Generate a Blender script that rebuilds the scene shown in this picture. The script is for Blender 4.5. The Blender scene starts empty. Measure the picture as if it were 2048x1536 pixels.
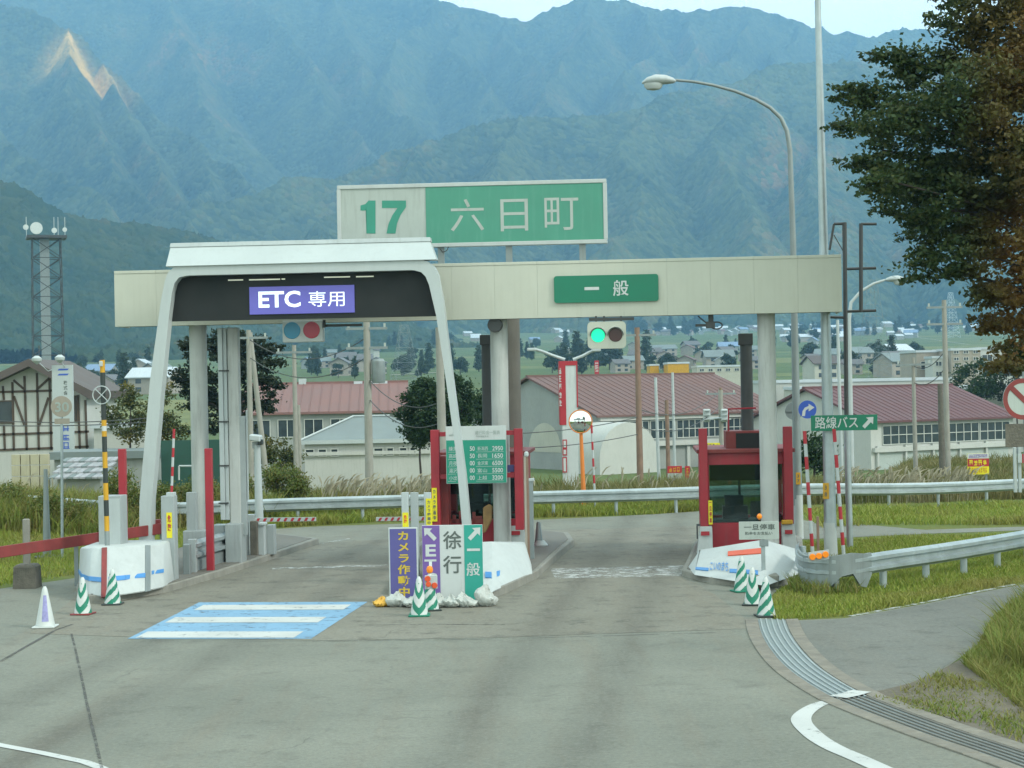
import bpy, bmesh, math, random
import numpy as np
from mathutils import Vector, Matrix
random.seed(7); RNG = np.random.default_rng(7)
R_ = math.radians
SC = bpy.context.scene
COL = SC.collection

# ------------------------------------------------------------------ camera
F = 3700.0; CAMH = 4.2; ROLL = R_(1.05)          # focal length in pixels of a 2048 px wide picture, eye height (coach seat), hand-held tilt
cam = bpy.data.cameras.new('camera'); camo = bpy.data.objects.new('camera', cam); COL.objects.link(camo)
cam.sensor_width = 36.0; cam.lens = 36.0 * F / 2048.0; cam.clip_start = 0.5; cam.clip_end = 30000
camo.matrix_world = Matrix.Translation((0, 0, CAMH)) @ Matrix.Rotation(R_(90), 4, 'X') @ Matrix.Rotation(-ROLL, 4, 'Z')
SC.camera = camo

# ------------------------------------------------------------------ sky and sun
SUN_EL, SUN_AZ = R_(36), R_(118)                  # overcast, brighter part of the sky behind the camera on the right
w = bpy.data.worlds.new('World'); SC.world = w; w.use_nodes = True
nt = w.node_tree; nt.nodes.clear()
wo = nt.nodes.new('ShaderNodeOutputWorld'); bg = nt.nodes.new('ShaderNodeBackground'); bg.inputs['Strength'].default_value = 0.12
sky = nt.nodes.new('ShaderNodeTexSky'); sky.sky_type = 'NISHITA'; sky.sun_disc = False
sky.sun_elevation = SUN_EL; sky.sun_rotation = SUN_AZ; sky.dust_density = 2.0; sky.air_density = 1.0
tc = nt.nodes.new('ShaderNodeTexCoord'); mpg = nt.nodes.new('ShaderNodeMapping'); mpg.inputs['Scale'].default_value = (1, 1, 2.5)
cl = nt.nodes.new('ShaderNodeTexNoise'); cl.inputs['Scale'].default_value = 2.2; cl.inputs['Detail'].default_value = 7; cl.inputs['Roughness'].default_value = 0.55
rp = nt.nodes.new('ShaderNodeMapRange'); rp.inputs['From Min'].default_value = 0.3; rp.inputs['From Max'].default_value = 0.62
rp.inputs['To Min'].default_value = 0.72; rp.inputs['To Max'].default_value = 0.97
mx = nt.nodes.new('ShaderNodeMix'); mx.data_type = 'RGBA'; mx.inputs['B'].default_value = (11.1, 12.8, 12.15, 1)   # cloud layer seen through tinted glass
nt.links.new(tc.outputs['Generated'], mpg.inputs['Vector']); nt.links.new(mpg.outputs[0], cl.inputs['Vector'])
nt.links.new(cl.outputs['Fac'], rp.inputs['Value']); nt.links.new(rp.outputs[0], mx.inputs['Factor'])
nt.links.new(sky.outputs[0], mx.inputs['A']); nt.links.new(mx.outputs['Result'], bg.inputs['Color']); nt.links.new(bg.outputs[0], wo.inputs['Surface'])
sun = bpy.data.lights.new('sun', 'SUN'); sun.energy = 1.5; sun.angle = R_(10); sun.color = (1, 0.97, 0.9)
suno = bpy.data.objects.new('sun', sun); COL.objects.link(suno)
sd = Vector((math.sin(SUN_AZ) * math.cos(SUN_EL), math.cos(SUN_AZ) * math.cos(SUN_EL), math.sin(SUN_EL)))
suno.rotation_euler = sd.to_track_quat('Z', 'Y').to_euler()
vs = SC.view_settings; vs.view_transform = 'Standard'; vs.look = 'None'; vs.exposure = 0.36; vs.gamma = 1.0; vs.use_curve_mapping = False
SC.cycles.use_denoising = True; SC.cycles.max_bounces = 6; SC.cycles.volume_bounces = 1; SC.cycles.transparent_max_bounces = 12
SC.cycles.sample_clamp_indirect = 6.0

# ------------------------------------------------------------------ where a point of the photograph lies
def un(px, py):
    x, y = px - 1024.0, py - 768.0
    return x * math.cos(ROLL) - y * math.sin(ROLL), x * math.sin(ROLL) + y * math.cos(ROLL)
def at(px, py, Y):
    x, y = un(px, py); return Vector((x * Y / F, Y, CAMH - y * Y / F))
def gp(px, py, z=0.0):
    x, y = un(px, py); return at(px, py, F * (CAMH - z) / y)

# ------------------------------------------------------------------ noise
def _h(i, j, s):
    n = (i.astype(np.int64) * 374761393 + j.astype(np.int64) * 668265263 + s * 1442695041) & 0x7fffffff
    n = ((n ^ (n >> 13)) * 1274126177) & 0x7fffffff
    return ((n ^ (n >> 16)) & 0xffff) / 65535.0
def vn(x, y, s=0):
    xi = np.floor(x); yi = np.floor(y); fx = x - xi; fy = y - yi
    fx = fx * fx * (3 - 2 * fx); fy = fy * fy * (3 - 2 * fy)
    a = _h(xi, yi, s); b = _h(xi + 1, yi, s); c = _h(xi, yi + 1, s); d = _h(xi + 1, yi + 1, s)
    return (a * (1 - fx) + b * fx) * (1 - fy) + (c * (1 - fx) + d * fx) * fy

def sst(a, b, x):
    t = np.clip((x - a) / (b - a), 0, 1); return t * t * (3 - 2 * t)
def gz(x, y):
    x = np.asarray(x, float); y = np.asarray(y, float)
    edge = 69 + 34 * sst(12, 24, x) + 6 * sst(6, 30, -x)
    z = -5.2 * sst(0, 24, y - edge)
    z = z + 0.029 * np.maximum(y - 260, 0) + 4.0e-6 * np.maximum(y - 900, 0) ** 2
    z = z + 1.1 * sst(0, 4, x - 6.35 - 0.40 * (y - 25.6)) * sst(40, 35, y) * sst(24.5, 28.5, y)           # bank beside the bus road
    z = z - 0.22 * sst(0, 8, x - 7) * sst(52, 58, y) * sst(80, 66, y) - 0.7 * sst(10, 16, x) * sst(64, 78, y) * sst(130, 100, y)                  # raised lawn
    z = z + 0.5 * sst(10, 16, -x) * sst(45, 54, y) * sst(70, 62, y)
    return z
def gzf(x, y): return float(gz(x, y))

# ------------------------------------------------------------------ materials
def new_mat(name):
    m = bpy.data.materials.new(name); m.use_nodes = True
    n = m.node_tree; n.nodes.clear()
    o = n.nodes.new('ShaderNodeOutputMaterial'); b = n.nodes.new('ShaderNodeBsdfPrincipled'); n.links.new(b.outputs[0], o.inputs['Surface'])
    return m, n, b
def nd(n, t, **kw):
    x = n.nodes.new(t)
    for k, v in kw.items(): x.inputs[k.replace('_', ' ')].default_value = v
    return x
def mixc(n, fac, a, b, mode='MIX'):
    m = n.nodes.new('ShaderNodeMix'); m.data_type = 'RGBA'; m.blend_type = mode
    for s, v in (('Factor', fac), ('A', a), ('B', b)):
        if hasattr(v, 'is_output'): n.links.new(v, m.inputs[s])
        elif s == 'Factor': m.inputs[s].default_value = v
        else: m.inputs[s].default_value = (*v[:3], 1)
    return m.outputs['Result']
def rng(n, src, a, b, c=0.0, d=1.0):
    r = n.nodes.new('ShaderNodeMapRange'); n.links.new(src, r.inputs['Value'])
    for k, v in zip(('From Min', 'From Max', 'To Min', 'To Max'), (a, b, c, d)): r.inputs[k].default_value = v
    return r.outputs[0]
M = {}
def pm(name, col, rough=0.55, var=0.12, scale=2.0, bump=0.0, metal=0.0, dirt=0.0, dirtcol=(0.10, 0.09, 0.07), bscale=30, emit=0):
    m, n, b = new_mat(name)
    t = n.nodes.new('ShaderNodeTexCoord')
    no = nd(n, 'ShaderNodeTexNoise', Scale=scale, Detail=6.0, Roughness=0.6); n.links.new(t.outputs['Object'], no.inputs['Vector'])
    lo = tuple(c * (1 - var) for c in col); hi = tuple(min(1, c * (1 + var)) for c in col)
    c = mixc(n, rng(n, no.outputs['Fac'], 0.3, 0.7), lo, hi)
    if dirt:
        mp = n.nodes.new('ShaderNodeMapping'); mp.inputs['Scale'].default_value = (7, 7, 0.7); n.links.new(t.outputs['Object'], mp.inputs['Vector'])
        dn = nd(n, 'ShaderNodeTexNoise', Scale=1.3, Detail=7.0, Roughness=0.65); n.links.new(mp.outputs[0], dn.inputs['Vector'])
        c = mixc(n, rng(n, dn.outputs['Fac'], 0.5, 0.78, 0, dirt), c, dirtcol)
    n.links.new(c, b.inputs['Base Color'])
    n.links.new(rng(n, no.outputs['Fac'], 0.3, 0.7, rough * 0.85, min(1, rough * 1.15)), b.inputs['Roughness'])
    b.inputs['Metallic'].default_value = metal
    if bump:
        bn = nd(n, 'ShaderNodeTexNoise', Scale=bscale, Detail=5.0); n.links.new(t.outputs['Object'], bn.inputs['Vector'])
        bp = n.nodes.new('ShaderNodeBump'); bp.inputs['Strength'].default_value = bump; bp.inputs['Distance'].default_value = 0.02
        n.links.new(bn.outputs['Fac'], bp.inputs['Height']); n.links.new(bp.outputs[0], b.inputs['Normal'])
    if emit:
        b.inputs['Emission Color'].default_value = (*col, 1); b.inputs['Emission Strength'].default_value = emit
    M[name] = m; return m
pm('white_paint', (0.46, 0.50, 0.49), 0.45, 0.05, 1.5, dirt=0.35)
pm('white_clean', (0.40, 0.45, 0.445), 0.4, 0.04, 1.2, dirt=0.10)
pm('white_sign', (0.49, 0.53, 0.52), 0.4, 0.04, 2, dirt=0.15)
pm('white_faded', (0.36, 0.41, 0.38), 0.5, 0.06, 2, dirt=0.3)
pm('cream_panel', (0.46, 0.48, 0.405), 0.5, 0.06, 0.9, dirt=0.16, dirtcol=(0.3, 0.28, 0.2))
pm('concrete_pillar', (0.42, 0.445, 0.425), 0.7, 0.08, 1.5, dirt=0.4, bump=0.2)
pm('concrete_dark', (0.14, 0.135, 0.115), 0.8, 0.15, 2, dirt=0.5, bump=0.3)
pm('concrete', (0.22, 0.22, 0.19), 0.85, 0.2, 2.2, dirt=0.4, bump=0.5)
pm('kerb', (0.185, 0.172, 0.14), 0.9, 0.25, 3, dirt=0.5, bump=0.5)
pm('concrete_white', (0.42, 0.46, 0.45), 0.6, 0.07, 2.0, dirt=0.14, bump=0.1)
pm('red_paint', (0.31, 0.016, 0.028), 0.45, 0.15, 2.0, dirt=0.25)
pm('red_faded', (0.19, 0.028, 0.026), 0.6, 0.25, 2.5, dirt=0.3)
pm('red_sign', (0.36, 0.02, 0.03), 0.45, 0.1)
pm('orange_red', (0.62, 0.08, 0.02), 0.4, 0.1)
pm('amber', (0.85, 0.24, 0.01), 0.25, 0.06)
pm('orange_paint', (0.62, 0.19, 0.03), 0.5, 0.1, dirt=0.3)
pm('green_sign', (0.0, 0.16, 0.088), 0.4, 0.05)
pm('green_faded', (0.055, 0.25, 0.175), 0.5, 0.07, 1.2, dirt=0.2, dirtcol=(0.2, 0.4, 0.33))
pm('green_board', (0.01, 0.24, 0.16), 0.45, 0.05)
pm('green_cone', (0.0, 0.17, 0.10), 0.5, 0.15, 5)
pm('white_cone', (0.50, 0.54, 0.52), 0.5, 0.06, 5, dirt=0.08)
pm('dark_green_ink', (0.03, 0.24, 0.17), 0.5, 0.08)
pm('purple_sign', (0.15, 0.085, 0.30), 0.5, 0.06)
pm('indigo_sign', (0.085, 0.08, 0.25), 0.5, 0.06)
pm('teal_sign', (0.02, 0.29, 0.23), 0.5, 0.06)
pm('yellow_sign', (0.68, 0.60, 0.01), 0.45, 0.06)
pm('yellow_deep', (0.52, 0.28, 0.01), 0.45, 0.1, dirt=0.2)
pm('yellow_ink', (0.52, 0.38, 0.03), 0.5, 0.1)
pm('yellow_bag', (0.62, 0.36, 0.05), 0.6, 0.2, 8)
pm('black_paint', (0.02, 0.03, 0.028), 0.5, 0.2, dirt=0.2, dirtcol=(0.12, 0.12, 0.1))
pm('black_panel', (0.006, 0.010, 0.010), 0.7, 0.2, 1.0)
pm('ink_grey', (0.09, 0.11, 0.10), 0.6, 0.1)
pm('ink_light', (0.30, 0.36, 0.33), 0.6, 0.1)
pm('blue_stripe', (0.05, 0.22, 0.50), 0.5, 0.12, 6, dirt=0.3)
pm('blue_sign', (0.03, 0.09, 0.42), 0.4, 0.08)
pm('lens_blue', (0.02, 0.22, 0.36), 0.25, 0.05)
pm('lens_red', (0.36, 0.015, 0.04), 0.25, 0.05)
pm('lens_dark', (0.055, 0.02, 0.018), 0.3, 0.1)
pm('lens_green_lit', (0.0, 0.75, 0.36), 0.3, 0.05, emit=0.75)
pm('led_purple', (0.105, 0.10, 0.40), 0.4, 0.03, 6, emit=0.2)
pm('led_white', (0.85, 0.95, 1.0), 0.4, 0.02, emit=0.45)
pm('lamp_tube', (0.9, 0.9, 0.75), 0.4, 0.02, emit=0.12)
pm('galvanised', (0.36, 0.42, 0.43), 0.42, 0.14, 2.5, metal=0.55, dirt=0.25)
pm('steel_grey', (0.22, 0.26, 0.26), 0.5, 0.1, 2, metal=0.3, dirt=0.35)
pm('grey_paint', (0.29, 0.33, 0.33), 0.5, 0.08, 2, dirt=0.35)
pm('grey_light', (0.38, 0.43, 0.43), 0.5, 0.07, 2, dirt=0.25)
pm('dark_steel', (0.05, 0.055, 0.055), 0.5, 0.2, 3, metal=0.3)
pm('brown_steel', (0.20, 0.13, 0.09), 0.6, 0.2, 3, dirt=0.3)
pm('cloth_brown', (0.33, 0.21, 0.09), 0.9, 0.2, 6, bump=0.4)
pm('sandbag', (0.42, 0.45, 0.42), 0.75, 0.12, 6, bump=0.8, bscale=14, dirt=0.45)
pm('roof_red', (0.13, 0.068, 0.058), 0.65, 0.14, 0.25, dirt=0.15, dirtcol=(0.25, 0.12, 0.1))
pm('roof_red_pale', (0.18, 0.092, 0.08), 0.65, 0.14, 0.25)
pm('roof_maroon', (0.105, 0.042, 0.044), 0.6, 0.12, 0.25)
pm('roof_grey', (0.15, 0.185, 0.18), 0.6, 0.15, 0.4)
pm('roof_dark', (0.10, 0.10, 0.10), 0.6, 0.2, 0.5)
pm('roof_brown', (0.085, 0.07, 0.062), 0.7, 0.2, 0.6)
pm('roof_blue', (0.16, 0.24, 0.36), 0.5, 0.15, 0.5)
pm('roof_light', (0.45, 0.50, 0.52), 0.35, 0.08, 0.5)
pm('roof_tile_grey', (0.28, 0.29, 0.30), 0.6, 0.3, 3)
pm('plaster', (0.408, 0.408, 0.340), 0.8, 0.08, 0.6, dirt=0.2)
pm('plaster_white', (0.435, 0.449, 0.415), 0.8, 0.06, 0.5, dirt=0.2)
pm('plaster_tan', (0.306, 0.279, 0.231), 0.8, 0.1, 0.5, dirt=0.25)
pm('plaster_grey', (0.272, 0.292, 0.272), 0.8, 0.1, 0.5, dirt=0.25)
pm('block_wall', (0.374, 0.354, 0.245), 0.85, 0.1, 1.0, dirt=0.35)
pm('timber', (0.075, 0.055, 0.038), 0.75, 0.25, 3)
pm('window_dark', (0.035, 0.05, 0.055), 0.15, 0.3, 1)
pm('window_frame', (0.5, 0.52, 0.48), 0.5, 0.05)
pm('pole_concrete', (0.27, 0.27, 0.235), 0.8, 0.12, 2, dirt=0.4)
pm('wire', (0.06, 0.065, 0.065), 0.6, 0.1)
pm('bark', (0.045, 0.037, 0.03), 0.9, 0.3, 8, bump=0.8)
pm('stone_dark', (0.11, 0.105, 0.085), 0.9, 0.3, 6, bump=0.8)
pm('mirror_glass', (0.72, 0.76, 0.74), 0.06, 0.03, metal=1.0)
pm('netting', (0.02, 0.075, 0.055), 0.8, 0.15, 3)
pm('interior', (0.10, 0.12, 0.11), 0.8, 0.2)

def glass_mat():
    m, n, b = new_mat('booth_glass'); n.nodes.remove(b)
    out = [x for x in n.nodes if x.type == 'OUTPUT_MATERIAL'][0]
    tr = n.nodes.new('ShaderNodeBsdfTransparent'); tr.inputs[0].default_value = (0.58, 0.68, 0.65, 1)
    gl = n.nodes.new('ShaderNodeBsdfGlossy'); gl.inputs['Roughness'].default_value = 0.03; gl.inputs['Color'].default_value = (0.8, 0.9, 0.9, 1)
    fr = n.nodes.new('ShaderNodeFresnel'); fr.inputs[0].default_value = 1.5
    ms = n.nodes.new('ShaderNodeMixShader'); n.links.new(fr.outputs[0], ms.inputs[0]); n.links.new(tr.outputs[0], ms.inputs[1]); n.links.new(gl.outputs[0], ms.inputs[2])
    n.links.new(ms.outputs[0], out.inputs['Surface']); M['booth_glass'] = m
glass_mat()

def leaf_mat(name, cols, rough=0.6, patch=None, trans=0.25, pscale=0.35, xr=None):
    m, n, b = new_mat(name); out = [x for x in n.nodes if x.type == 'OUTPUT_MATERIAL'][0]
    g = n.nodes.new('ShaderNodeNewGeometry'); r = n.nodes.new('ShaderNodeValToRGB')
    e = r.color_ramp.elements; e[0].color = (*cols[0], 1); e[1].color = (*cols[-1], 1)
    for i, c in enumerate(cols[1:-1]): x = e.new((i + 1) / (len(cols) - 1)); x.color = (*c, 1)
    n.links.new(g.outputs['Random Per Island'], r.inputs['Fac']); c = r.outputs['Color']
    if patch:
        t = n.nodes.new('ShaderNodeTexCoord'); no = nd(n, 'ShaderNodeTexNoise', Scale=pscale, Detail=3.0); n.links.new(t.outputs['Object'], no.inputs['Vector'])
        f = rng(n, no.outputs['Fac'], patch[1], patch[2])
        if xr:                                           # the branches on the sunnier side of the stem have turned first
            sx = n.nodes.new('ShaderNodeSeparateXYZ'); n.links.new(t.outputs['Object'], sx.inputs[0]); mm = n.nodes.new('ShaderNodeMath'); mm.operation = 'MULTIPLY'
            n.links.new(f, mm.inputs[0]); n.links.new(rng(n, sx.outputs['X'], xr[0], xr[1]), mm.inputs[1]); f = mm.outputs[0]
        c = mixc(n, f, c, patch[0])
    n.links.new(c, b.inputs['Base Color']); b.inputs['Roughness'].default_value = rough; b.inputs['Specular IOR Level'].default_value = 0.25
    tl = n.nodes.new('ShaderNodeBsdfTranslucent'); n.links.new(c, tl.inputs['Color'])
    ms = n.nodes.new('ShaderNodeMixShader'); ms.inputs[0].default_value = trans
    n.links.new(b.outputs[0], ms.inputs[1]); n.links.new(tl.outputs[0], ms.inputs[2]); n.links.new(ms.outputs[0], out.inputs['Surface'])
    M[name] = m
leaf_mat('leaf_big', [(0.022, 0.045, 0.016), (0.034, 0.062, 0.02), (0.05, 0.08, 0.025), (0.078, 0.09, 0.027)], patch=((0.19, 0.092, 0.02), 0.40, 0.60), pscale=0.3, xr=(-3.3, -1.7))
leaf_mat('leaf_pine', [(0.014, 0.026, 0.014), (0.02, 0.034, 0.018), (0.03, 0.04, 0.02)])
leaf_mat('leaf_conifer', [(0.018, 0.042, 0.016), (0.026, 0.058, 0.02), (0.036, 0.066, 0.022)])
leaf_mat('leaf_olive', [(0.045, 0.07, 0.02), (0.07, 0.085, 0.025), (0.11, 0.105, 0.028)], patch=((0.2, 0.15, 0.02), 0.55, 0.7))
leaf_mat('leaf_far', [(0.032, 0.06, 0.034), (0.046, 0.075, 0.04), (0.062, 0.086, 0.042)])
leaf_mat('blade_lawn', [(0.15, 0.22, 0.03), (0.21, 0.27, 0.036), (0.25, 0.285, 0.05), (0.28, 0.275, 0.075)], patch=((0.24, 0.215, 0.06), 0.5, 0.7))
leaf_mat('blade_tall', [(0.115, 0.18, 0.03), (0.17, 0.215, 0.04), (0.20, 0.215, 0.05), (0.23, 0.20, 0.065)], patch=((0.21, 0.18, 0.06), 0.5, 0.7))
leaf_mat('leaf_bush', [(0.06, 0.105, 0.02), (0.095, 0.135, 0.028), (0.13, 0.15, 0.035), (0.17, 0.155, 0.05)], patch=((0.18, 0.14, 0.045), 0.5, 0.66), pscale=0.8)
leaf_mat('blade_dry', [(0.17, 0.16, 0.06), (0.22, 0.19, 0.085), (0.14, 0.15, 0.045)], patch=((0.115, 0.13, 0.035), 0.48, 0.62))
leaf_mat('plume', [(0.34, 0.31, 0.21), (0.40, 0.37, 0.27), (0.44, 0.42, 0.32)])

# ------------------------------------------------------------------ mesh helpers
class MB:
    def __init__(s): s.v = []; s.f = []; s.m = []
    def add(s, vs, fs, mi=0):
        o = len(s.v); s.v += [tuple(p) for p in vs]; s.f += [tuple(i + o for i in f) for f in fs]; s.m += [mi] * len(fs); return s
    def box(s, x0, x1, y0, y1, z0, z1, mi=0):
        return s.add([(x0, y0, z0), (x1, y0, z0), (x1, y1, z0), (x0, y1, z0), (x0, y0, z1), (x1, y0, z1), (x1, y1, z1), (x0, y1, z1)],
                     [(3, 2, 1, 0), (4, 5, 6, 7), (0, 1, 5, 4), (1, 2, 6, 5), (2, 3, 7, 6), (3, 0, 4, 7)], mi)
    def tube(s, pts, rs, n=12, mi=0, caps=True):
        pts = [Vector(p) for p in pts]
        if not hasattr(rs, '__len__'): rs = [rs] * len(pts)
        o = len(s.v); up = None
        for i, p in enumerate(pts):
            d = (pts[min(i + 1, len(pts) - 1)] - pts[max(i - 1, 0)]).normalized()
            if up is None: up = Vector((1, 0, 0)) if abs(d.x) < 0.9 else Vector((0, 1, 0))
            a = d.cross(up).normalized(); b = d.cross(a).normalized(); up = a.cross(d)
            for k in range(n):
                t = 2 * math.pi * k / n; q = p + (a * math.cos(t) + b * math.sin(t)) * rs[i]; s.v.append(tuple(q))
        for i in range(len(pts) - 1):
            for k in range(n):
                s.f.append((o + i * n + k, o + i * n + (k + 1) % n, o + (i + 1) * n + (k + 1) % n, o + (i + 1) * n + k)); s.m.append(mi)
        if caps:
            s.f.append(tuple(o + k for k in range(n))[::-1]); s.m.append(mi)
            e = o + (len(pts) - 1) * n; s.f.append(tuple(e + k for k in range(n))); s.m.append(mi)
        return s
    def loft(s, rings, mi=0, caps=True):
        o = len(s.v); n = len(rings[0])
        for r in rings: s.v += [tuple(p) for p in r]
        for i in range(len(rings) - 1):
            for k in range(n):
                s.f.append((o + i * n + k, o + i * n + (k + 1) % n, o + (i + 1) * n + (k + 1) % n, o + (i + 1) * n + k)); s.m.append(mi)
        if caps:
            s.f.append(tuple(o + k for k in range(n))[::-1]); s.m.append(mi)
            e = o + (len(rings) - 1) * n; s.f.append(tuple(e + k for k in range(n))); s.m.append(mi)
        return s
    def lathe(s, prof, n=24, mi=0, cx=0, cy=0):
        return s.loft([[(cx + r * math.cos(2 * math.pi * k / n), cy + r * math.sin(2 * math.pi * k / n), z) for k in range(n)] for r, z in prof], mi)
    def disc(s, u, z, r, v0, v1, n=28, mi=0):        # short cylinder whose axis runs along local y
        a = [(u + r * math.cos(2 * math.pi * k / n), v0, z + r * math.sin(2 * math.pi * k / n)) for k in range(n)]
        b = [(x, v1, zz) for x, _, zz in a]; return s.loft([a, b], mi)
    def plate(s, pts, v0, v1, mi=0):                 # polygon in the local x-z plane, given thickness
        return s.loft([[(u, v0, z) for u, z in pts], [(u, v1, z) for u, z in pts]], mi)
def mesh_of(mb, mats, bev=0.0, smooth=False, name='mesh'):
    me = bpy.data.meshes.new(name)
    bm = bmesh.new(); vs = [bm.verts.new(p) for p in mb.v]
    for f, mi in zip(mb.f, mb.m):
        try: x = bm.faces.new([vs[i] for i in f]); x.material_index = mi; x.smooth = smooth
        except ValueError: pass
    bmesh.ops.recalc_face_normals(bm, faces=bm.faces)
    if bev: bmesh.ops.bevel(bm, geom=[e for e in bm.edges if e.calc_face_angle(0) > 0.5], offset=bev, segments=1, affect='EDGES', clamp_overlap=True)
    bm.to_mesh(me); bm.free()
    if smooth: me.set_sharp_from_angle(angle=R_(35))
    for m in (mats if isinstance(mats, (list, tuple)) else [mats]): me.materials.append(M[m])
    return me
def link(name, me, parent=None, loc=None, rz=None):
    o = bpy.data.objects.new(name, me); COL.objects.link(o)
    if parent is not None: o.parent = parent.o if isinstance(parent, T) else parent
    if loc is not None: o.location = loc
    if rz is not None: o.rotation_euler = (0, 0, rz)
    return o
def np_mesh(name, verts, faces, mat, k=3, smooth=False):
    me = bpy.data.meshes.new(name); verts = np.ascontiguousarray(verts, np.float32); faces = np.ascontiguousarray(faces, np.int32)
    me.vertices.add(len(verts)); me.vertices.foreach_set('co', verts.ravel())
    me.loops.add(faces.size); me.loops.foreach_set('vertex_index', faces.ravel())
    me.polygons.add(len(faces)); me.polygons.foreach_set('loop_start', np.arange(0, faces.size, k, dtype=np.int32))
    me.polygons.foreach_set('loop_total', np.full(len(faces), k, np.int32))
    if smooth: me.polygons.foreach_set('use_smooth', np.ones(len(faces), bool))
    me.update(calc_edges=True); me.materials.append(M[mat] if isinstance(mat, str) else mat); return me
def tag(o, label=None, cat=None, group=None, kind=None):
    for k, v in (('label', label), ('category', cat), ('group', group), ('kind', kind)):
        if v: o[k] = v
    return o
GATE = R_(-4)
class T:                                              # a thing: an Empty at its base that parents its parts
    def __init__(s, name, label, cat, loc, rz=0.0, group=None):
        s.o = bpy.data.objects.new(name, None); COL.objects.link(s.o); s.loc = Vector(loc); s.rz = rz
        s.o.location = s.loc; s.o.rotation_euler = (0, 0, rz); s.o.empty_display_size = 0.2
        tag(s.o, label, cat, group)
        s.ex = Vector((math.cos(rz), math.sin(rz), 0)); s.ey = Vector((-math.sin(rz), math.cos(rz), 0))
    def uv(s, px, py, v=0.0):                         # point of the photograph on this thing's own plane local y = v
        x, y = un(px, py); d = Vector((x / F, 1, -y / F)); c = Vector((0, 0, CAMH))
        t = (v + s.ey.dot(s.loc - c)) / s.ey.dot(d); p = c + d * t - s.loc
        return p.dot(s.ex), p.z
    def rect(s, x0, y0, x1, y1, v=0.0):
        xm, ym = (x0 + x1) / 2, (y0 + y1) / 2
        return s.uv(x0, ym, v)[0], s.uv(x1, ym, v)[0], s.uv(xm, y1, v)[1], s.uv(xm, y0, v)[1]
    def add(s, name, mb, mats, bev=0.0, smooth=False, parent=None): return link(name, mesh_of(mb, mats, bev, smooth, name), parent or s)
    def boxpx(s, name, mat, x0, y0, x1, y1, v=0.0, d=0.1, bev=0.006, parent=None, z0=None):
        a, b, c, e = s.rect(x0, y0, x1, y1, v)
        if z0 is not None: c = z0
        return s.add(name, MB().box(a, b, v, v + d, c, e), mat, bev, parent=parent)
    def text(s, body, mat, x0, y0, x1, y1, v, bold=0.0, parent=None, name='lettering'):
        a, b, c, e = s.rect(x0, y0, x1, y1, v); return s.text_uv(body, mat, a, b, c, e, v, bold, parent, name)
    def text_uv(s, body, mat, a, b, c, e, v, bold=0.0, parent=None, name='lettering'):
        src = TXT[(body, bold)]; me = src.copy(); co = np.empty(len(me.vertices) * 3, np.float32); me.vertices.foreach_get('co', co); co = co.reshape(-1, 3)
        lo = co.min(0); hi = co.max(0); out = np.empty_like(co)
        out[:, 0] = a + (co[:, 0] - lo[0]) / max(hi[0] - lo[0], 1e-6) * (b - a); out[:, 1] = v
        out[:, 2] = c + (co[:, 1] - lo[1]) / max(hi[1] - lo[1], 1e-6) * (e - c)
        me.vertices.foreach_set('co', out.ravel()); me.update(); me.materials.clear(); me.materials.append(M[mat])
        return link(name, me, parent or s)
def copy_tree(src, parent=None):
    c = src.copy(); COL.objects.link(c)
    if parent is not None: c.parent = parent
    for ch in src.children: copy_tree(ch, c)
    return c

# ------------------------------------------------------------------ lettering (built-in font)
TXT = {}
def make_texts(items):
    cu = bpy.data.curves.new('lettering', 'FONT'); o = bpy.data.objects.new('lettering', cu); COL.objects.link(o)
    cu.resolution_u = 3; cu.align_x = 'CENTER'; cu.space_line = 1.0
    for body, bold in items:
        cu.body = body; cu.offset = bold; cu.space_line = 1.15 if '\n' in body else 1.0
        dg = bpy.context.evaluated_depsgraph_get(); dg.update()
        TXT[(body, bold)] = bpy.data.meshes.new_from_object(o.evaluated_get(dg))
    bpy.data.objects.remove(o); bpy.data.curves.remove(cu)
PRICES = [('\u7df4\u99ac', '50', '\u65b0\u6f5f\u897f', '2950'), ('\u9ad8\u5d0e', '50', '\u9577\u5ca1', '1650'), ('\u6708\u591c', '00', '\u91d1\u6ca2\u6771', '6500'),
          ('\u6e6f\u6ca2', '00', '\u5bcc\u5c71', '5500'), ('\u5c0f\u51fa', '00', '\u4e0a\u8d8a', '3200')]
make_texts([('17', 0.035), ('\u516d', -0.0), ('\u65e5', 0.0), ('\u753a', 0.0), ('ETC', 0.025), ('\u5c02\u7528', 0.0), ('\u4e00\u822c', 0.012), ('\u4e00', 0.0), ('\u822c', 0.012),
            ('\u30ab\n\u30e1\n\u30e9\n\u4f5c\n\u52d5\n\u4e2d', 0.03), ('E', 0.03), ('T', 0.03), ('C', 0.03), ('\u5f90', 0.016), ('\u884c', 0.016), ('\u8def\u7dda\u30d0\u30b9', 0.01),
            ('\u4e00\u65e6\u505c\u8eca', 0.02), ('\u6599\u91d1\u3092\u304a\u652f\u6255\u3044', 0.02), ('\u304f\u3060\u3055\u3044', 0.0), ('\u3053\u3044\u306e\u307e\u3061', 0.02),
            ('\u901a\u884c\u6599\u91d1\u4e00\u89a7\u8868', 0.01), ('\u30ab\n\u30e1\n\u30e9\n\u64ae\n\u5f71\n\u4e2d', 0.03), ('\u5371\n\u967a', 0.03), ('\u4e00\n\u65e6\n\u505c\n\u8eca', 0.03),
            ('3\n8', 0.02), ('3\n7', 0.02), ('30', 0.02), ('\u682a\n\u5f0f\n\u4f1a', 0.02), ('\u30ab\n\u30e1\n\u30e9\n\u9332\n\u753b\n\u4e2d', 0.03)]
           + [(t, b) for r in PRICES for t, b in zip(r, (0.0, 0.02, 0.0, 0.02))])

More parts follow.
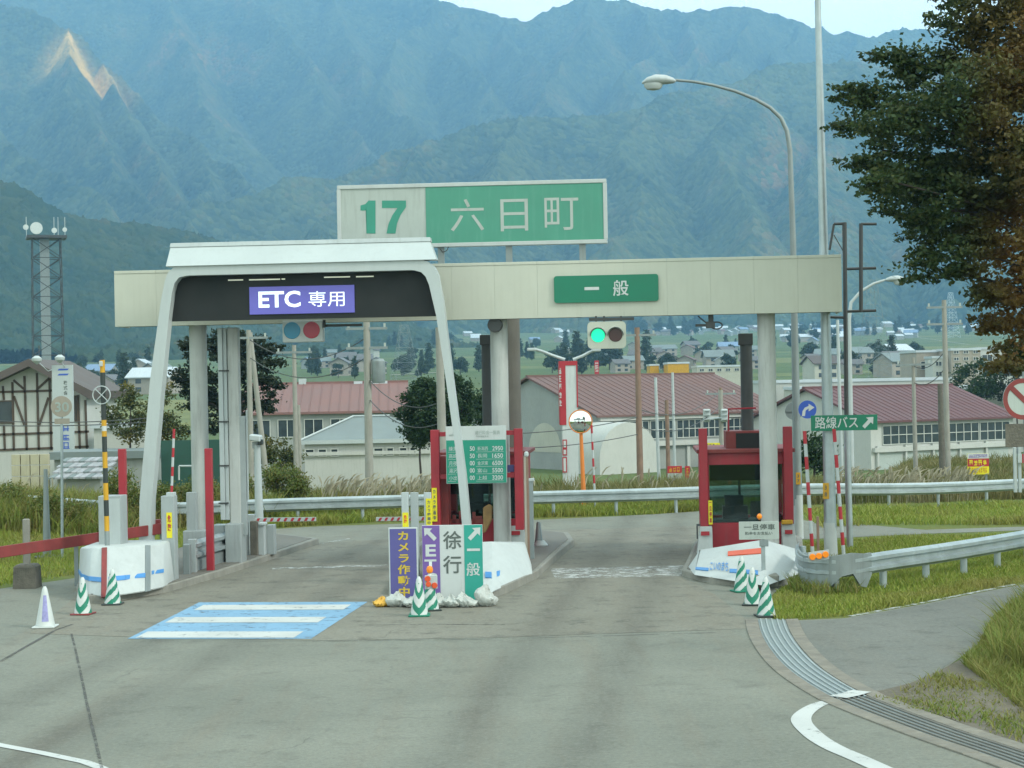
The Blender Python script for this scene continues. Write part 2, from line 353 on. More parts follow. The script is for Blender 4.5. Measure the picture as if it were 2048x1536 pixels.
# ================================================================== THE SETTING
def fnode(n, op, a, b=None):
    x = n.nodes.new('ShaderNodeMath'); x.operation = op
    for i, v in enumerate((a, b)):
        if v is None: continue
        if hasattr(v, 'is_output'): n.links.new(v, x.inputs[i])
        else: x.inputs[i].default_value = v
    return x.outputs[0]
def ground_mat():
    m, n, b = new_mat('ground'); t = n.nodes.new('ShaderNodeTexCoord'); sp = n.nodes.new('ShaderNodeSeparateXYZ'); n.links.new(t.outputs['Object'], sp.inputs[0])
    n1 = nd(n, 'ShaderNodeTexNoise', Scale=0.35, Detail=8.0, Roughness=0.65); n.links.new(t.outputs['Object'], n1.inputs['Vector'])
    n2 = nd(n, 'ShaderNodeTexNoise', Scale=6.0, Detail=5.0); n.links.new(t.outputs['Object'], n2.inputs['Vector'])
    lawn = mixc(n, rng(n, n1.outputs['Fac'], 0.35, 0.7), (0.095, 0.14, 0.03), (0.15, 0.15, 0.05))
    lawn = mixc(n, rng(n, n2.outputs['Fac'], 0.45, 0.75, 0, 0.6), lawn, (0.08, 0.075, 0.035))
    mp = n.nodes.new('ShaderNodeMapping'); mp.inputs['Scale'].default_value = (1 / 130, 1 / 55, 0); mp.inputs['Rotation'].default_value = (0, 0, 0.25); n.links.new(t.outputs['Object'], mp.inputs['Vector'])
    vo = n.nodes.new('ShaderNodeTexVoronoi'); vo.inputs['Scale'].default_value = 1.0; vo.distance = 'CHEBYCHEV'; n.links.new(mp.outputs[0], vo.inputs['Vector'])
    sx = n.nodes.new('ShaderNodeSeparateColor'); n.links.new(vo.outputs['Color'], sx.inputs[0])
    r = n.nodes.new('ShaderNodeValToRGB'); e = r.color_ramp.elements
    e[0].color = (0.085, 0.125, 0.048, 1); e[1].color = (0.19, 0.19, 0.08, 1)
    for p, c in ((0.3, (0.11, 0.145, 0.055)), (0.55, (0.085, 0.115, 0.05)), (0.8, (0.145, 0.17, 0.068))): q = e.new(p); q.color = (*c, 1)
    n.links.new(sx.outputs[0], r.inputs['Fac'])
    n3 = nd(n, 'ShaderNodeTexNoise', Scale=0.03, Detail=9.0, Roughness=0.7); n.links.new(t.outputs['Object'], n3.inputs['Vector'])
    fld = mixc(n, rng(n, n3.outputs['Fac'], 0.42, 0.7, 0, 0.65), r.outputs['Color'], (0.07, 0.10, 0.045))
    c = mixc(n, rng(n, sp.outputs['Y'], 120, 200), lawn, fld)
    n.links.new(c, b.inputs['Base Color']); b.inputs['Roughness'].default_value = 0.95; b.inputs['Specular IOR Level'].default_value = 0.1
    bp = n.nodes.new('ShaderNodeBump'); bp.inputs['Strength'].default_value = 0.6; bp.inputs['Distance'].default_value = 0.05
    n.links.new(n2.outputs['Fac'], bp.inputs['Height']); n.links.new(bp.outputs[0], b.inputs['Normal']); M['ground'] = m
ground_mat()
ys = np.unique(np.concatenate([np.arange(-60, 12, 8), np.arange(12, 130, 1.1), np.arange(130, 420, 8), np.arange(420, 3600, 30), np.arange(3600, 7600, 250)]))
xn = np.concatenate([np.arange(0, 34, 1.1), np.arange(34, 120, 6), np.arange(120, 500, 25), np.arange(500, 4300, 160)]); xs = np.unique(np.concatenate([-xn, xn]))
GX, GY = np.meshgrid(xs, ys); V = np.stack([GX.ravel(), GY.ravel(), gz(GX, GY).ravel() - 0.0], 1)
nx, ny = len(xs), len(ys); ii = (np.arange(ny - 1)[:, None] * nx + np.arange(nx - 1)[None, :]).ravel()
g = link('ground', np_mesh('ground', V, np.stack([ii, ii + 1, ii + nx + 1, ii + nx], 1), 'ground', 4, True)); tag(g, 'grassy ground falling away to the valley fields', kind='structure')

def sheet(name, pts, z, mat, parent=None):
    bm = bmesh.new(); f = bm.faces.new([bm.verts.new((p[0], p[1], z)) for p in pts]); f.normal_update()
    if f.normal.z < 0: f.normal_flip()
    bmesh.ops.triangulate(bm, faces=bm.faces); me = bpy.data.meshes.new(name); bm.to_mesh(me); bm.free(); me.materials.append(M[mat]); return link(name, me, parent)
def gpl(pts): return [gp(*p)[:2] for p in pts]

def road_mat(name, lo, hi, stain, warm, seed):
    m, n, b = new_mat(name); t = n.nodes.new('ShaderNodeTexCoord')
    mp = n.nodes.new('ShaderNodeMapping'); mp.inputs['Location'].default_value = (seed, seed * 2, 0); n.links.new(t.outputs['Object'], mp.inputs['Vector'])
    a = nd(n, 'ShaderNodeTexNoise', Scale=0.28, Detail=5.0, Roughness=0.55); n.links.new(mp.outputs[0], a.inputs['Vector'])
    f = nd(n, 'ShaderNodeTexNoise', Scale=55.0, Detail=4.0, Roughness=0.7); n.links.new(mp.outputs[0], f.inputs['Vector'])
    ms = n.nodes.new('ShaderNodeMapping'); ms.inputs['Scale'].default_value = (1.5, 0.13, 1); ms.inputs['Rotation'].default_value = (0, 0, 0.10); n.links.new(mp.outputs[0], ms.inputs['Vector'])
    s = nd(n, 'ShaderNodeTexNoise', Scale=1.0, Detail=7.0, Roughness=0.65); n.links.new(ms.outputs[0], s.inputs['Vector'])
    sp = nd(n, 'ShaderNodeTexNoise', Scale=1.7, Detail=8.0, Roughness=0.7); n.links.new(mp.outputs[0], sp.inputs['Vector'])
    c = mixc(n, rng(n, a.outputs['Fac'], 0.32, 0.68), lo, hi)
    c = mixc(n, rng(n, s.outputs['Fac'], 0.5, 0.75, 0, warm), c, (0.20, 0.17, 0.125))
    c = mixc(n, rng(n, sp.outputs['Fac'], 0.52, 0.74, 0, stain), c, (0.055, 0.053, 0.045))
    c = mixc(n, rng(n, f.outputs['Fac'], 0.35, 0.65, 0, 0.42), c, (0.10, 0.105, 0.093))
    sp2 = n.nodes.new('ShaderNodeSeparateXYZ'); n.links.new(t.outputs['Object'], sp2.inputs[0])       # rubber left by tyres along the two lanes
    sv = fnode(n, 'SUBTRACT', fnode(n, 'MULTIPLY', sp2.outputs['X'], 0.9925), fnode(n, 'MULTIPLY', sp2.outputs['Y'], 0.122)); tr_ = None
    for c0 in (-2.62 - 0.78, -2.62 + 0.78, -9.05 - 0.78, -9.05 + 0.78):
        q_ = rng(n, fnode(n, 'ABSOLUTE', fnode(n, 'SUBTRACT', sv, c0)), 0.55, 0.05); tr_ = q_ if tr_ is None else fnode(n, 'MAXIMUM', tr_, q_)
    c = mixc(n, fnode(n, 'MULTIPLY', tr_, rng(n, s.outputs['Fac'], 0.3, 0.65, 0.1, 0.5)), c, (0.07, 0.068, 0.058))
    g = nd(n, 'ShaderNodeTexNoise', Scale=14.0, Detail=6.0, Roughness=0.8); n.links.new(mp.outputs[0], g.inputs['Vector'])
    c = mixc(n, rng(n, g.outputs['Fac'], 0.52, 0.72, 0, 0.4), c, (0.30, 0.30, 0.26))
    c = mixc(n, rng(n, g.outputs['Fac'], 0.48, 0.30, 0, 0.45), c, (0.07, 0.07, 0.062))
    mw = nd(n, 'ShaderNodeTexNoise', Scale=0.9, Detail=3.0); n.links.new(mp.outputs[0], mw.inputs['Vector'])
    va = n.nodes.new('ShaderNodeVectorMath'); va.operation = 'MULTIPLY_ADD'; n.links.new(mw.outputs['Color'], va.inputs[0]); va.inputs[1].default_value = (1.2, 1.2, 0); n.links.new(mp.outputs[0], va.inputs[2])
    vc = n.nodes.new('ShaderNodeTexVoronoi'); vc.feature = 'DISTANCE_TO_EDGE'; vc.inputs['Scale'].default_value = 0.22; n.links.new(va.outputs[0], vc.inputs['Vector'])
    c = mixc(n, fnode(n, 'MULTIPLY', rng(n, vc.outputs['Distance'], 0.006, 0.0), rng(n, a.outputs['Fac'], 0.54, 0.62, 0, 0.45)), c, (0.05, 0.05, 0.045))
    n.links.new(c, b.inputs['Base Color']); b.inputs['Roughness'].default_value = 0.88; b.inputs['Specular IOR Level'].default_value = 0.25
    bp = n.nodes.new('ShaderNodeBump'); bp.inputs['Strength'].default_value = 0.45; bp.inputs['Distance'].default_value = 0.01
    n.links.new(f.outputs['Fac'], bp.inputs['Height']); n.links.new(bp.outputs[0], b.inputs['Normal']); M[name] = m
road_mat('asphalt', (0.168, 0.178, 0.146), (0.224, 0.232, 0.19), 0.45, 0.55, 3)
road_mat('apron', (0.18, 0.175, 0.138), (0.235, 0.226, 0.182), 0.9, 0.6, 11)
road_mat('bus_road', (0.135, 0.142, 0.126), (0.19, 0.196, 0.172), 0.7, 0.3, 27)
def paint_mat(name, col, wear):
    m, n, b = new_mat(name); t = n.nodes.new('ShaderNodeTexCoord'); out = [x for x in n.nodes if x.type == 'OUTPUT_MATERIAL'][0]
    a = nd(n, 'ShaderNodeTexNoise', Scale=3.5, Detail=10.0, Roughness=0.78); n.links.new(t.outputs['Object'], a.inputs['Vector'])
    f = nd(n, 'ShaderNodeTexNoise', Scale=1.1, Detail=4.0); n.links.new(t.outputs['Object'], f.inputs['Vector'])
    c = mixc(n, rng(n, f.outputs['Fac'], 0.4, 0.7, 0, 0.35), col, tuple(x * 0.62 for x in col))
    n.links.new(c, b.inputs['Base Color']); b.inputs['Roughness'].default_value = 0.85
    tr = n.nodes.new('ShaderNodeBsdfTransparent'); ms = n.nodes.new('ShaderNodeMixShader')
    n.links.new(rng(n, a.outputs['Fac'], 0.62 - wear * 0.24, 0.70 - wear * 0.16), ms.inputs[0]); n.links.new(b.outputs[0], ms.inputs[1]); n.links.new(tr.outputs[0], ms.inputs[2]); n.links.new(ms.outputs[0], out.inputs['Surface']); M[name] = m
paint_mat('road_white', (0.46, 0.48, 0.46), 0.22); paint_mat('road_white_worn', (0.42, 0.44, 0.42), 0.85)
paint_mat('road_blue', (0.17, 0.32, 0.46), 0.3); paint_mat('road_crack', (0.075, 0.075, 0.068), 0.75)

road_px = [(-500, 1760), (-500, 1205), (0, 1178), (140, 1158), (300, 1128), (420, 1085), (520, 1060), (640, 1053), (860, 1046), (1070, 1040), (1230, 1033), (1400, 1023), (1540, 1030), (1640, 1046),
           (1720, 1049), (1850, 1060), (2100, 1052), (2100, 1059), (1850, 1068), (1720, 1074), (1590, 1080), (1555, 1100), (1560, 1175), (1520, 1215), (1548, 1243), (1690, 1237), (1850, 1208), (2030, 1172), (2300, 1135), (2300, 1160),
           (2060, 1190), (1985, 1232), (1955, 1290), (1880, 1345), (1790, 1385), (1900, 1440), (2048, 1500), (2500, 1690), (2500, 1760)]
road = sheet('road', gpl(road_px), 0.006, 'asphalt'); tag(road, 'grey asphalt approach road in front of the toll gate', kind='structure')
ap = sheet('pavement', gpl([(60, 1268), (300, 1276), (640, 1282), (1000, 1276), (1500, 1258), (1488, 1235), (1430, 1190), (1365, 1155), (1385, 1085), (1400, 1052), (1080, 1062), (860, 1075), (560, 1090), (420, 1120), (150, 1195)]), 0.010, 'apron')
tag(ap, 'stained concrete apron between the toll islands', kind='structure')
bus = sheet('path', gpl([(1560, 1245), (1690, 1239), (1850, 1210), (2030, 1174), (2290, 1139), (2290, 1158), (2060, 1188), (1983, 1231), (1952, 1290), (1878, 1343), (1788, 1383), (1715, 1385), (1640, 1345), (1590, 1295)]), 0.010, 'bus_road')
tag(bus, 'narrow asphalt bus lane turning off beside the grass verge', kind='structure')

road_mat('soil', (0.10, 0.085, 0.06), (0.17, 0.14, 0.10), 0.5, 0.3, 41)
sl_ = sheet('soil', gpl([(1700, 1384), (1760, 1383), (1820, 1368), (1875, 1345), (1925, 1318), (1960, 1330), (2060, 1400), (2200, 1470), (2200, 1560), (2048, 1496), (1950, 1458), (1870, 1428), (1790, 1402)]), 0.013, 'soil'); tag(sl_, 'bare brown soil at the foot of the weedy bank', kind='structure')
# paint on the road
def strip(name, px, wpx, z, mat, parent):              # ribbon along a line of the ground, width in metres
    c = [Vector(gp(*p)[:2]) for p in px]; L, Rr = [], []
    for i, p in enumerate(c):
        d = (c[min(i + 1, len(c) - 1)] - c[max(i - 1, 0)]).normalized(); nrm = Vector((-d.y, d.x)); w_ = wpx[i] if hasattr(wpx, '__len__') else wpx
        L.append(p + nrm * w_ / 2); Rr.append(p - nrm * w_ / 2)
    return sheet(name, L + Rr[::-1], z, mat, parent)
etc = [gp(*p) for p in ((255, 1279), (622, 1279), (735, 1205), (398, 1206))]
sheet('lane_marking', [p[:2] for p in etc], 0.014, 'road_blue', road)
for f0, f1 in ((0.02, 0.17), (0.40, 0.55), (0.76, 0.91)):
    a, b, c, d = [Vector(p[:2]) for p in etc]
    q = lambda f, e: (a.lerp(d, f)).lerp(b.lerp(c, f), e)
    lo, hi = (0.035, 0.90) if f0 < 0.7 else (0.06, 0.93)
    sheet('lane_marking', [q(f0, lo), q(f0, hi), q(f1, hi), q(f1, lo)], 0.018, 'road_white', road)
strip('lane_marking', [(-60, 1478), (0, 1492), (80, 1507), (170, 1526), (200, 1537), (240, 1560)], 0.14, 0.014, 'road_white', road)
def smooth(pts, k=6):
    out = []; P = [Vector(p) for p in pts]
    for i in range(len(P) - 1):
        p0, p1, p2, p3 = P[max(i - 1, 0)], P[i], P[i + 1], P[min(i + 2, len(P) - 1)]
        for j in range(k):
            t = j / k; out.append(0.5 * ((2 * p1) + (-p0 + p2) * t + (2 * p0 - 5 * p1 + 4 * p2 - p3) * t * t + (-p0 + 3 * p1 - 3 * p2 + p3) * t ** 3))
    out.append(P[-1]); return out
cw = smooth([(1672, 1400), (1628, 1415), (1602, 1440), (1625, 1470), (1665, 1496), (1720, 1520), (1800, 1556)])
strip('lane_marking', [tuple(p) for p in cw], [0.16 + 0.09 * min(1, i / 12) for i in range(len(cw))], 0.014, 'road_white', road)
strip('lane_marking', [(1676, 1399), (1700, 1394), (1724, 1387)], 0.28, 0.036, 'road_white', road)
strip('lane_marking', [(1105, 1148), (1380, 1142)], 2.2, 0.014, 'road_white_worn', road)
strip('lane_marking', [(545, 1138), (775, 1132)], 0.4, 0.014, 'road_white_worn', road)
strip('lane_marking', [(610, 1093), (700, 1078)], 0.12, 0.014, 'road_white_worn', road)
strip('lane_marking', [(1700, 1234), (1850, 1206), (2030, 1170)], 0.12, 0.016, 'road_white_worn', road)
for pts, w_ in (([(143, 1268), (153, 1310), (164, 1360), (172, 1400), (188, 1470), (204, 1540)], 0.038), ([(715, 1252), (860, 1250), (1010, 1251)], 0.05), ([(300, 1283), (640, 1284), (1000, 1279), (1480, 1265)], 0.03),
               ([(0, 1325), (60, 1290), (110, 1262), (145, 1250)], 0.06)):
    strip('road_joint', pts, w_, 0.0145, 'road_crack', road)

# drainage channel with steel gratings, beside the general lane
ch = T('drain_channel', 'curved roadside drain covered with steel gratings beside the bus lane', 'drain', gp(1560, 1290))
dc = [Vector(gp(*p)) for p in smooth([(1543, 1240), (1552, 1268), (1572, 1300), (1605, 1335), (1650, 1367), (1705, 1398)], 5)]
dk = [Vector(gp(*p)) for p in smooth([(1705, 1398), (1780, 1428), (1900, 1472), (2048, 1522), (2200, 1580)], 6)]
def along(c, off):
    out = []
    for i, p in enumerate(c):
        d = (c[min(i + 1, len(c) - 1)] - c[max(i - 1, 0)]).normalized(); out.append(p + Vector((-d.y, d.x, 0)) * off)
    return out
def ribbon(mb, a, b, z0, z1, mi=0):
    for i in range(len(a) - 1):
        q = [a[i], b[i], b[i + 1], a[i + 1]]
        mb.loft([[(p.x - ch.loc.x, p.y - ch.loc.y, z0) for p in q], [(p.x - ch.loc.x, p.y - ch.loc.y, z1) for p in q]], mi)
for s_ in (-1, 1):
    for c in (dc, dk):
        a, b = along(c, s_ * 0.24), along(c, s_ * 0.46)
        for i in range(0, len(a) - 1, 2):
            mb = MB(); ribbon(mb, a[i:i + 3], b[i:i + 3], -0.1, 0.022 + 0.006 * random.random()); ch.add('kerb_stone', mb, 'kerb', 0.006)
for c, mt in ((dc, 'grey_paint'), (dk, 'concrete_dark')):
    for i in range(len(c) - 1):
        mb = MB()
        for o_ in (-0.19, -0.095, 0.0, 0.095, 0.19):
            wd = 0.012
            ribbon(mb, along(c, o_ - wd)[i:i + 2], along(c, o_ + wd)[i:i + 2], 0.0, 0.03)
        ribbon(mb, along(c, -0.235)[i:i + 2], along(c, 0.235)[i:i + 2], -0.08, 0.013, 1)
        ch.add('grating', mb, [mt, 'steel_grey'])

# ------------------------------------------------------------------ mountains
def forest_mat(name, dark, mid, autumn, painted_sun=False):
    m, n, b = new_mat(name); t = n.nodes.new('ShaderNodeTexCoord')
    a = nd(n, 'ShaderNodeTexNoise', Scale=0.006, Detail=10.0, Roughness=0.7); n.links.new(t.outputs['Object'], a.inputs['Vector'])
    v = n.nodes.new('ShaderNodeTexVoronoi'); v.inputs['Scale'].default_value = 0.085; n.links.new(t.outputs['Object'], v.inputs['Vector'])
    sc = n.nodes.new('ShaderNodeSeparateColor'); n.links.new(v.outputs['Color'], sc.inputs[0])
    c = mixc(n, rng(n, a.outputs['Fac'], 0.35, 0.65), dark, mid)
    c = mixc(n, rng(n, sc.outputs[0], 0.5, 1.0, 0, 0.75), c, mid); c = mixc(n, rng(n, sc.outputs[0], 0.5, 0.0, 0, 0.6), c, dark)
    a2 = nd(n, 'ShaderNodeTexNoise', Scale=0.003, Detail=8.0, Roughness=0.65); n.links.new(t.outputs['Object'], a2.inputs['Vector'])
    k = fnode(n, 'MULTIPLY', rng(n, a2.outputs['Fac'], 0.52, 0.68), rng(n, sc.outputs[1], 0.25, 0.9))
    c = mixc(n, k, c, autumn)
    if painted_sun:
        at_ = n.nodes.new('ShaderNodeAttribute'); at_.attribute_name = 'painted_sun'
        g2 = fnode(n, 'MULTIPLY', at_.outputs['Fac'], rng(n, sc.outputs[1], 0.0, 0.5, 0.65, 1.0)); c = mixc(n, g2, c, (0.85, 0.50, 0.12))  # sunlight on the ridge, painted into the forest colour as gold
    n.links.new(c, b.inputs['Base Color']); b.inputs['Roughness'].default_value = 0.95; b.inputs['Specular IOR Level'].default_value = 0.05
    bp = n.nodes.new('ShaderNodeBump'); bp.inputs['Strength'].default_value = 1.0; bp.inputs['Distance'].default_value = 6.0
    n.links.new(fnode(n, 'SUBTRACT', 1.0, v.outputs['Distance']), bp.inputs['Height']); n.links.new(bp.outputs[0], b.inputs['Normal']); M[name] = m
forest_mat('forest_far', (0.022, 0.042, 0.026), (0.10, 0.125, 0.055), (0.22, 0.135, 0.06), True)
forest_mat('forest_near', (0.022, 0.045, 0.025), (0.055, 0.075, 0.032), (0.17, 0.12, 0.045))
def crest(pts): return [at(*p) for p in pts]
MAIN = [(crest(c), s_) for c, s_ in (
    ([(-900, -60, 5600), (-400, -60, 5600), (0, -50, 5600), (300, -40, 5600), (600, -25, 5600), (860, -4, 5600), (940, 10, 5600), (1000, 30, 5600), (1040, 43, 5600), (1090, 22, 5600), (1150, 2, 5600), (1200, -10, 5600), (1260, 0, 5600),
      (1310, 12, 5600), (1400, 20, 5600), (1440, 20, 5600), (1500, 10, 5600), (1560, 22, 5600), (1610, 42, 5600), (1660, 57, 5600), (1740, 70, 5600), (1790, 57, 5600), (1850, 47, 5600), (1950, 35, 5600), (2300, 0, 5600), (2800, -30, 5600)], 1.0),
    ([(-700, -60, 4600), (-300, -30, 4500), (-60, 0, 4450), (40, 20, 4400), (110, 50, 4350), (200, 120, 4300), (260, 170, 4200), (330, 230, 4050), (420, 300, 3850), (520, 370, 3600), (600, 425, 3400), (690, 480, 3200)], 1.0),
    ([(110, 50, 4350), (140, 170, 3950), (215, 290, 3600), (310, 390, 3250), (400, 470, 2900)], 1.05),
    ([(-700, -50, 3900), (-300, 110, 3700), (-100, 190, 3600), (0, 245, 3500), (125, 340, 3300), (200, 400, 3100), (280, 470, 2850)], 1.0),
    ([(470, -40, 5600), (560, 40, 5300), (610, 90, 5100), (650, 170, 4800), (700, 250, 4500), (740, 330, 4150), (760, 390, 3800)], 1.05),
    ([(860, -4, 5600), (820, 70, 5250), (770, 150, 4900), (800, 230, 4550), (850, 290, 4200)], 1.1),
    ([(930, 10, 5600), (910, 90, 5250), (990, 170, 4850), (1050, 235, 4400)], 1.05),
    ([(1190, -10, 5600), (1180, 70, 5200), (1130, 140, 4850), (1080, 215, 4450)], 1.05),
    ([(1290, 5, 5600), (1310, 90, 5150), (1260, 160, 4750), (1230, 215, 4300)], 1.05),
    ([(1500, 10, 5600), (1495, 60, 5300), (1450, 110, 4950), (1400, 165, 4500)], 1.0),
    ([(1740, 70, 5600), (1700, 110, 5200), (1650, 140, 4700)], 1.0),
    ([(640, -25, 5600), (700, 60, 5250), (730, 150, 4900)], 1.1), ([(200, 120, 4300), (250, 230, 3900), (330, 330, 3550), (420, 410, 3200)], 1.05), ([(420, 300, 3850), (430, 380, 3500), (480, 450, 3200)], 1.05), ([(300, -40, 5600), (370, 60, 5200), (400, 150, 4800), (440, 230, 4450)], 1.05),
    ([(1400, 20, 5600), (1380, 90, 5250), (1330, 150, 4900)], 1.1), ([(1600, 40, 5600), (1580, 90, 5300), (1540, 130, 4800)], 1.1), ([(1020, 38, 5600), (1060, 100, 5200), (1120, 150, 4900)], 1.1),
    ([(300, 440, 3000), (420, 400, 3100), (600, 352, 3250), (850, 282, 3450), (1024, 238, 3550), (1300, 213, 3650), (1410, 162, 3800), (1510, 135, 3900), (1750, 127, 4000), (2048, 112, 4000), (2500, 90, 4000), (3000, 60, 4000)], 0.72),
    ([(850, 282, 3450), (800, 360, 3100), (700, 430, 2900), (640, 500, 2700)], 0.72),
    ([(1060, 235, 3550), (1030, 330, 3200), (960, 420, 2950), (900, 500, 2750)], 0.85),
    ([(1300, 213, 3650), (1260, 300, 3300), (1260, 400, 3000), (1200, 500, 2750)], 0.85),
    ([(1480, 140, 3900), (1450, 250, 3500), (1480, 370, 3100), (1460, 480, 2800)], 0.85),
    ([(1700, 127, 4000), (1690, 250, 3500), (1640, 380, 3050), (1640, 500, 2750)], 0.85),
    ([(1900, 120, 4000), (1930, 260, 3400), (1880, 420, 2950), (1900, 540, 2700)], 0.85))]
NEAR = [(crest(c), s_) for c, s_ in (
    ([(-900, 230, 1900), (-300, 300, 1850), (0, 378, 1850), (60, 410, 1880), (150, 427, 1900), (300, 442, 1950), (400, 457, 2000), (470, 477, 2050), (560, 520, 2100), (650, 575, 2200), (760, 640, 2400)], 0.42),
    ([(0, 378, 1850), (-20, 480, 1650), (30, 580, 1500)], 0.42), ([(200, 432, 1920), (230, 520, 1750), (260, 600, 1620)], 0.42))]
def relief(X, Y, ridges, fine):
    h = np.full(X.shape, -1e9)
    wx = X + 80 * (vn(X / 260, Y / 260, 3) - 0.5) + 24 * (vn(X / 70, Y / 70, 4) - 0.5); wy = Y + 70 * (vn(X / 210, Y / 210, 5) - 0.5)
    for pts, s_ in ridges:
        for a, b in zip(pts[:-1], pts[1:]):
            dx, dy = b.x - a.x, b.y - a.y; t = np.clip(((wx - a.x) * dx + (wy - a.y) * dy) / (dx * dx + dy * dy), 0, 1)
            d = np.hypot(wx - a.x - t * dx, wy - a.y - t * dy); zc = a.z + (b.z - a.z) * t
            sl = math.hypot(dx, dy); al = t * sl + 0.35 * d + a.x * 0.7 + a.y * 0.3
            gu = 1 - np.abs(2 * vn(al / 230 + 0.7 * vn(wx / 120, wy / 120, 41), d / 620 + 7.3, 40) - 1); gu2 = 1 - np.abs(2 * vn(al / 78 + 0.5 * vn(wx / 60, wy / 60, 45), d / 320 + 3.1, 43) - 1)
            g_ = np.clip(d / 260, 0, 1) * (120 * (1 - gu) + 42 * (1 - gu2)) * (0.55 if fine else 1.0)
            h = np.maximum(h, zc - g_ - s_ * d * (0.80 + 0.5 * np.exp(-d / 260.0)) + 0.06 * np.minimum(d, 900) * (np.minimum(d, 900) / 900))
    rd = 1 - np.abs(2 * vn(X / 150, Y / 150, 11) - 1); rd2 = 1 - np.abs(2 * vn(X / 62, Y / 62, 12) - 1)
    amp = np.clip((h - 60) / 250, 0.15, 1)
    h = h + amp * (22 * (rd - 0.75) + 12 * (rd2 - 0.75)) * (0.6 if fine else 1.0)
    return h + 5.5 * (vn(X / 14, Y / 14, 21) - 0.5) + 6.0 * (RNG.random(X.shape) - 0.5) ** 3 * 4
def terrain(name, ridges, y0, y1, ny, tx0, tx1, nx, mat, fine, label):
    yy = y0 * (y1 / y0) ** np.linspace(0, 1, ny); tt = np.linspace(tx0, tx1, nx); TT, YY = np.meshgrid(tt, yy); XX = TT * YY
    h = relief(XX, YY, ridges, fine); h = np.maximum(h, gz(XX, YY) - 14)
    ii = (np.arange(ny - 1)[:, None] * nx + np.arange(nx - 1)[None, :]).ravel()
    me = np_mesh(name, np.stack([XX.ravel(), YY.ravel(), h.ravel()], 1), np.stack([ii, ii + 1, ii + nx + 1, ii + nx], 1), mat, 4, True)
    if name == 'mountains':
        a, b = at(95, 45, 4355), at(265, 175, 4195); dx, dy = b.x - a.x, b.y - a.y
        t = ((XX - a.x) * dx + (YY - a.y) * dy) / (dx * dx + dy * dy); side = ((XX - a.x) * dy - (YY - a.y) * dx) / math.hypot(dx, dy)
        sun_patch = 1.0 * sst(0.0, 0.3, t) * sst(1.25, 0.6, t) * sst(-35, 15, side) * sst(95, 15, side + 40 * (vn(XX / 40, YY / 40, 31) - 0.5)) * (0.7 + 0.3 * vn(XX / 22, YY / 22, 33))  # mask for the painted patch of sun below the left crest
        at_ = me.attributes.new('painted_sun', 'FLOAT', 'POINT'); at_.data.foreach_set('value', sun_patch.ravel().astype(np.float32))
    return tag(link(name, me), label, kind='structure')
terrain('mountains', MAIN, 2300, 6100, 560, -0.37, 0.37, 720, 'forest_far', False, 'hazy blue forested mountain range with sunlight painted gold on one ridge')
terrain('hill', NEAR, 1250, 2700, 300, -0.36, 0.04, 380, 'forest_near', True, 'dark wooded hill nearer than the mountains')
HAZE = True
if HAZE:
    hz = MB().box(-4200, 4200, -70, 7400, -8, 1330); me = mesh_of(hz, []); m = bpy.data.materials.new('haze'); m.use_nodes = True; n = m.node_tree; n.nodes.clear()
    o = n.nodes.new('ShaderNodeOutputMaterial'); p = n.nodes.new('ShaderNodeVolumePrincipled'); n.links.new(p.outputs[0], o.inputs['Volume'])
    p.inputs['Color'].default_value = (0.33, 0.64, 0.98, 1); p.inputs['Density'].default_value = 0.00015; p.inputs['Anisotropy'].default_value = 0.2
    me.materials.append(m); hzo = link('haze', me); tag(hzo, 'pale blue valley haze', kind='stuff')

# ================================================================== THE TOLL GATE
def scribble(th, mat, a, b, c, e, v, n, seed, parent=None):      # worn writing, too faint in the photograph to read
    rr = random.Random(seed); mb = MB(); hor = (b - a) > (e - c)
    for k in range(n):
        if hor: x0 = a + (b - a) * k / n; x1 = a + (b - a) * (k + 0.82) / n; z0, z1 = c, e
        else: x0, x1 = a, b; z1 = e - (e - c) * k / n; z0 = e - (e - c) * (k + 0.82) / n
        W_, H_ = x1 - x0, z1 - z0; t = 0.13
        for f in sorted(rr.sample([0.08, 0.3, 0.5, 0.72, 0.9], 3)): mb.box(x0 + W_ * rr.uniform(0, 0.15), x1 - W_ * rr.uniform(0, 0.15), v, v + 0.002, z0 + H_ * (f - t / 2), z0 + H_ * (f + t / 2))
        for f in sorted(rr.sample([0.2, 0.5, 0.8], 2)): mb.box(x0 + W_ * (f - t / 2), x0 + W_ * (f + t / 2), v - 0.0015, v + 0.0005, z0 + H_ * rr.uniform(0, 0.2), z1 - H_ * rr.uniform(0, 0.2))
    return th.add('lettering', mb, mat, parent=parent)
def island(name, px, h, label):
    pts = [gp(*p) for p in px]; o = pts[0]; n = len(pts); cx = sum(p.x for p in pts) / n; cy = sum(p.y for p in pts) / n
    t = T(name, label, 'traffic island', (cx, cy, 0), 0, 'raised islands of the toll gate')
    bot = [(p.x - cx, p.y - cy, -0.05) for p in pts]; top = [((p.x - cx) * 0.985, (p.y - cy) * 0.995, h) for p in pts]
    t.add('kerb', MB().loft([bot, top]), 'concrete', 0.02)
    t.add('paving', MB().loft([[(x * 0.93, y * 0.98, h - 0.02) for x, y, z in top], [(x * 0.93, y * 0.98, h + 0.012) for x, y, z in top]]), 'concrete_dark')
    return t
island('toll_island', [(150, 1188), (172, 1207), (215, 1206), (330, 1187), (440, 1155), (560, 1115), (640, 1088), (560, 1078), (420, 1092), (250, 1135), (160, 1165)], 0.16, 'concrete traffic island carrying the tall grey cable columns')
island('toll_island', [(775, 1190), (860, 1205), (960, 1204), (1012, 1188), (1075, 1158), (1120, 1116), (1150, 1092), (1140, 1078), (1050, 1068), (905, 1072), (850, 1085), (815, 1120)], 0.18, 'concrete traffic island between the two lanes')
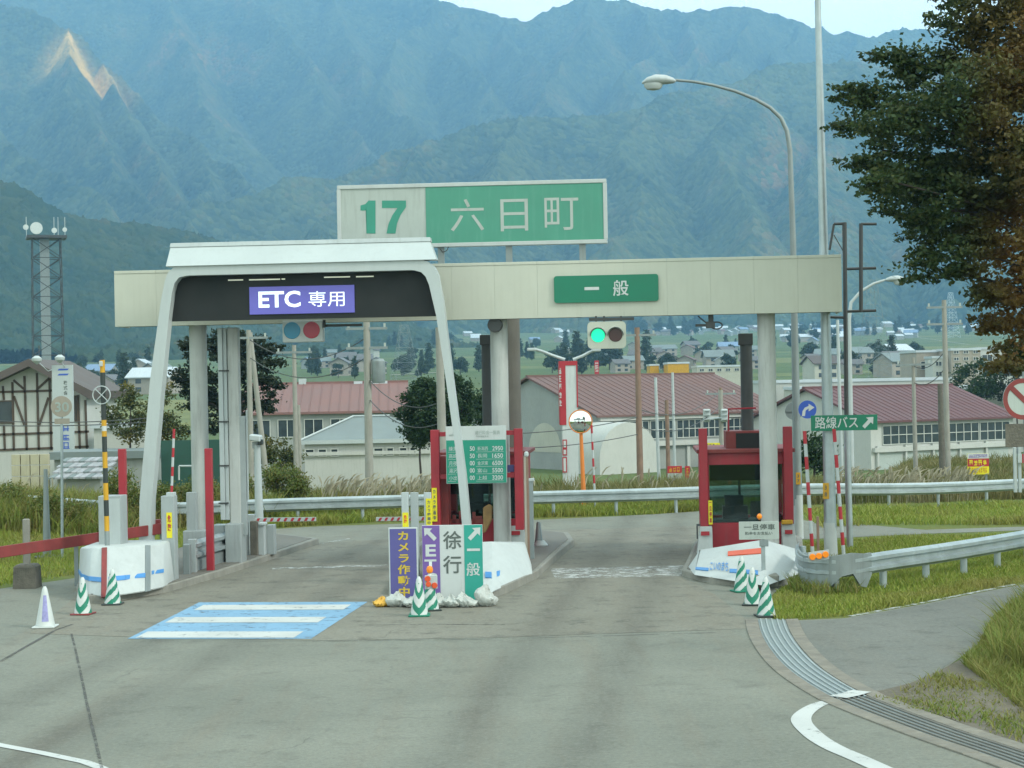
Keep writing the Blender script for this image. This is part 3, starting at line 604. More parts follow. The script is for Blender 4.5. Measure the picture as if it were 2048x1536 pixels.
island('toll_island', [(1362, 1152), (1420, 1168), (1500, 1176), (1570, 1172), (1612, 1150), (1606, 1085), (1570, 1070), (1420, 1072), (1392, 1090), (1375, 1125)], 0.14, 'concrete traffic island with the booth beside the grass verge')

# ---- canopy beam on round pillars
CY = 42.6
can = T('toll_canopy', 'long cream canopy beam across both lanes on round white pillars', 'canopy', at(1000, 1110, CY) * 1, GATE); can.loc.z = 0; can.o.location.z = 0
a, b, c, e = can.rect(229, 540, 1684, 652); _, zl0 = can.uv(229, 652); _, zr0 = can.uv(1684, 625); z0 = (zl0 + zr0) / 2; z1 = (can.uv(229, 540)[1] + can.uv(1684, 511)[1]) / 2
NP = 17; wdt = (b - a) / NP; pme = mesh_of(MB().box(0.0015, wdt - 0.0015, 0, 0.05, z0, z1 - 0.07), 'cream_panel')
for k in range(NP): link('fascia_panel', pme, can, (a + wdt * k, 0, 0))
pcap = mesh_of(MB().box(0.002, wdt - 0.002, -0.012, 0.09, z1 - 0.068, z1), 'cream_panel', 0.004)
for k in range(NP): link('coping', pcap, can, (a + wdt * k, 0, 0))
can.add('beam_core', MB().box(a + 0.02, b - 0.02, 0.055, 1.05, z0 + 0.12, z1 - 0.08), 'grey_paint')
can.add('beam_flange', MB().box(a + 0.04, b - 0.04, 0.09, 0.9, z0 + 0.02, z0 + 0.11), 'dark_steel')
can.add('fascia_panel', MB().box(b - 0.05, b, 0.054, 1.1, z0, z1 - 0.07), 'cream_panel', 0.004)
can.add('fascia_panel', MB().box(a, a + 0.05, 0.054, 1.1, z0, z1 - 0.07), 'cream_panel', 0.004)
for px in (400, 1002, 1537):
    u = can.uv(px, 900, 0.55)[0]; mb = MB().lathe([(0.235, 0.0), (0.235, 0.25), (0.205, 0.28), (0.205, z0 + 0.12)], 28, 0, u, 0.55); can.add('pillar', mb, 'concrete_pillar', smooth=True)
u = can.uv(1020, 760, 4.2)[0]; can.add('pillar', MB().lathe([(0.27, 0.0), (0.27, z0 + 0.3)], 24, 0, u, 4.2), 'concrete_dark', smooth=True)['label'] = 'darker rear pillar behind the middle pillar'
u = can.uv(990, 650, 0.2)[0]; zz = can.uv(990, 650, 0.2)[1]
can.add('floodlight', MB().disc(u, zz, 0.17, 0.12, 0.4, 24), 'dark_steel', 0.01)

# ---- number and name board on the roof
sg = T('interchange_sign', 'big green and white interchange board number 17 on the canopy roof', 'sign', can.loc + Vector((0, 0, z1)) + can.ey * 0.12, GATE)
a, b, c, e = sg.rect(677, 367, 1212, 490); sg.add('backing', MB().box(a, b, 0.0, 0.18, c, e), 'white_faded', 0.01)
for (x0, x1, zz0, zz1) in ((a - 0.02, b + 0.02, e - 0.06, e + 0.03), (a - 0.02, b + 0.02, c - 0.03, c + 0.06), (a - 0.03, a + 0.06, c + 0.061, e - 0.061), (b - 0.06, b + 0.03, c + 0.061, e - 0.061)):
    sg.add('frame', MB().box(x0, x1, -0.03, 0.19, zz0, zz1), 'concrete_white', 0.008)
um = sg.uv(852, 430)[0]
gpn = sg.add('green_panel', MB().box(um, b - 0.062, -0.012, -0.002, c + 0.062, e - 0.062), 'green_faded')
for pts_ in ([(733, 467), (733, 421), (721, 421), (721, 411), (731, 408), (737, 401), (751, 401), (751, 467)], [(764, 401), (812, 401), (812, 414), (801, 430), (794, 447), (791, 467), (773, 467), (777, 448), (785, 430), (795, 416), (764, 416)]):
    bm = bmesh.new(); bm.faces.new([bm.verts.new((u_, -0.006, z_)) for u_, z_ in [sg.uv(*q_, -0.006) for q_ in pts_]]); bmesh.ops.triangulate(bm, faces=bm.faces); me = bpy.data.meshes.new('lettering'); bm.to_mesh(me); bm.free(); me.materials.append(M['dark_green_ink']); link('lettering', me, sg)
for ch_, x0, x1, y0, y1 in (('\u516d', 901, 968, 398, 462), ('\u65e5', 1001, 1056, 398, 462), ('\u753a', 1089, 1157, 395, 460)): sg.text(ch_, 'white_faded', x0, y0, x1, y1, -0.017, 0.0, parent=gpn)
for px in (760, 882, 1018, 1165):
    u = sg.uv(px, 500, 0.08)[0]; sg.add('post', MB().box(u - 0.075, u + 0.075, 0.05, 0.15, 0.0, c - 0.03), 'steel_grey', 0.005)
u, zz = sg.uv(885, 500, 0.0); sg.add('cable', MB().tube([(u - 0.05, 0.04, zz + 0.02), (u, 0.0, zz - 0.05), (u + 0.1, -0.02, zz - 0.02), (u + 0.15, 0.02, zz + 0.1)], 0.012, 6), 'dark_steel')

# ---- lane plate on the beam
ln = T('lane_sign', 'green plate with white lettering fixed to the canopy beam', 'sign', can.loc + Vector((0, 0, z0)) - can.ey * 0.06, GATE)
a, b, c, e = ln.rect(1108, 550, 1317, 604); r_ = 0.06
pts = []
for cx, cz, q in ((b - r_, e - r_, 0), (a + r_, e - r_, 1), (a + r_, c + r_, 2), (b - r_, c + r_, 3)):
    for k in range(5): t_ = math.pi / 2 * (q + k / 4); pts.append((cx + r_ * math.cos(t_), cz + r_ * math.sin(t_)))
pl = ln.add('plate', MB().plate(pts, 0.0, 0.045), 'green_sign'); ln.text('\u4e00', 'white_sign', 1169, 574, 1198, 580, -0.005, parent=pl); ln.text('\u822c', 'white_sign', 1226, 560, 1257, 592, -0.005, 0.012, parent=pl)

# ---- ETC arch
ar = T('lane_arch', 'white portal arch with slanted legs over the left lane', 'arch', at(610, 1120, 41.3), GATE); ar.loc.z = 0; ar.o.location.z = 0
def U(px, py, v=0.0): return ar.uv(px, py, v)
outer = [(277, 1150), (279, 1000), (300, 760), (322, 600), (330, 560), (336, 545), (348, 534), (366, 530), (840, 519), (856, 523), (868, 533), (876, 548), (886, 600), (906, 760), (931, 950), (944, 1090), (948, 1150)]
inner = [(300, 1150), (304, 1000), (323, 780), (337, 640), (344, 585), (349, 566), (358, 555), (374, 551), (826, 540), (842, 544), (851, 553), (858, 570), (872, 630), (889, 740), (911, 900), (924, 1050), (927, 1150)]
for i in range(len(outer) - 1):
    nm = 'leg' if (outer[i][1] > 590 and outer[i + 1][1] > 590) else 'arch_band'
po = [U(*p) for p in outer]; pi_ = [U(*p) for p in inner]; po[0] = (po[0][0], 0.0); po[-1] = (po[-1][0], 0.0); pi_[0] = (pi_[0][0], 0.0); pi_[-1] = (pi_[-1][0], 0.0)
def piece(nm, i0, i1):
    mb = MB()
    rings = [[(po[i][0], 0.0, po[i][1]), (pi_[i][0], 0.0, pi_[i][1]), (pi_[i][0], 0.34, pi_[i][1]), (po[i][0], 0.34, po[i][1])] for i in range(i0, i1 + 1)]
    ar.add(nm, mb.loft(rings), 'white_clean', smooth=True)
piece('leg', 0, 3); piece('arch_band', 3, 13); piece('leg', 13, len(outer) - 1)
# visor above the arch: a long hood leaning back
lo0, lo1 = U(331, 533, -0.06), U(873, 519, -0.06); hi0, hi1 = U(343, 487, 0.5), U(861, 475, 0.5)
ar.add('visor', MB().loft([[(lo0[0], -0.06, lo0[1]), (lo1[0], -0.06, lo1[1]), (lo1[0], 0.36, lo1[1]), (lo0[0], 0.36, lo0[1])], [(hi0[0], 0.38, hi0[1] - 0.10), (hi1[0], 0.38, hi1[1] - 0.10), (hi1[0], 0.7, hi1[1] - 0.10), (hi0[0], 0.7, hi0[1] - 0.10)]]), 'white_clean', 0.01)
ar.add('visor_cap', MB().loft([[(hi0[0] - 0.01, 0.36, hi0[1] - 0.098), (hi1[0] + 0.01, 0.36, hi1[1] - 0.098), (hi1[0] + 0.01, 0.72, hi1[1] - 0.098), (hi0[0] - 0.01, 0.72, hi0[1] - 0.098)], [(hi0[0], 0.40, hi0[1]), (hi1[0], 0.40, hi1[1]), (hi1[0], 0.68, hi1[1]), (hi0[0], 0.68, hi0[1])]]), 'grey_light', 0.006)
bp_ = [U(*p, 0.30) for p in ((331, 643), (342, 585), (352, 556), (374, 549), (826, 538), (848, 545), (860, 565), (876, 632))]
pnl = ar.add('display_panel', MB().plate(bp_, 0.30, 0.44), 'black_panel')
a, b, c, e = ar.rect(499, 572, 709, 627, 0.28); led = ar.add('display', MB().box(a, b, 0.272, 0.296, c, e), 'led_purple', parent=pnl)
ar.text('ETC', 'led_white', 517, 582, 601, 615, 0.266, 0.025, parent=pnl); ar.text('\u5c02\u7528', 'led_white', 617, 582, 689, 613, 0.266, 0.0, parent=pnl)
for x0, x1, yy in ((456, 486, 560), (498, 560, 559), (563, 570, 558), (648, 700, 554), (712, 747, 553)): ar.boxpx('lamp_strip', 'lamp_tube', x0, yy - 1.2, x1, yy + 1.2, 0.28, 0.03, 0, parent=pnl)

# ---- lane signals under the beam
s1 = T('lane_signal', 'unlit two-lamp signal box with blue and red lenses under the arch display', 'traffic signal', can.loc + Vector((0, 0, z0)) - can.ey * 0.3, GATE)
a, b, c, e = s1.rect(565, 641, 645, 684); s1.add('housing', MB().box(a, b, 0, 0.3, c, e), 'white_sign', 0.015)
for (px, py), mt in (((584, 661), 'lens_blue'), ((623, 660), 'lens_red')):
    u, zz = s1.uv(px, py, -0.01); s1.add('lens', MB().disc(u, zz, 0.195, -0.02, 0.0), mt, 0.01)
s1.boxpx('bracket', 'dark_steel', 646, 640, 650, 655, 0.0, 0.1, 0); s1.boxpx('bracket', 'dark_steel', 648, 648, 724, 653, 0.1, 0.06, 0)
s2 = T('lane_signal', 'cream two-lamp signal box with its green light lit under the canopy beam', 'traffic signal', can.loc + Vector((0, 0, z0)) - can.ey * 0.3, GATE)
a, b, c, e = s2.rect(1175, 643, 1252, 697); r_ = 0.1; pts = []
for cx, cz, q in ((b - r_, e - r_, 0), (a + r_, e - r_, 1), (a + r_, c + r_, 2), (b - r_, c + r_, 3)):
    for k in range(5): t_ = math.pi / 2 * (q + k / 4); pts.append((cx + r_ * math.cos(t_), cz + r_ * math.sin(t_)))
s2.add('housing', MB().plate(pts, 0, 0.28), 'cream_panel')
for (px, py), mt in (((1196, 671), 'lens_green_lit'), ((1231, 670), 'lens_dark')):
    u, zz = s2.uv(px, py, -0.01); l_ = s2.add('lens', MB().disc(u, zz, 0.155, -0.02, 0.01), mt, 0.01)
    n_ = 24; ring = []
    for v0, r0 in ((-0.12, 0.165), (-0.0, 0.175), (-0.0, 0.19), (-0.12, 0.18)): ring.append([(u + r0 * math.cos(math.pi * k / n_), v0, zz + r0 * math.sin(math.pi * k / n_)) for k in range(n_ + 1)])
    mb = MB()
    for i in range(3):
        for k in range(n_): mb.add([ring[i][k], ring[i][k + 1], ring[i + 1][k + 1], ring[i + 1][k]], [(0, 1, 2, 3)])
    s2.add('hood', mb, 'grey_light')
s2.boxpx('bracket', 'dark_steel', 1178, 635, 1268, 641, 0.05, 0.12, 0)
for px in (1190, 1206, 1240): s2.boxpx('hanger', 'dark_steel', px, 632, px + 4, 644, 0.06, 0.06, 0)
cm = T('overhead_camera', 'black overhead camera bracket with a cable loop under the beam', 'camera', can.loc + Vector((0, 0, z0)) + can.ey * 0.1, GATE)
cm.boxpx('stem', 'dark_steel', 1417, 628, 1427, 652, 0.1, 0.12); cm.boxpx('arm', 'dark_steel', 1391, 648, 1420, 653, 0.1, 0.1); cm.boxpx('body', 'dark_steel', 1412, 643, 1430, 656, 0.05, 0.2)
u, zz = cm.uv(1433, 651, 0.1); cm.add('cable', MB().tube([(u + 0.13 * math.cos(t_), 0.1, zz + 0.08 * math.sin(t_)) for t_ in np.linspace(0, 6.28, 20)], 0.018, 6, caps=False), 'dark_steel')
u0, w0 = cm.uv(1396, 632, 0.1); u1, w1 = cm.uv(1414, 647, 0.1); cm.add('brace', MB().tube([(u0, 0.1, w0), (u1, 0.1, w1)], 0.018, 6), 'dark_steel')

# ---- booths
def booth(label, px, loc):
    t = T('toll_booth', label, 'toll booth', loc, GATE, 'red toll booths'); x0, x1, xl, xr, yt, yb, wt, wb, rt = px
    D = 3.0; zz = lambda py: t.uv((x0 + x1) / 2, py)[1]; ul, ur = t.uv(xl, (yt + yb) / 2)[0], t.uv(xr, (yt + yb) / 2)[0]
    zb = 0.16; zw0, zw1, zt = zz(wb), zz(wt), zz(rt)
    ua, ub = t.uv(x0, 980)[0], t.uv(x1, 980)[0]
    for (va, vb) in ((0.25, 0.45), (D - 0.2, D)):
        t.add('wall_panel', MB().box(ua, ub, va, vb, zb, zw0), 'red_paint', 0.01); t.add('header', MB().box(ua, ub, va, vb, zw1, zt), 'red_paint', 0.01)
        for q0, q1 in ((ua, ua + 0.17), (ub - 0.17, ub)): t.add('jamb', MB().box(q0, q1, va + 0.01, vb - 0.01, zw0 + 0.001, zw1 - 0.001), 'red_paint', 0.006)
        mid = (ua + ub) / 2 - 0.05
        if va > 1: t.add('mullion', MB().box(mid, mid + 0.06, va + 0.05, va + 0.12, zw0, zw1), 'dark_steel')
        t.add('window', MB().box(ua + 0.17, ub - 0.17, va + 0.08, va + 0.09, zw0 + 0.002, zw1 - 0.002), 'booth_glass')
    for q0, q1 in ((ua, ua + 0.08), (ub - 0.08, ub)):
        t.add('side_panel', MB().box(q0, q1, 0.451, D - 0.201, zb, zw0 + 0.05), 'red_paint'); t.add('side_header', MB().box(q0, q1, 0.451, D - 0.201, zw1 - 0.35, zt), 'red_paint')
        t.add('side_post', MB().box(q0 + 0.01, q1 - 0.01, 1.5, 1.62, zw0 + 0.051, zw1 - 0.351), 'dark_steel')
    t.add('roof', MB().box(ua - 0.12, ub + 0.12, 0.1, D + 0.15, zt, zt + 0.09), 'red_faded', 0.01)
    t.add('blind', MB().box(ua + 0.2, ub - 0.2, 0.47, 0.5, zw1 - 0.38, zw1 - 0.02), 'black_panel')
    t.add('desk', MB().box(ua + 0.2, ub - 0.25, 0.7, 1.4, zw0 - 0.05, zw0 + 0.04), 'interior'); t.add('cash_register', MB().box(ua + 0.5, ua + 1.1, 0.8, 1.2, zw0 + 0.04, zw0 + 0.36).box(ua + 0.55, ua + 1.0, 0.85, 0.92, zw0 + 0.36, zw0 + 0.62), 'dark_steel', 0.01)
    t.add('seat', MB().box(ub - 0.85, ub - 0.4, 1.5, 1.95, zw0 - 0.35, zw0 - 0.25).box(ub - 0.85, ub - 0.4, 1.9, 1.98, zw0 - 0.2, zw0 + 0.4), 'interior', 0.02)
    t.add('floor', MB().box(ua + 0.09, ub - 0.09, 0.46, D - 0.21, zb, zb + 0.05), 'interior')
    return t, ua, ub, zt, zw0, zw1, zb, D
BL = at(1492, 1100, 43.4); BL.z = 0
b1, ua, ub, zt, zw0, zw1, zb, D = booth('red toll booth with dark window beside the grass verge', (1405, 1582, 1400, 1585, 856, 1085, 930, 1047, 906), BL)
for x0, x1, y0, y1 in ((1399, 1416, 857, 1056), (1568, 1586, 853, 1048)): b1.boxpx('guard_post', 'red_paint', x0, y0, x1, y1, 0.0, 0.22, 0.01)
def flare(t, x0, x1, y0, y1, side):
    a, b, c, e = t.rect(x0, y0, x1, y1, -0.05); k = 0.09
    lo = [(a - (k if side < 0 else 0), -0.2, 0.14), (b + (k if side > 0 else 0), -0.2, 0.14), (b + (k if side > 0 else 0), 0.24, 0.14), (a - (k if side < 0 else 0), 0.24, 0.14)]
    o = t.add('post_footing', MB().loft([lo, [(a, -0.05, e), (b, -0.05, e), (b, 0.23, e), (a, 0.23, e)]]), 'concrete_white', 0.01); return o
flare(b1, 1401, 1425, 1053, 1105, -1); flare(b1, 1564, 1588, 1048, 1105, 1)
for x0, x1, y0, y1 in ((1402, 1419, 1063, 1071), (1570, 1585, 1060, 1068)): b1.boxpx('reflector', 'red_sign', x0, y0, x1, y1, -0.17, 0.03, 0)
b1.boxpx('roof_box', 'red_faded', 1452, 862, 1535, 906, 0.6, 1.2); b1.boxpx('roof_box_opening', 'black_panel', 1472, 866, 1530, 903, 0.59, 0.02, 0)
u = b1.uv(1494, 800, 1.2)[0]; zz = b1.uv(1494, 690, 1.2)[1]; ze = b1.uv(1494, 667, 1.2)[1]
dk_ = b1.add('exhaust_duct', MB().lathe([(0.15, zt), (0.145, zz)], 18, 0, u, 1.2), 'dark_steel', smooth=True); b1.add('duct_cap', MB().box(u - 0.18, u + 0.16, 1.05, 1.38, zz, ze), 'dark_steel', 0.01, parent=dk_)
b1.add('rail', MB().tube([(b1.uv(1457, 862, 0.8)[0], 0.8, b1.uv(1457, 862, 0.8)[1]), (b1.uv(1457, 818, 0.8)[0], 0.8, b1.uv(1457, 818, 0.8)[1]), (b1.uv(1512, 816, 0.8)[0], 0.8, b1.uv(1512, 816, 0.8)[1])], 0.025, 6), 'red_paint')
yl = b1.boxpx('notice', 'yellow_sign', 1417, 1001, 1425, 1049, -0.035, 0.03, 0); b1.text('\u4e00\n\u65e6\n\u505c\n\u8eca', 'red_sign', 1418.5, 1004, 1423.5, 1046, -0.04, 0.03, parent=yl)
b1.boxpx('notice', 'yellow_deep', 1563, 1040, 1586, 1049, -0.16, 0.1, 0.02)
b1.boxpx('lever', 'dark_steel', 1393, 1048, 1400, 1052, -0.05, 0.05, 0); b1.boxpx('lever', 'dark_steel', 1393, 1052, 1396, 1078, -0.05, 0.04, 0)
BC = at(955, 1105, 43.6); BC.z = 0
b2, ua, ub, zt, zw0, zw1, zb, D = booth('red toll booth on the middle island behind the price board', (876, 1046, 862, 1046, 858, 1085, 958, 1040, 912), BC)
for x0, x1, y0, y1 in ((862, 879, 860, 1052), (1029, 1046, 857, 1060)): b2.boxpx('guard_post', 'red_paint', x0, y0, x1, y1, -0.9, 0.22, 0.01)
for y0, y1 in ((864, 873), (949, 958)):
    b2.boxpx('crossbar', 'red_paint', 879, y0, 893, y1, -0.85, 0.12, 0.004); b2.boxpx('crossbar', 'red_paint', 1011, y0 - 3, 1030, y1 - 3, -0.85, 0.12, 0.004)
flare(b2, 1010, 1047, 1053, 1100, 1); b2.boxpx('reflector', 'red_sign', 1023, 1062, 1040, 1070, -0.14, 0.03, 0)
b2.boxpx('red_cabinet', 'red_faded', 880, 912, 897, 1050, -0.5, 0.5); b2.boxpx('speaker', 'indigo_sign', 1015, 930, 1028, 944, -0.75, 0.1)
u = b2.uv(974, 800, 1.0)[0]; zz = b2.uv(970, 690, 1.0)[1]; ze = b2.uv(970, 670, 1.0)[1]
dk_ = b2.add('exhaust_duct', MB().lathe([(0.12, zt), (0.115, zz)], 18, 0, u, 1.0), 'dark_steel', smooth=True); b2.add('duct_cap', MB().box(u - 0.14, u + 0.14, 0.86, 1.14, zz, ze), 'dark_steel', 0.01, parent=dk_)
bg_ = [b2.uv(px, py, -0.2) for px, py in ((966, 1015), (978, 1008), (985, 1012), (984, 1040), (972, 1064), (966, 1067))]
b2.add('cloth', MB().plate(bg_, -0.22, -0.14), 'cloth_brown', 0.02)
for q in ((905, 1030, 912, 1046), (918, 1022, 924, 1046), (945, 1024, 951, 1046), (900, 1038, 966, 1046), (950, 1032, 964, 1037)): b2.boxpx('warning_board', 'red_faded', *q, -0.12, 0.03, 0)
yl = b2.boxpx('notice', 'yellow_sign', 864, 976, 874, 1043, -0.945, 0.03, 0); b2.text('\u30ab\n\u30e1\n\u30e9\n\u9332\n\u753b\n\u4e2d', 'ink_grey', 866, 979, 872, 1040, -0.95, 0.03, parent=yl)

# ---- price board
pb = T('price_board', 'green and white toll price board hung between red posts', 'sign', b2.loc - b2.ey * 1.05, GATE)
a, b, c, e = pb.rect(892, 852, 1013, 967); brd = pb.add('board', MB().box(a, b, 0.0, 0.05, c, e), 'white_sign', 0.006)
zs = pb.uv(950, 880)[1]; grn = pb.add('price_panel', MB().box(a + 0.01, b - 0.01, -0.006, -0.001, c + 0.012, zs), 'green_board', parent=brd)
pb.text('\u901a\u884c\u6599\u91d1\u4e00\u89a7\u8868', 'ink_light', 950, 861, 1000, 869, -0.004, 0.01, parent=brd)
lg = [pb.uv(px, py) for px, py in ((905, 866), (913, 861), (913, 865))]; pb.add('emblem', MB().plate(lg, -0.006, -0.003), 'ink_grey', parent=brd)
a2, b2_, c2, e2 = pb.rect(898, 868, 914, 872); scribble(pb, 'ink_light', a2, b2_, c2, e2, -0.006, 6, 4, brd)
a2, b2_, c2, e2 = pb.rect(952, 871, 978, 874); scribble(pb, 'ink_light', a2, b2_, c2, e2, -0.006, 6, 5, brd)
for i, rw in enumerate(PRICES):
    y0 = 892.5 + i * 14.6
    pb.text(rw[0], 'white_sign', 897.5 + i * 0.2, y0 + 0.6, 914, y0 + 9.8, -0.0095, 0.0, parent=brd); pb.text(rw[1], 'white_sign', 939.5, y0, 949.5, y0 + 9.3, -0.0095, 0.02, parent=brd)
    x1 = 976 if len(rw[2]) == 3 else 974
    pb.text(rw[2], 'white_sign', 955, y0 + 0.4, x1, y0 + 8.6, -0.0095, 0.0, parent=brd); pb.text(rw[3], 'white_sign', 984.5, y0 - 0.6, 1006, y0 + 8.6, -0.0095, 0.02, parent=brd)
    if i < 5: pb.boxpx('rule_line', 'white_faded', 896, y0 + 11.6, 912, y0 + 12.4, -0.009, 0.002, 0, parent=brd); pb.boxpx('rule_line', 'white_faded', 952, y0 + 10.6, 1007, y0 + 11.4, -0.009, 0.002, 0, parent=brd)

# ---- crash bumpers
def bumper(label, bot, top, back, mat='concrete_white', z=0.13):
    B = [gp(px, py, z) for px, py in bot]; Tp = [at(px, py, Y) for px, py, Y in top]; o = Vector((sum(p.x for p in B) / len(B), sum(p.y for p in B) / len(B), 0))
    t = T('crash_bumper', label, 'crash barrier', o, 0, 'white crash bumpers at the island noses')
    bx = [p - o for p in B] + [Vector((B[-1].x, B[-1].y + back, z)) - o, Vector((B[0].x, B[0].y + back, z)) - o]
    tx = [p - o for p in Tp] + [Vector((Tp[-1].x, B[-1].y + back, Tp[-1].z)) - o, Vector((Tp[0].x, B[0].y + back, Tp[0].z)) - o]
    t.add('body', MB().loft([bx, tx]), mat, 0.03, True); return t, bx, tx
def band(t, name, mat, bx, tx, segs, f0, f1, g0=0.0, g1=1.0):
    for k, i in enumerate(segs):
        a0 = g0 if k == 0 else 0.0; a1 = g1 if k == len(segs) - 1 else 1.0
        q = lambda f, s_: bx[i].lerp(bx[i + 1], s_).lerp(tx[i].lerp(tx[i + 1], s_), f)
        p = [q(f0, a0), q(f0, a1), q(f1, a1), q(f1, a0)]; nrm = (p[1] - p[0]).cross(p[3] - p[0]).normalized()
        if nrm.y > 0: nrm = -nrm
        t.add(name, MB().loft([[x - nrm * 0.01 for x in p], [x + nrm * 0.016 for x in p]]), mat)
bu, bx, tx = bumper('white crash bumper with a red chevron and blue lettering', [(1389, 1150), (1532, 1172), (1604, 1146)], [(1399, 1100, 40.3), (1527, 1079, 39.5), (1593, 1098, 40.4)], 1.5)
band(bu, 'stripe', 'blue_stripe', bx, tx, [0], 0.20, 0.29, 0.0, 0.19); band(bu, 'stripe', 'blue_stripe', bx, tx, [0], 0.21, 0.30, 0.50, 0.90)
band(bu, 'chevron', 'orange_red', bx, tx, [0], 0.68, 0.80, 0.46, 0.96); 
bt = T('crash_bumper_text', '', '', (0, 0, 0)); bpy.data.objects.remove(bt.o)
i = 0; q = lambda f, s_: bx[0].lerp(bx[1], s_).lerp(tx[0].lerp(tx[1], s_), f)
src = TXT[('\u3053\u3044\u306e\u307e\u3061', 0.02)].copy(); co = np.array([v.co[:] for v in src.vertices]); lo = co.min(0); hi = co.max(0)
nrm = (q(0, 1) - q(0, 0)).cross(q(1, 0) - q(0, 0)).normalized(); nrm = -nrm if nrm.y > 0 else nrm
for k, v in enumerate(src.vertices):
    s_ = 0.21 + 0.27 * (co[k, 0] - lo[0]) / (hi[0] - lo[0]); f_ = 0.22 + 0.27 * (co[k, 1] - lo[1]) / (hi[1] - lo[1]); v.co = q(f_, s_) + nrm * 0.02
src.materials.clear(); src.materials.append(M['blue_stripe']); link('lettering', src, bu)
bu2, bx, tx = bumper('white folded crash bumper on the middle island behind the signboards', [(848, 1172), (985, 1186), (1066, 1150)], [(852, 1090, 39.2), (984, 1083, 38.9), (1050, 1090, 40.2)], 1.7)
band(bu2, 'stripe', 'blue_stripe', bx, tx, [0], 0.27, 0.38, 0.90, 0.99); band(bu2, 'stripe', 'blue_stripe', bx, tx, [1], 0.27, 0.38, 0.1, 0.62)
bu3, bx, tx = bumper('white rounded crash bumper with a red upright stripe', [(157, 1166), (162, 1182), (178, 1191), (205, 1195), (250, 1190), (290, 1184), (300, 1182), (328, 1176)],
                     [(160, 1096, 39.1), (166, 1094, 38.2), (182, 1095, 37.75), (206, 1095, 37.6), (250, 1092, 37.9), (290, 1089, 38.2), (300, 1089, 38.35), (328, 1086, 38.7)], 1.5)
band(bu3, 'stripe', 'blue_stripe', bx, tx, [0, 1, 2], 0.30, 0.39); band(bu3, 'stripe', 'blue_stripe', bx, tx, [3, 4], 0.30, 0.39, 0.25, 1.0); band(bu3, 'stripe', 'blue_stripe', bx, tx, [6], 0.34, 0.42, 0.1, 0.95)
band(bu3, 'red_stripe', 'red_faded', bx, tx, [3], 0.0, 0.99, -0.06, 0.17); band(bu3, 'joint', 'steel_grey', bx, tx, [5], 0.0, 0.98)

# ---- left island equipment
def post_thing(name, label, cat, base, parts, group=None, rz=GATE):
    t = T(name, label, cat, base, rz, group)
    for nm, mt, x0, y0, x1, y1, v, d in parts: t.boxpx(nm, mt, x0, y0, x1, y1, v, d)
    return t
def base_at(px, py, Y, z=0.0): p = at(px, py, Y); p.z = z; return p
cab = T('control_cabinet', 'grey control cabinet standing inside the rounded bumper', 'cabinet', base_at(221, 1090, 39.0, 0.16), GATE)
cab.boxpx('body', 'grey_paint', 197, 992, 242, 1098, 0, 0.5, 0.01, z0=0.0); cab.boxpx('door', 'grey_light', 214, 997, 240, 1090, -0.008, 0.006, 0); cab.boxpx('handle', 'dark_steel', 215.5, 1040, 217, 1052, -0.03, 0.02, 0)
yp = T('striped_pole', 'yellow and black height pole with a wire wheel rising from the rounded bumper', 'pole', base_at(211, 1095, 38.5, 0.16), GATE)
bands = [(720, 745, 'yellow_deep'), (745, 840, 'black_paint'), (840, 852, 'yellow_deep'), (852, 862, 'white_sign'), (862, 873, 'yellow_deep'), (873, 904, 'black_paint'), (904, 936, 'yellow_deep'), (936, 966, 'black_paint'), (966, 1000, 'yellow_deep'), (1000, 1032, 'black_paint'), (1032, 1062, 'yellow_deep'), (1062, 1100, 'steel_grey')]
xa = lambda y: 204.5 + (y - 720) * 0.0275
for y0, y1, mt in bands:
    p0, p1 = yp.uv(xa(y0), y0), yp.uv(xa(y1), y1); yp.add('band', MB().tube([(p0[0], 0, p0[1]), (p1[0], 0, p1[1] if y1 < 1100 else 0.0)], 0.052, 14), mt, smooth=True)
u, zz = yp.uv(203.5, 728, -0.07); yp.add('lamp', MB().box(u - 0.05, u + 0.02, -0.12, -0.05, zz - 0.05, zz + 0.06), 'white_clean', 0.01)
u, zz = yp.uv(203, 790, -0.08); wr = MB().tube([(u + 0.185 * math.cos(t_), -0.08, zz + 0.185 * math.sin(t_)) for t_ in np.linspace(0, 2 * math.pi, 33)], 0.012, 6, caps=False)
for t_ in (0.8, 0.8 + math.pi / 2): wr.tube([(u - 0.185 * math.cos(t_), -0.08, zz - 0.185 * math.sin(t_)), (u + 0.185 * math.cos(t_), -0.08, zz + 0.185 * math.sin(t_))], 0.01, 6)
yp.add('wire_wheel', wr, 'grey_light')
for (x0, y0, x1, y1, lb, Y) in ((237, 898, 251, 1085, 'tall red guard post behind the grey control cabinet', 40.0), (410, 897, 424, 1080, 'tall red guard post in front of a round pillar', 41.2)):
    t = T('guard_post', lb, 'post', base_at((x0 + x1) / 2 + 1, y1, Y, 0.16), GATE, 'red guard posts'); t.boxpx('post', 'red_paint', x0, y0, x1, y1, 0, 0.15, 0.01, z0=0.0)
rb = T('guard_rail_bar', 'red painted steel bar stretched low in front of the left lawn', 'barrier', base_at(324, 1060, 42.0)); 
p0, p1 = at(330, 1056, 42.0) - rb.loc, at(-120, 1122, 37.0) - rb.loc
rb.add('bar', MB().loft([[p0 + Vector((0, d_, h_)) for d_, h_ in ((-0.05, -0.12), (0.05, -0.12), (0.05, 0.12), (-0.05, 0.12))], [p1 + Vector((0, d_, h_)) for d_, h_ in ((-0.05, -0.12), (0.05, -0.12), (0.05, 0.12), (-0.05, 0.12))]]), 'red_faded', 0.01)
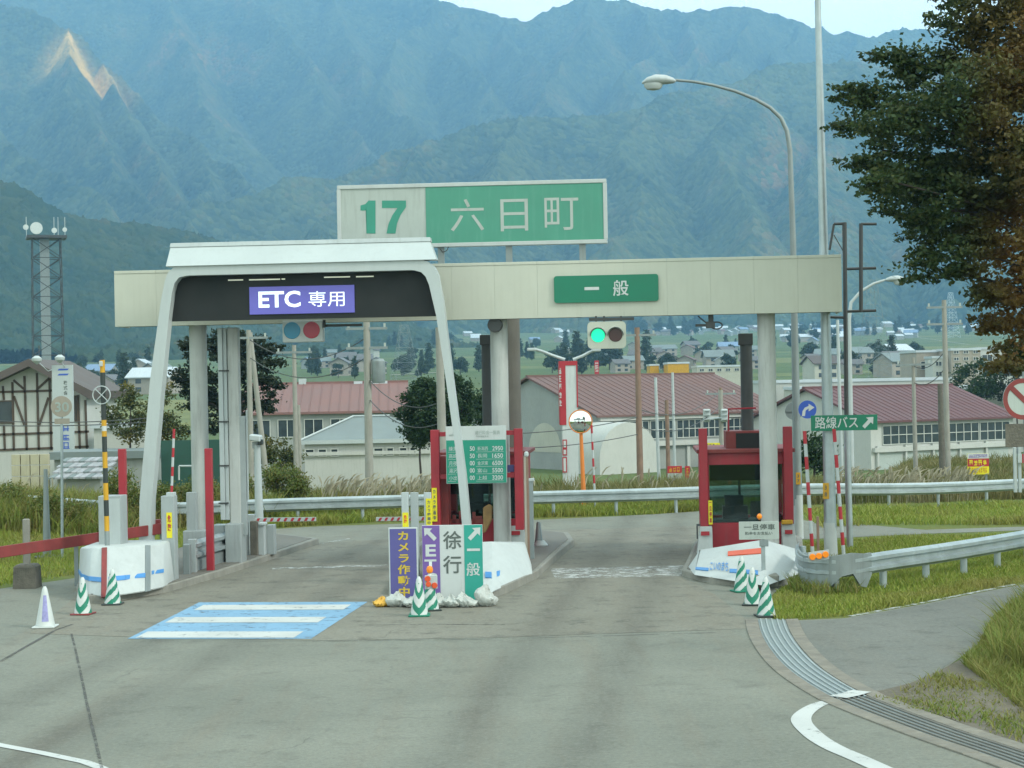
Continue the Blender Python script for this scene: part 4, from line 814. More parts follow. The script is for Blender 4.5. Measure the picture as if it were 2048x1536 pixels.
p2 = at(310, 1052, 41.9) - rb.loc; rb.add('lock_box', MB().box(p2.x - 0.1, p2.x + 0.12, -0.12, 0.1, p2.z - 0.1, p2.z + 0.14), 'red_faded', 0.01)
for px, yy, Yb in ((322, 1060, 41.9), (150, 1083, 39.95), (-60, 1113, 37.6)):
    q_ = at(px, yy, Yb) - rb.loc; rb.add('leg', MB().box(q_.x - 0.04, q_.x + 0.04, q_.y + 0.06, q_.y + 0.13, 0.0, q_.z + 0.1), 'steel_grey')
gc = T('label_post', 'grey box post with a yellow warning sticker beside the rounded bumper', 'post', base_at(337, 1165, 39.3, 0.0), GATE)
gc.boxpx('post', 'grey_paint', 323, 992, 349, 1165, 0, 0.3, 0.01, z0=0.14); gc.boxpx('cap', 'grey_light', 332, 985, 348, 993, 0.05, 0.2, 0.01)
yl = gc.boxpx('sticker', 'yellow_sign', 333, 1025, 344, 1076, -0.008, 0.006, 0); gc.text('\u5371\n\u967a', 'red_sign', 335, 1030, 342, 1062, -0.012, 0.03, parent=yl)
def striped(name, label, top, bot, Y, r_, n, zb=0.0, group=None, first=0, colors=('red_sign', 'white_clean')):
    t = T(name, label, 'pole', base_at(bot[0], bot[1], Y, zb), 0, group); p0 = at(*top, Y) - t.loc; p1 = at(*bot, Y) - t.loc
    for k in range(n):
        t.add('band', MB().tube([p0.lerp(p1, k / n), p0.lerp(p1, (k + 1) / n)], r_, 12), colors[(k + first) % 2], smooth=True)
    if p1.z > 0.02: t.add('shaft', MB().tube([p1, (p1.x, p1.y, 0)], r_ * 0.9, 10), 'grey_paint')
    return t
sp_ = striped('snow_pole', 'thin red and white pole rising from the grey box post', (348, 858), (343, 990), 39.5, 0.028, 7, 0.0)
gp2 = post_thing('grey_post', 'slim grey post in front of the left round pillar', 'post', base_at(386, 1085, 43.0, 0.0), [('post', 'grey_paint', 373, 985, 392, 1090, 0, 0.2)]); gp2.boxpx('foot', 'grey_paint', 366, 1062, 408, 1092, -0.1, 0.5, 0.01); gp2.add('shaft', MB().box(-0.1, 0.12, 0.0, 0.2, 0.15, gp2.uv(386, 1080)[1]), 'grey_paint')
# low W-beam guard in front of the left equipment
def wbeam(mb, path, z0, z1, depth=0.08, mi=0):
    prof = [(0.0, 0.0), (0.012, 0.05), (depth, 0.16), (depth, 0.32), (0.015, 0.42), (0.015, 0.58), (depth, 0.68), (depth, 0.84), (0.012, 0.95), (0.0, 1.0)]
    rings = []
    for i, p in enumerate(path):
        d = (Vector(path[min(i + 1, len(path) - 1)]) - Vector(path[max(i - 1, 0)])); d.z = 0; d.normalize(); nrm = Vector((d.y, -d.x, 0)); p = Vector(p)
        front = [p + nrm * o_ + Vector((0, 0, z0 + (z1 - z0) * f_)) for o_, f_ in prof]; rings.append(front)
    o = len(mb.v)
    n = len(prof)
    for r in rings: mb.v += [tuple(q) for q in r]
    for i in range(len(rings) - 1):
        for k in range(n - 1): mb.f.append((o + i * n + k, o + i * n + k + 1, o + (i + 1) * n + k + 1, o + (i + 1) * n + k)); mb.m.append(mi)
    return mb
gb = T('low_guard', 'short steel W-beam guard around the left lane equipment', 'barrier', gp(430, 1150), 0)
P = [gp(366, 1165), gp(385, 1160), gp(420, 1147), gp(472, 1130)]; zf = lambda px, py, p: at(px, py, p.y).z
gb.add('beam', wbeam(MB(), [(p.x - gb.loc.x, p.y - gb.loc.y, 0) for p in P[1:]], 0.42, 0.86, 0.10), 'galvanised', smooth=True)
for p in (P[1], P[2], P[3]): gb.add('post', MB().box(p.x - gb.loc.x - 0.09, p.x - gb.loc.x + 0.09, p.y - gb.loc.y - 0.02, p.y - gb.loc.y + 0.16, 0.1, 0.9), 'grey_paint', 0.01)
gb.add('end_plate', MB().box(P[0].x - gb.loc.x, P[1].x - gb.loc.x + 0.02, P[0].y - gb.loc.y + 0.05, P[0].y - gb.loc.y + 0.3, 0.12, 0.82), 'steel_grey', 0.01)
gb.add('skirt', MB().loft([[(p.x - gb.loc.x + dx_, p.y - gb.loc.y + 0.08 + dy_, 0.1) for p, dx_, dy_ in ((P[1], 0, 0), (P[3], 0, 0), (P[3], 0.05, 0.12), (P[1], 0.05, 0.12))], [(p.x - gb.loc.x + dx_, p.y - gb.loc.y + 0.08 + dy_, 0.42) for p, dx_, dy_ in ((P[1], 0, 0), (P[3], 0, 0), (P[3], 0.05, 0.12), (P[1], 0.05, 0.12))]]), 'steel_grey')
# cable columns under the canopy
ec = T('cable_column', 'tall grey cable ducts rising from the left island to the canopy', 'column', base_at(470, 1125, 43.2, 0.14), GATE)
zc = can.loc.z + z0 - 0.0 if False else None
ec.boxpx('duct', 'grey_light', 438, 656, 447, 1040, 0.0, 0.09); ec.boxpx('duct', 'grey_light', 448.5, 656, 455, 1040, 0.05, 0.07); ec.boxpx('mast', 'concrete_pillar', 457, 655, 479, 1090, 0.1, 0.25, 0.02, z0=0.0)
ec.boxpx('duct', 'grey_paint', 480.5, 832, 492, 1070, 0.12, 0.12); ec.boxpx('duct', 'grey_light', 493, 820, 496, 1000, 0.15, 0.04)
for yy in (740, 842, 930, 1005): ec.boxpx('clamp', 'dark_steel', 437, yy, 457, yy + 3, -0.012, 0.05, 0)
ec.boxpx('foot_box', 'grey_paint', 450, 1048, 482, 1110, -0.15, 0.6, 0.015, z0=0.0); ec.boxpx('foot_box', 'grey_light', 425, 1050, 449, 1100, 0.3, 0.4, 0.015, z0=0.0)
mc = T('barrier_machine', 'grey lane barrier machine with a rusty pipe on the left island', 'machine', base_at(505, 1120, 44.6, 0.14), GATE)
mc.boxpx('cabinet', 'steel_grey', 484, 1045, 492, 1120, 0, 0.35, 0.01, z0=0.0); mc.boxpx('pipe', 'stone_dark', 500, 1042, 515, 1115, 0.2, 0.15, 0.02, z0=0.0); mc.boxpx('cabinet', 'grey_light', 515, 1048, 528, 1112, 0.3, 0.3, 0.01, z0=0.0); mc.boxpx('cabinet', 'grey_paint', 533, 1050, 548, 1105, 0.6, 0.3, 0.01, z0=0.0); mc.boxpx('cap', 'white_clean', 516, 1046, 529, 1051, 0.25, 0.35, 0.01)
def arm(label, px0, px1, py, Y):
    t = T('lane_barrier', label, 'barrier', base_at(px0, py, Y, 0.0), GATE, 'lane barrier arms'); u0, w0 = t.uv(px0, py); u1, w1 = t.uv(px1, py); n = 9
    t.add('bar', MB().box(u0, u1, 0, 0.04, w0 - 0.055, w0 + 0.055), 'white_clean', 0.004)
    for k in range(n):
        f0, f1 = u0 + (u1 - u0) * (k + 0.25) / n, u0 + (u1 - u0) * (k + 0.65) / n; d_ = 0.05
        t.add('stripe', MB().plate([(f0, w0 - 0.045), (f1, w0 - 0.045), (f1 + d_, w0 + 0.045), (f0 + d_, w0 + 0.045)], -0.004, -0.001), 'red_sign')
    t.add('stand', MB().box(min(u0, 0) - 0.2 if px1 > px0 else 0.02, 0.0 if px1 > px0 else 0.22, -0.05, 0.25, 0.0, w0 + 0.15), 'grey_paint', 0.01); return t
arm('lowered red and white barrier arm reaching from the left island', 508, 632, 1040, 50.5); arm('lowered red and white barrier arm reaching from the middle island', 862, 752, 1037, 50.5)
cc = T('roadside_camera', 'white roadside camera on a light grey pole beyond the left island', 'camera', base_at(518, 1062, 52.0, 0.0), 0)
u, zz = cc.uv(513, 890); cc.add('pole', MB().tube([(cc.uv(519, 1045)[0], 0, 0.0), (u + 0.02, 0, zz)], [0.13, 0.085], 14), 'grey_light', smooth=True)
mb = MB(); a, b, c, e = cc.rect(501, 868, 523, 884); mb.loft([[(a, -0.3, c + 0.05), (b, -0.3, c), (b, -0.3, e - 0.04), (a, -0.3, e)], [(a, 0.25, c + 0.05), (b, 0.25, c), (b, 0.25, e - 0.04), (a, 0.25, e)]]); cc.add('housing', mb, 'white_clean', 0.03)
cc.boxpx('lens', 'black_paint', 515, 879, 525, 890, -0.2, 0.25, 0.02); cc.boxpx('bracket', 'grey_paint', 504, 884, 515, 897, -0.05, 0.15, 0.01)
# posts right of the middle booth
bp2 = T('striped_post', 'thin cream and brown post with a white cap beside the middle booth', 'post', base_at(1060, 1130, 41.0, 0.18), GATE)
bp2.boxpx('post', 'plaster_tan', 1049, 912, 1053.5, 1108, 0, 0.06, 0.004, z0=0.0); bp2.boxpx('post', 'brown_steel', 1053.6, 914, 1058, 1108, 0.01, 0.06, 0.004, z0=0.0); bp2.boxpx('cap', 'white_clean', 1048, 903, 1057, 914, -0.02, 0.1, 0.03)
gq = post_thing('steel_post', 'dark grey steel post on the edge of the middle island', 'post', base_at(1066, 1118, 41.6, 0.18), [('post', 'steel_grey', 1059, 962, 1067, 1118, 0, 0.12)]); gq.boxpx('cap', 'white_clean', 1057, 957, 1068, 963, -0.02, 0.16, 0.01)
wp = T('weighted_base', 'grey cone base with a white weight behind the middle island post', 'cone', base_at(1078, 1100, 45.8, 0.0), GATE)
wp.add('cone', MB().lathe([(0.13, 0.0), (0.05, 0.75), (0.03, 0.78)], 16), 'steel_grey', smooth=True); wp.add('weight', MB().lathe([(0.1, 0.02), (0.17, 0.1), (0.18, 0.22), (0.1, 0.32)], 14, 0, 0.05, -0.1), 'white_clean', smooth=True)
# grey posts with stickers behind the median signs
g1 = post_thing('label_post', 'pair of light grey posts behind the purple camera sign', 'post', base_at(822, 1160, 38.9, 0.16), [('post', 'grey_light', 804, 985, 818, 1165, 0, 0.12), ('post', 'grey_paint', 822, 985, 837, 1165, 0.05, 0.12)])
for q in g1.o.children: pass
yl = g1.boxpx('sticker', 'yellow_sign', 805, 1025, 817, 1054, -0.008, 0.006, 0); g1.text('\u5371\n\u967a', 'orange_red', 807.5, 1030, 814, 1046, -0.012, 0.03, parent=yl)
g3 = post_thing('label_post', 'slim grey post with a tall yellow sticker above the two-lane signboard', 'post', base_at(858, 1160, 39.2, 0.16), [('post', 'grey_light', 849, 985, 863, 1165, 0, 0.1)])
yl = g3.boxpx('sticker', 'yellow_sign', 852, 997, 864, 1052, -0.008, 0.006, 0); g3.text('\u30ab\n\u30e1\n\u30e9\n\u9332\n\u753b\n\u4e2d', 'ink_grey', 854.5, 1001, 861.5, 1049, -0.012, 0.03, parent=yl)

# ---- signboards on the median
def arrow(t, mat, x0, y0, x1, y1, v, kind, parent):
    a, b, c, e = t.rect(x0, y0, x1, y1, v); W_, H_ = b - a, e - c
    p = [(1.0, 1.0), (0.96, 0.36), (0.77, 0.55), (0.24, 0.0), (0.02, 0.22), (0.55, 0.77), (0.36, 0.96)]
    if kind == 'nw': p = [(1 - x, y) for x, y in p]
    bm_pts = [(a + W_ * x, c + H_ * y) for x, y in p]; return t.add('arrow', MB().plate(bm_pts, v, v + 0.003), mat, parent=parent)
MY = gp(872, 1207).y
k1 = T('signboard', 'narrow indigo standing signboard with yellow vertical writing', 'sign', base_at(806, 1206, MY + 0.12, 0.0), R_(-2))
a, b, c, e = k1.rect(778, 1055, 836, 1203); c = 0.01; bd = k1.add('board', MB().box(a, b, 0, 0.04, c, e), 'white_sign', 0.004); f_ = k1.add('field', MB().box(a + 0.025, b - 0.025, -0.006, -0.001, c + 0.03, e - 0.025), 'indigo_sign', parent=bd)
k1.text('\u30ab\n\u30e1\n\u30e9\n\u4f5c\n\u52d5\n\u4e2d', 'yellow_ink', 795, 1063, 820, 1193, -0.011, 0.03, parent=bd)
for u in (a + 0.08, b - 0.1): k1.add('leg', MB().loft([[(u, 0.04, c), (u + 0.03, 0.04, c), (u + 0.03, 0.07, c), (u, 0.07, c)], [(u, 0.04, e - 0.05), (u + 0.03, 0.04, e - 0.05), (u + 0.03, 0.07, e - 0.05), (u, 0.07, e - 0.05)]]), 'steel_grey'); k1.add('strut', MB().tube([(u, 0.05, e - 0.2), (u, 0.55, 0.01)], 0.015, 6), 'steel_grey')
k2 = T('signboard', 'wide standing signboard striped purple, white and teal with lane arrows', 'sign', base_at(905, 1206, MY + 0.05, 0.0), R_(-2))
a, b, c, e = k2.rect(845, 1050, 966, 1203); c = 0.01; bd = k2.add('board', MB().box(a, b, 0, 0.045, c, e), 'white_sign', 0.004)
u1, u2 = k2.uv(880, 1120)[0], k2.uv(929, 1120)[0]
fp = k2.add('purple_field', MB().box(a + 0.004, u1, -0.006, -0.001, c + 0.004, e - 0.004), 'purple_sign', parent=bd); ft = k2.add('teal_field', MB().box(u2, b - 0.004, -0.006, -0.001, c + 0.004, e - 0.004), 'teal_sign', parent=bd)
arrow(k2, 'white_sign', 848, 1056, 874, 1082, -0.011, 'nw', bd); arrow(k2, 'white_sign', 935, 1055, 961, 1081, -0.011, 'ne', bd)
k2.text('E', 'white_sign', 851, 1089, 872, 1113, -0.011, 0.03, parent=bd); k2.text('T', 'white_sign', 849, 1119, 873, 1139, -0.011, 0.03, parent=bd); k2.text('C', 'white_sign', 850, 1146, 874, 1172, -0.011, 0.03, parent=bd)
k2.text('\u5f90', 'ink_grey', 886, 1062, 923, 1098, -0.005, 0.016, parent=bd); k2.text('\u884c', 'ink_grey', 886, 1111, 923, 1147, -0.005, 0.016, parent=bd)
k2.text('\u4e00', 'white_sign', 934, 1097, 960, 1102, -0.011, parent=bd); k2.text('\u822c', 'white_sign', 933, 1125, 960, 1152, -0.011, 0.012, parent=bd)
for u in (a + 0.15, b - 0.2): k2.add('strut', MB().tube([(u, 0.05, e - 0.2), (u, 0.6, 0.01)], 0.015, 6), 'steel_grey')

# ---- traffic cones
def cone_mesh(kind):
    mb = MB(); n, m_ = 48, 36; prof = lambda f: 0.165 * (1 - f) ** 1.0 + 0.035 * f if f < 0.9 else 0.035 + 0.0165 - (f - 0.9) * 0.3
    for i in range(m_):
        f0, f1 = i / m_, (i + 1) / m_
        for k in range(n):
            a0, a1 = 2 * math.pi * k / n, 2 * math.pi * (k + 1) / n; am = (a0 + a1) / 2 + math.pi / 2; am = (am + math.pi) % (2 * math.pi) - math.pi; fm = (f0 + f1) / 2   # am = 0 faces the road
            if kind == 'diag': g_ = ((fm * 3.1 - am * 0.62 * (1 - 0.45 * fm) + 0.15) % 1.0) < 0.5 and fm < 0.86
            elif kind == 'chev': g_ = ((fm * 2.5 - abs(am) * 0.55 + 0.02) % 1.0) < 0.47 and fm < 0.84
            else: g_ = False
            q = [(prof(f0) * math.cos(a0), prof(f0) * math.sin(a0), 0.03 + f0 * 0.67), (prof(f0) * math.cos(a1), prof(f0) * math.sin(a1), 0.03 + f0 * 0.67), (prof(f1) * math.cos(a1), prof(f1) * math.sin(a1), 0.03 + f1 * 0.67), (prof(f1) * math.cos(a0), prof(f1) * math.sin(a0), 0.03 + f1 * 0.67)]
            mb.add(q, [(0, 1, 2, 3)], 1 if g_ else 0)
    me = mesh_of(mb, ['white_cone', 'green_cone'], smooth=False); bm = bmesh.new(); bm.from_mesh(me); bmesh.ops.remove_doubles(bm, verts=bm.verts, dist=1e-4); bmesh.ops.recalc_face_normals(bm, faces=bm.faces); bm.to_mesh(me); bm.free()
    me.polygons.foreach_set('use_smooth', np.ones(len(me.polygons), bool)); return me
CM = {k: cone_mesh(k) for k in ('diag', 'chev', 'plain')}
base_me = {k: mesh_of(MB().box(-0.19, 0.19, -0.19, 0.19, 0.0, 0.028), k, 0.008) for k in ('black_paint', 'red_faded', 'green_cone', 'white_cone')}
def cone(label, px, py, kind, base, tilt=0.0, s_=1.0, rz=0.0):
    p = gp(px, py); p.y += 0.17
    t = T('traffic_cone', label, 'traffic cone', (p.x, p.y, 0.012), rz, 'striped traffic cones around the gate'); t.o.scale = (s_, s_, s_); t.o.rotation_euler.x = tilt
    link('base', base_me[base], t); link('body', CM[kind], t); return t
cone('green and white cone with slanted stripes on the end of the grating', 1535, 1236, 'diag', 'black_paint', rz=0.1)
cone('green and white chevron cone beside the stop notice, in front of another cone', 1508, 1213, 'chev', 'black_paint', rz=-0.2)
cone('slant-striped green and white cone half hidden against the lettered bumper', 1486, 1186, 'diag', 'green_cone', rz=0.25)
cone('green and white chevron cone standing alone before the sandbags', 838, 1235, 'chev', 'green_cone', s_=1.02)
lc = cone('green and white cone topped by red reflectors and an amber lamp', 860, 1224, 'diag', 'black_paint', rz=0.2)
cone('green and white chevron cone with a reddish foot near the rounded bumper', 162, 1232, 'chev', 'red_faded', rz=-0.15)
cone('slant-striped green and white cone touching the rounded bumper', 222, 1212, 'diag', 'black_paint', rz=0.0)
pc = cone('plain white cone with a faded purple panel at the left road edge', 86, 1258, 'plain', 'white_cone', s_=1.04)
mb = MB(); 
for i in range(10):
    f0, f1 = 0.12 + i * 0.066, 0.12 + (i + 1) * 0.066
    for k in range(6):
        a0, a1 = -math.pi / 2 - 0.15 + k * 0.13, -math.pi / 2 - 0.15 + (k + 1) * 0.13; rr = lambda f: 0.165 * (1 - f) + 0.035 * f + 0.004
        mb.add([(rr(f) * math.cos(a_), rr(f) * math.sin(a_), 0.03 + f * 0.67) for f, a_ in ((f0, a0), (f0, a1), (f1, a1), (f1, a0))], [(0, 1, 2, 3)])
pm('faded_purple', (0.26, 0.26, 0.48), 0.6, 0.25, 14); pc.add('printed_panel', mb, 'faded_purple')
for u, v_, zz, rr in ((-0.06, -0.12, 0.60, 0.055), (0.07, -0.1, 0.47, 0.055), (-0.05, -0.14, 0.50, 0.05)): lc.add('reflector', MB().disc(u, zz, rr, v_ - 0.02, v_ + 0.02, 18), 'orange_red', 0.006)
lc.add('reflector_plate', MB().box(-0.11, 0.13, -0.09, -0.07, 0.40, 0.66), 'white_clean', 0.01); lc.add('lamp', MB().lathe([(0.02, 0.68), (0.055, 0.71), (0.065, 0.76), (0.05, 0.81), (0.01, 0.83)], 18), 'amber', smooth=True)

# ---- sandbags
def bag(seed, sx, sy, sz, knot=False):
    rr = np.random.default_rng(seed); nU, nV = 30, 18; vs_, fs = [], []; ph = rr.random(12) * 6.28; tilt = rr.uniform(-0.25, 0.25); kx = rr.uniform(-0.2, 0.2) * sx
    for i in range(nV + 1):
        th = math.pi * i / nV
        for k in range(nU):
            a_ = 2 * math.pi * k / nU; ca, sa = math.cos(a_), math.sin(a_); sq = (abs(ca) ** 3.2 + abs(sa) ** 3.2) ** (-1 / 3.2); r_ = math.sin(th) ** 0.5 * sq
            w_ = 1 + 0.09 * math.sin(2 * a_ + ph[0]) + 0.06 * math.sin(3 * a_ + ph[1] + 2 * th) + 0.05 * math.sin(7 * a_ + ph[2] + 3 * th) * math.sin(th) + 0.04 * math.sin(11 * a_ + ph[3] - 5 * th)
            f = (math.cos(th) * 0.5 + 0.5); z = f ** 0.7 * sz * (1 + 0.12 * math.sin(a_ + ph[4]) + 0.1 * math.sin(5 * a_ + ph[5])) * (1 + tilt * ca * r_)
            x = r_ * ca * sx * 0.5 * w_; y = r_ * sa * sy * 0.5 * w_
            if knot: g_ = max(0, f - 0.62) / 0.38; x = x * (1 - 0.65 * g_) + kx * g_; y *= 1 - 0.65 * g_; z += 0.05 * g_ * g_
            z += 0.022 * math.sin(9 * x / sx * 3.1 + ph[6]) * math.sin(8 * y / sy * 3 + ph[7]); vs_.append((x, y, max(z, 0.0)))
    for i in range(nV):
        for k in range(nU): fs.append((i * nU + k, i * nU + (k + 1) % nU, (i + 1) * nU + (k + 1) % nU, (i + 1) * nU + k))
    return MB().add(vs_, fs)
for i, (px, py, sx, sz, lb, mt) in enumerate(((762, 1216, 0.30, 0.13, 'small yellow bag at the end of the sandbag row', 'yellow_bag'), (793, 1216, 0.42, 0.20, 'white sandbag at the foot of the indigo signboard, next to the yellow bag', 'sandbag'),
        (826, 1217, 0.38, 0.17, 'white sandbag peeping out beside the chevron cone before the sandbag row', 'sandbag'), (874, 1217, 0.36, 0.18, 'white sandbag beside the cone with the amber lamp', 'sandbag'), (902, 1217, 0.40, 0.17, 'white sandbag under the white stripe of the wide signboard', 'sandbag'),
        (933, 1217, 0.38, 0.2, 'white sandbag under the teal stripe of the wide signboard', 'sandbag'), (972, 1215, 0.42, 0.28, 'tallest white sandbag, slumped at the far end of the row by the island kerb', 'sandbag'))):
    p = gp(px, py); o = link('sandbag', mesh_of(bag(i + 3, sx, 0.34, sz, True), mt, smooth=True), None, (p.x, p.y + 0.16, 0.008), random.uniform(-0.2, 0.2)); tag(o, lb, 'sandbag', 'sandbags at the foot of the signboards')

# ================================================================== POLES, SIGNS AND GUARD RAILS AROUND THE GATE
def on_ground(px, Y): p = at(px, 768, Y); p.z = gzf(p.x, p.y); return p
def lamp_head(t, u, v, zz, s_, d=-1):
    n = 20; mb = MB(); rings = []
    for f, rr, h in ((0.0, 0.03, 0.0), (0.08, 0.10, 0.01), (0.3, 0.17, 0.035), (0.6, 0.19, 0.04), (0.85, 0.13, 0.015), (1.0, 0.03, -0.03)):
        rings.append([(u + d * f * 0.78 * s_, v + rr * math.cos(2 * math.pi * k / n) * s_, zz + (h + rr * 0.62 * math.sin(2 * math.pi * k / n)) * s_) for k in range(n)])
    hd = t.add('lamp_head', mb.loft(rings), 'grey_light', smooth=True)
    mb = MB(); cx = u + d * 0.52 * s_
    mb.loft([[(cx + rr * 1.3 * math.cos(2 * math.pi * k / n) * s_, v + rr * math.sin(2 * math.pi * k / n) * s_, zz + h * s_) for k in range(n)] for rr, h in ((0.165, -0.05), (0.16, -0.12), (0.12, -0.18), (0.03, -0.205))])
    t.add('lamp_bowl', mb, 'white_clean', smooth=True, parent=hd)
lp = T('street_lamp', 'street lamp with a long curved arm reaching over the canopy', 'street lamp', on_ground(1598, 48.6))
pp = [lp.uv(x, y) for x, y in ((1597, 1075), (1590, 700), (1586, 480), (1580, 300), (1574, 262), (1562, 236), (1540, 215), (1510, 198), (1470, 182), (1425, 170), (1385, 163), (1350, 160))]
pp[0] = (pp[0][0], 0.0)
lp.add('pole', MB().tube([(u, 0, z_) for u, z_ in pp], [0.125, 0.095, 0.08, 0.066, 0.06, 0.055, 0.05, 0.046, 0.043, 0.04, 0.038, 0.036], 14), 'steel_grey', smooth=True)
p = lp.uv(1596, 990); lp.add('sleeve', MB().tube([(lp.uv(1597, 1075)[0], 0, 0), (p[0], 0, p[1])], [0.135, 0.122], 14), 'concrete_white', smooth=True)
u, zz = lp.uv(1352, 162); lamp_head(lp, u, 0.0, zz, 1.15)
yl = lp.boxpx('number_plate', 'yellow_deep', 1592, 945, 1601, 969, -0.14, 0.01, 0); lp.text('3\n7', 'ink_grey', 1594, 949, 1599, 965, -0.144, 0.02, parent=yl)
bpz = T('lamp_post', 'tall tapered galvanised pole beside the bus lane sign', 'pole', on_ground(1662, 43.0))
b0, m0, t0 = bpz.uv(1662, 1110), bpz.uv(1656, 850), bpz.uv(1634, -60)
bpz.add('pole', MB().tube([(b0[0], 0, 0), (m0[0], 0, m0[1]), (t0[0], 0, t0[1])], [0.15, 0.128, 0.068], 18), 'galvanised', smooth=True)
p = bpz.uv(1660, 1045); bpz.add('sleeve', MB().tube([(b0[0], 0, 0), (p[0], 0, p[1])], [0.158, 0.147], 18), 'concrete_white', smooth=True)
yl = bpz.boxpx('number_plate', 'yellow_deep', 1646, 966, 1658, 998, -0.155, 0.01, 0.002); bpz.text('3\n8', 'ink_grey', 1649, 971, 1654, 993, -0.16, 0.02, parent=yl)
# bare sign frame and pole
fr = T('sign_frame', 'bare rusty sign frame on a thin dark pole at the end of the canopy', 'sign frame', on_ground(1702, 45.4))
def bar(t, name, mat, x0, y0, x1, y1, r_, v=0.0, n=8):
    a, b = t.uv(x0, y0, v), t.uv(x1, y1, v); return t.add(name, MB().tube([(a[0], v, a[1]), (b[0], v, b[1])], r_, n), mat, smooth=True)
k = fr.uv(1700, 1090); k2_ = fr.uv(1693, 830); fr.add('pole', MB().tube([(k[0], 0, 0), (k2_[0], 0, k2_[1])], 0.08, 12), 'galvanised', smooth=True)
bar(fr, 'upright', 'dark_steel', 1693, 832, 1689, 445, 0.055); bar(fr, 'upright', 'dark_steel', 1722, 624, 1722, 447, 0.05)
for x0, y0, x1, y1 in ((1668, 448, 1692, 447), (1722, 448, 1753, 448), (1690, 538, 1752, 536), (1690, 623, 1752, 621), (1652, 634, 1690, 635)): bar(fr, 'crossbar', 'dark_steel', x0, y0, x1, y1, 0.035)
bar(fr, 'brace', 'dark_steel', 1659, 500, 1668, 448, 0.03); bar(fr, 'brace', 'dark_steel', 1668, 470, 1688, 505, 0.012); bar(fr, 'brace', 'dark_steel', 1653, 634, 1653, 645, 0.03)
bs = T('bus_sign', 'green arrow sign for buses hung on the poles beside the verge', 'sign', at(1690, 845, 42.7), R_(-2)); 
a, b, c, e = bs.rect(1622, 830, 1755, 861, 0); bs.o.location.z = bs.loc.z; pl = bs.add('plate', MB().box(a, b, 0, 0.03, c, e), 'green_sign', 0.004); bs.text('\u8def\u7dda\u30d0\u30b9', 'white_sign', 1630, 833, 1716, 857, -0.006, 0.01, parent=pl)
arrow(bs, 'white_sign', 1724, 834, 1747, 857, -0.007, 'ne', pl)
for px in (1645, 1665, 1700): bs.boxpx('clamp', 'steel_grey', px, 838, px + 4, 853, 0.032, 0.2, 0)
def disc_sign(name, label, px, py, r, Y, face, rz=0.0, ring=None, group=None):
    t = T(name, label, 'sign', at(px, py, Y), rz, group); t.add('disc', MB().disc(0, 0, r, 0, 0.02, 36), face)
    if ring: t.add('rim', MB().loft([[(rr * math.cos(2 * math.pi * k / 40), v_, rr * math.sin(2 * math.pi * k / 40)) for k in range(40)] for rr, v_ in ((r * 1.005, -0.001), (r * 1.005, -0.006), (r * 0.78, -0.006), (r * 0.78, -0.001))], caps=False), ring)
    t.add('bracket', MB().box(-0.05, 0.05, 0.021, 0.14, -0.06, 0.06), 'steel_grey'); return t
t = disc_sign('round_sign', 'round blue sign with a white turning arrow', 1615, 819, 0.235, 48.0, 'blue_sign')
ap_ = [(-0.15, -0.17), (-0.07, -0.17), (-0.05, -0.03), (0.03, 0.03), (0.03, -0.05), (0.18, 0.05), (0.03, 0.15), (0.03, 0.09), (-0.07, 0.05), (-0.13, -0.04)]
t.add('arrow', MB().plate(ap_, -0.005, -0.001), 'white_sign')
t = disc_sign('round_sign', 'round sign seen from its plain grey back', 1588, 822, 0.235, 48.9, 'steel_grey'); t.add('stiffener', MB().box(-0.2, 0.2, -0.03, 0.0, -0.02, 0.02), 'steel_grey')
t = disc_sign('no_parking_sign', 'red ringed round sign with a diagonal bar at the right edge', 2046, 798, 0.30, 27.0, 'white_faded', 0.1, 'red_faded')
t.add('diagonal', MB().plate([(-0.2, 0.14), (-0.15, 0.2), (0.2, -0.14), (0.15, -0.2)], -0.006, -0.002), 'red_faded'); t.add('pole', MB().tube([(0.06, 0.06, 0.4), (0.06, 0.06, gzf(t.loc.x, t.loc.y) - t.loc.z)], 0.04, 10), 'steel_grey', smooth=True)
t.add('lower_plate', MB().box(-0.27, 0.3, 0.0, 0.02, -0.70, -0.36), 'stone_dark')
# stop notice
st = T('stop_notice', 'grey stop-and-pay notice board on a post in a concrete block', 'sign', gp(1532, 1174), R_(-3))
a, b, c, e = st.rect(1478, 1043, 1558, 1079); bd = st.add('board', MB().box(a, b, 0, 0.03, c, e), 'white_faded', 0.003); st.text('\u4e00\u65e6\u505c\u8eca', 'ink_grey', 1488, 1048, 1550, 1060, -0.005, 0.02, parent=bd)
st.text('\u6599\u91d1\u3092\u304a\u652f\u6255\u3044', 'ink_grey', 1490, 1063, 1545, 1070, -0.005, 0.02, parent=bd); st.text('\u304f\u3060\u3055\u3044', 'ink_light', 1492, 1072, 1526, 1076, -0.005, 0.0, parent=bd)
u = st.uv(1527, 1110)[0]; st.add('post', MB().box(u - 0.04, u + 0.04, 0.031, 0.09, 0.2, e - 0.02), 'galvanised', 0.004); st.boxpx('clamp', 'steel_grey', 1519, 1080, 1537, 1093, 0.0, 0.03)
a2, b2_, c2, e2 = st.rect(1507, 1148, 1557, 1172); st.add('concrete_base', MB().loft([[(a2 + 0.03, -0.2, 0), (b2_ - 0.03, -0.2, 0), (b2_ - 0.03, 0.25, 0), (a2 + 0.03, 0.25, 0)], [(a2, -0.22, 0.26), (b2_, -0.22, 0.26), (b2_, 0.27, 0.26), (a2, 0.27, 0.26)]]), 'concrete', 0.02)
u, zz = st.uv(1519, 1033); st.add('lamp', MB().lathe([(0.01, zz - 0.07), (0.05, zz - 0.03), (0.055, zz + 0.01), (0.03, zz + 0.05), (0.005, zz + 0.06)], 14, 0, u, 0.02), 'amber', smooth=True)
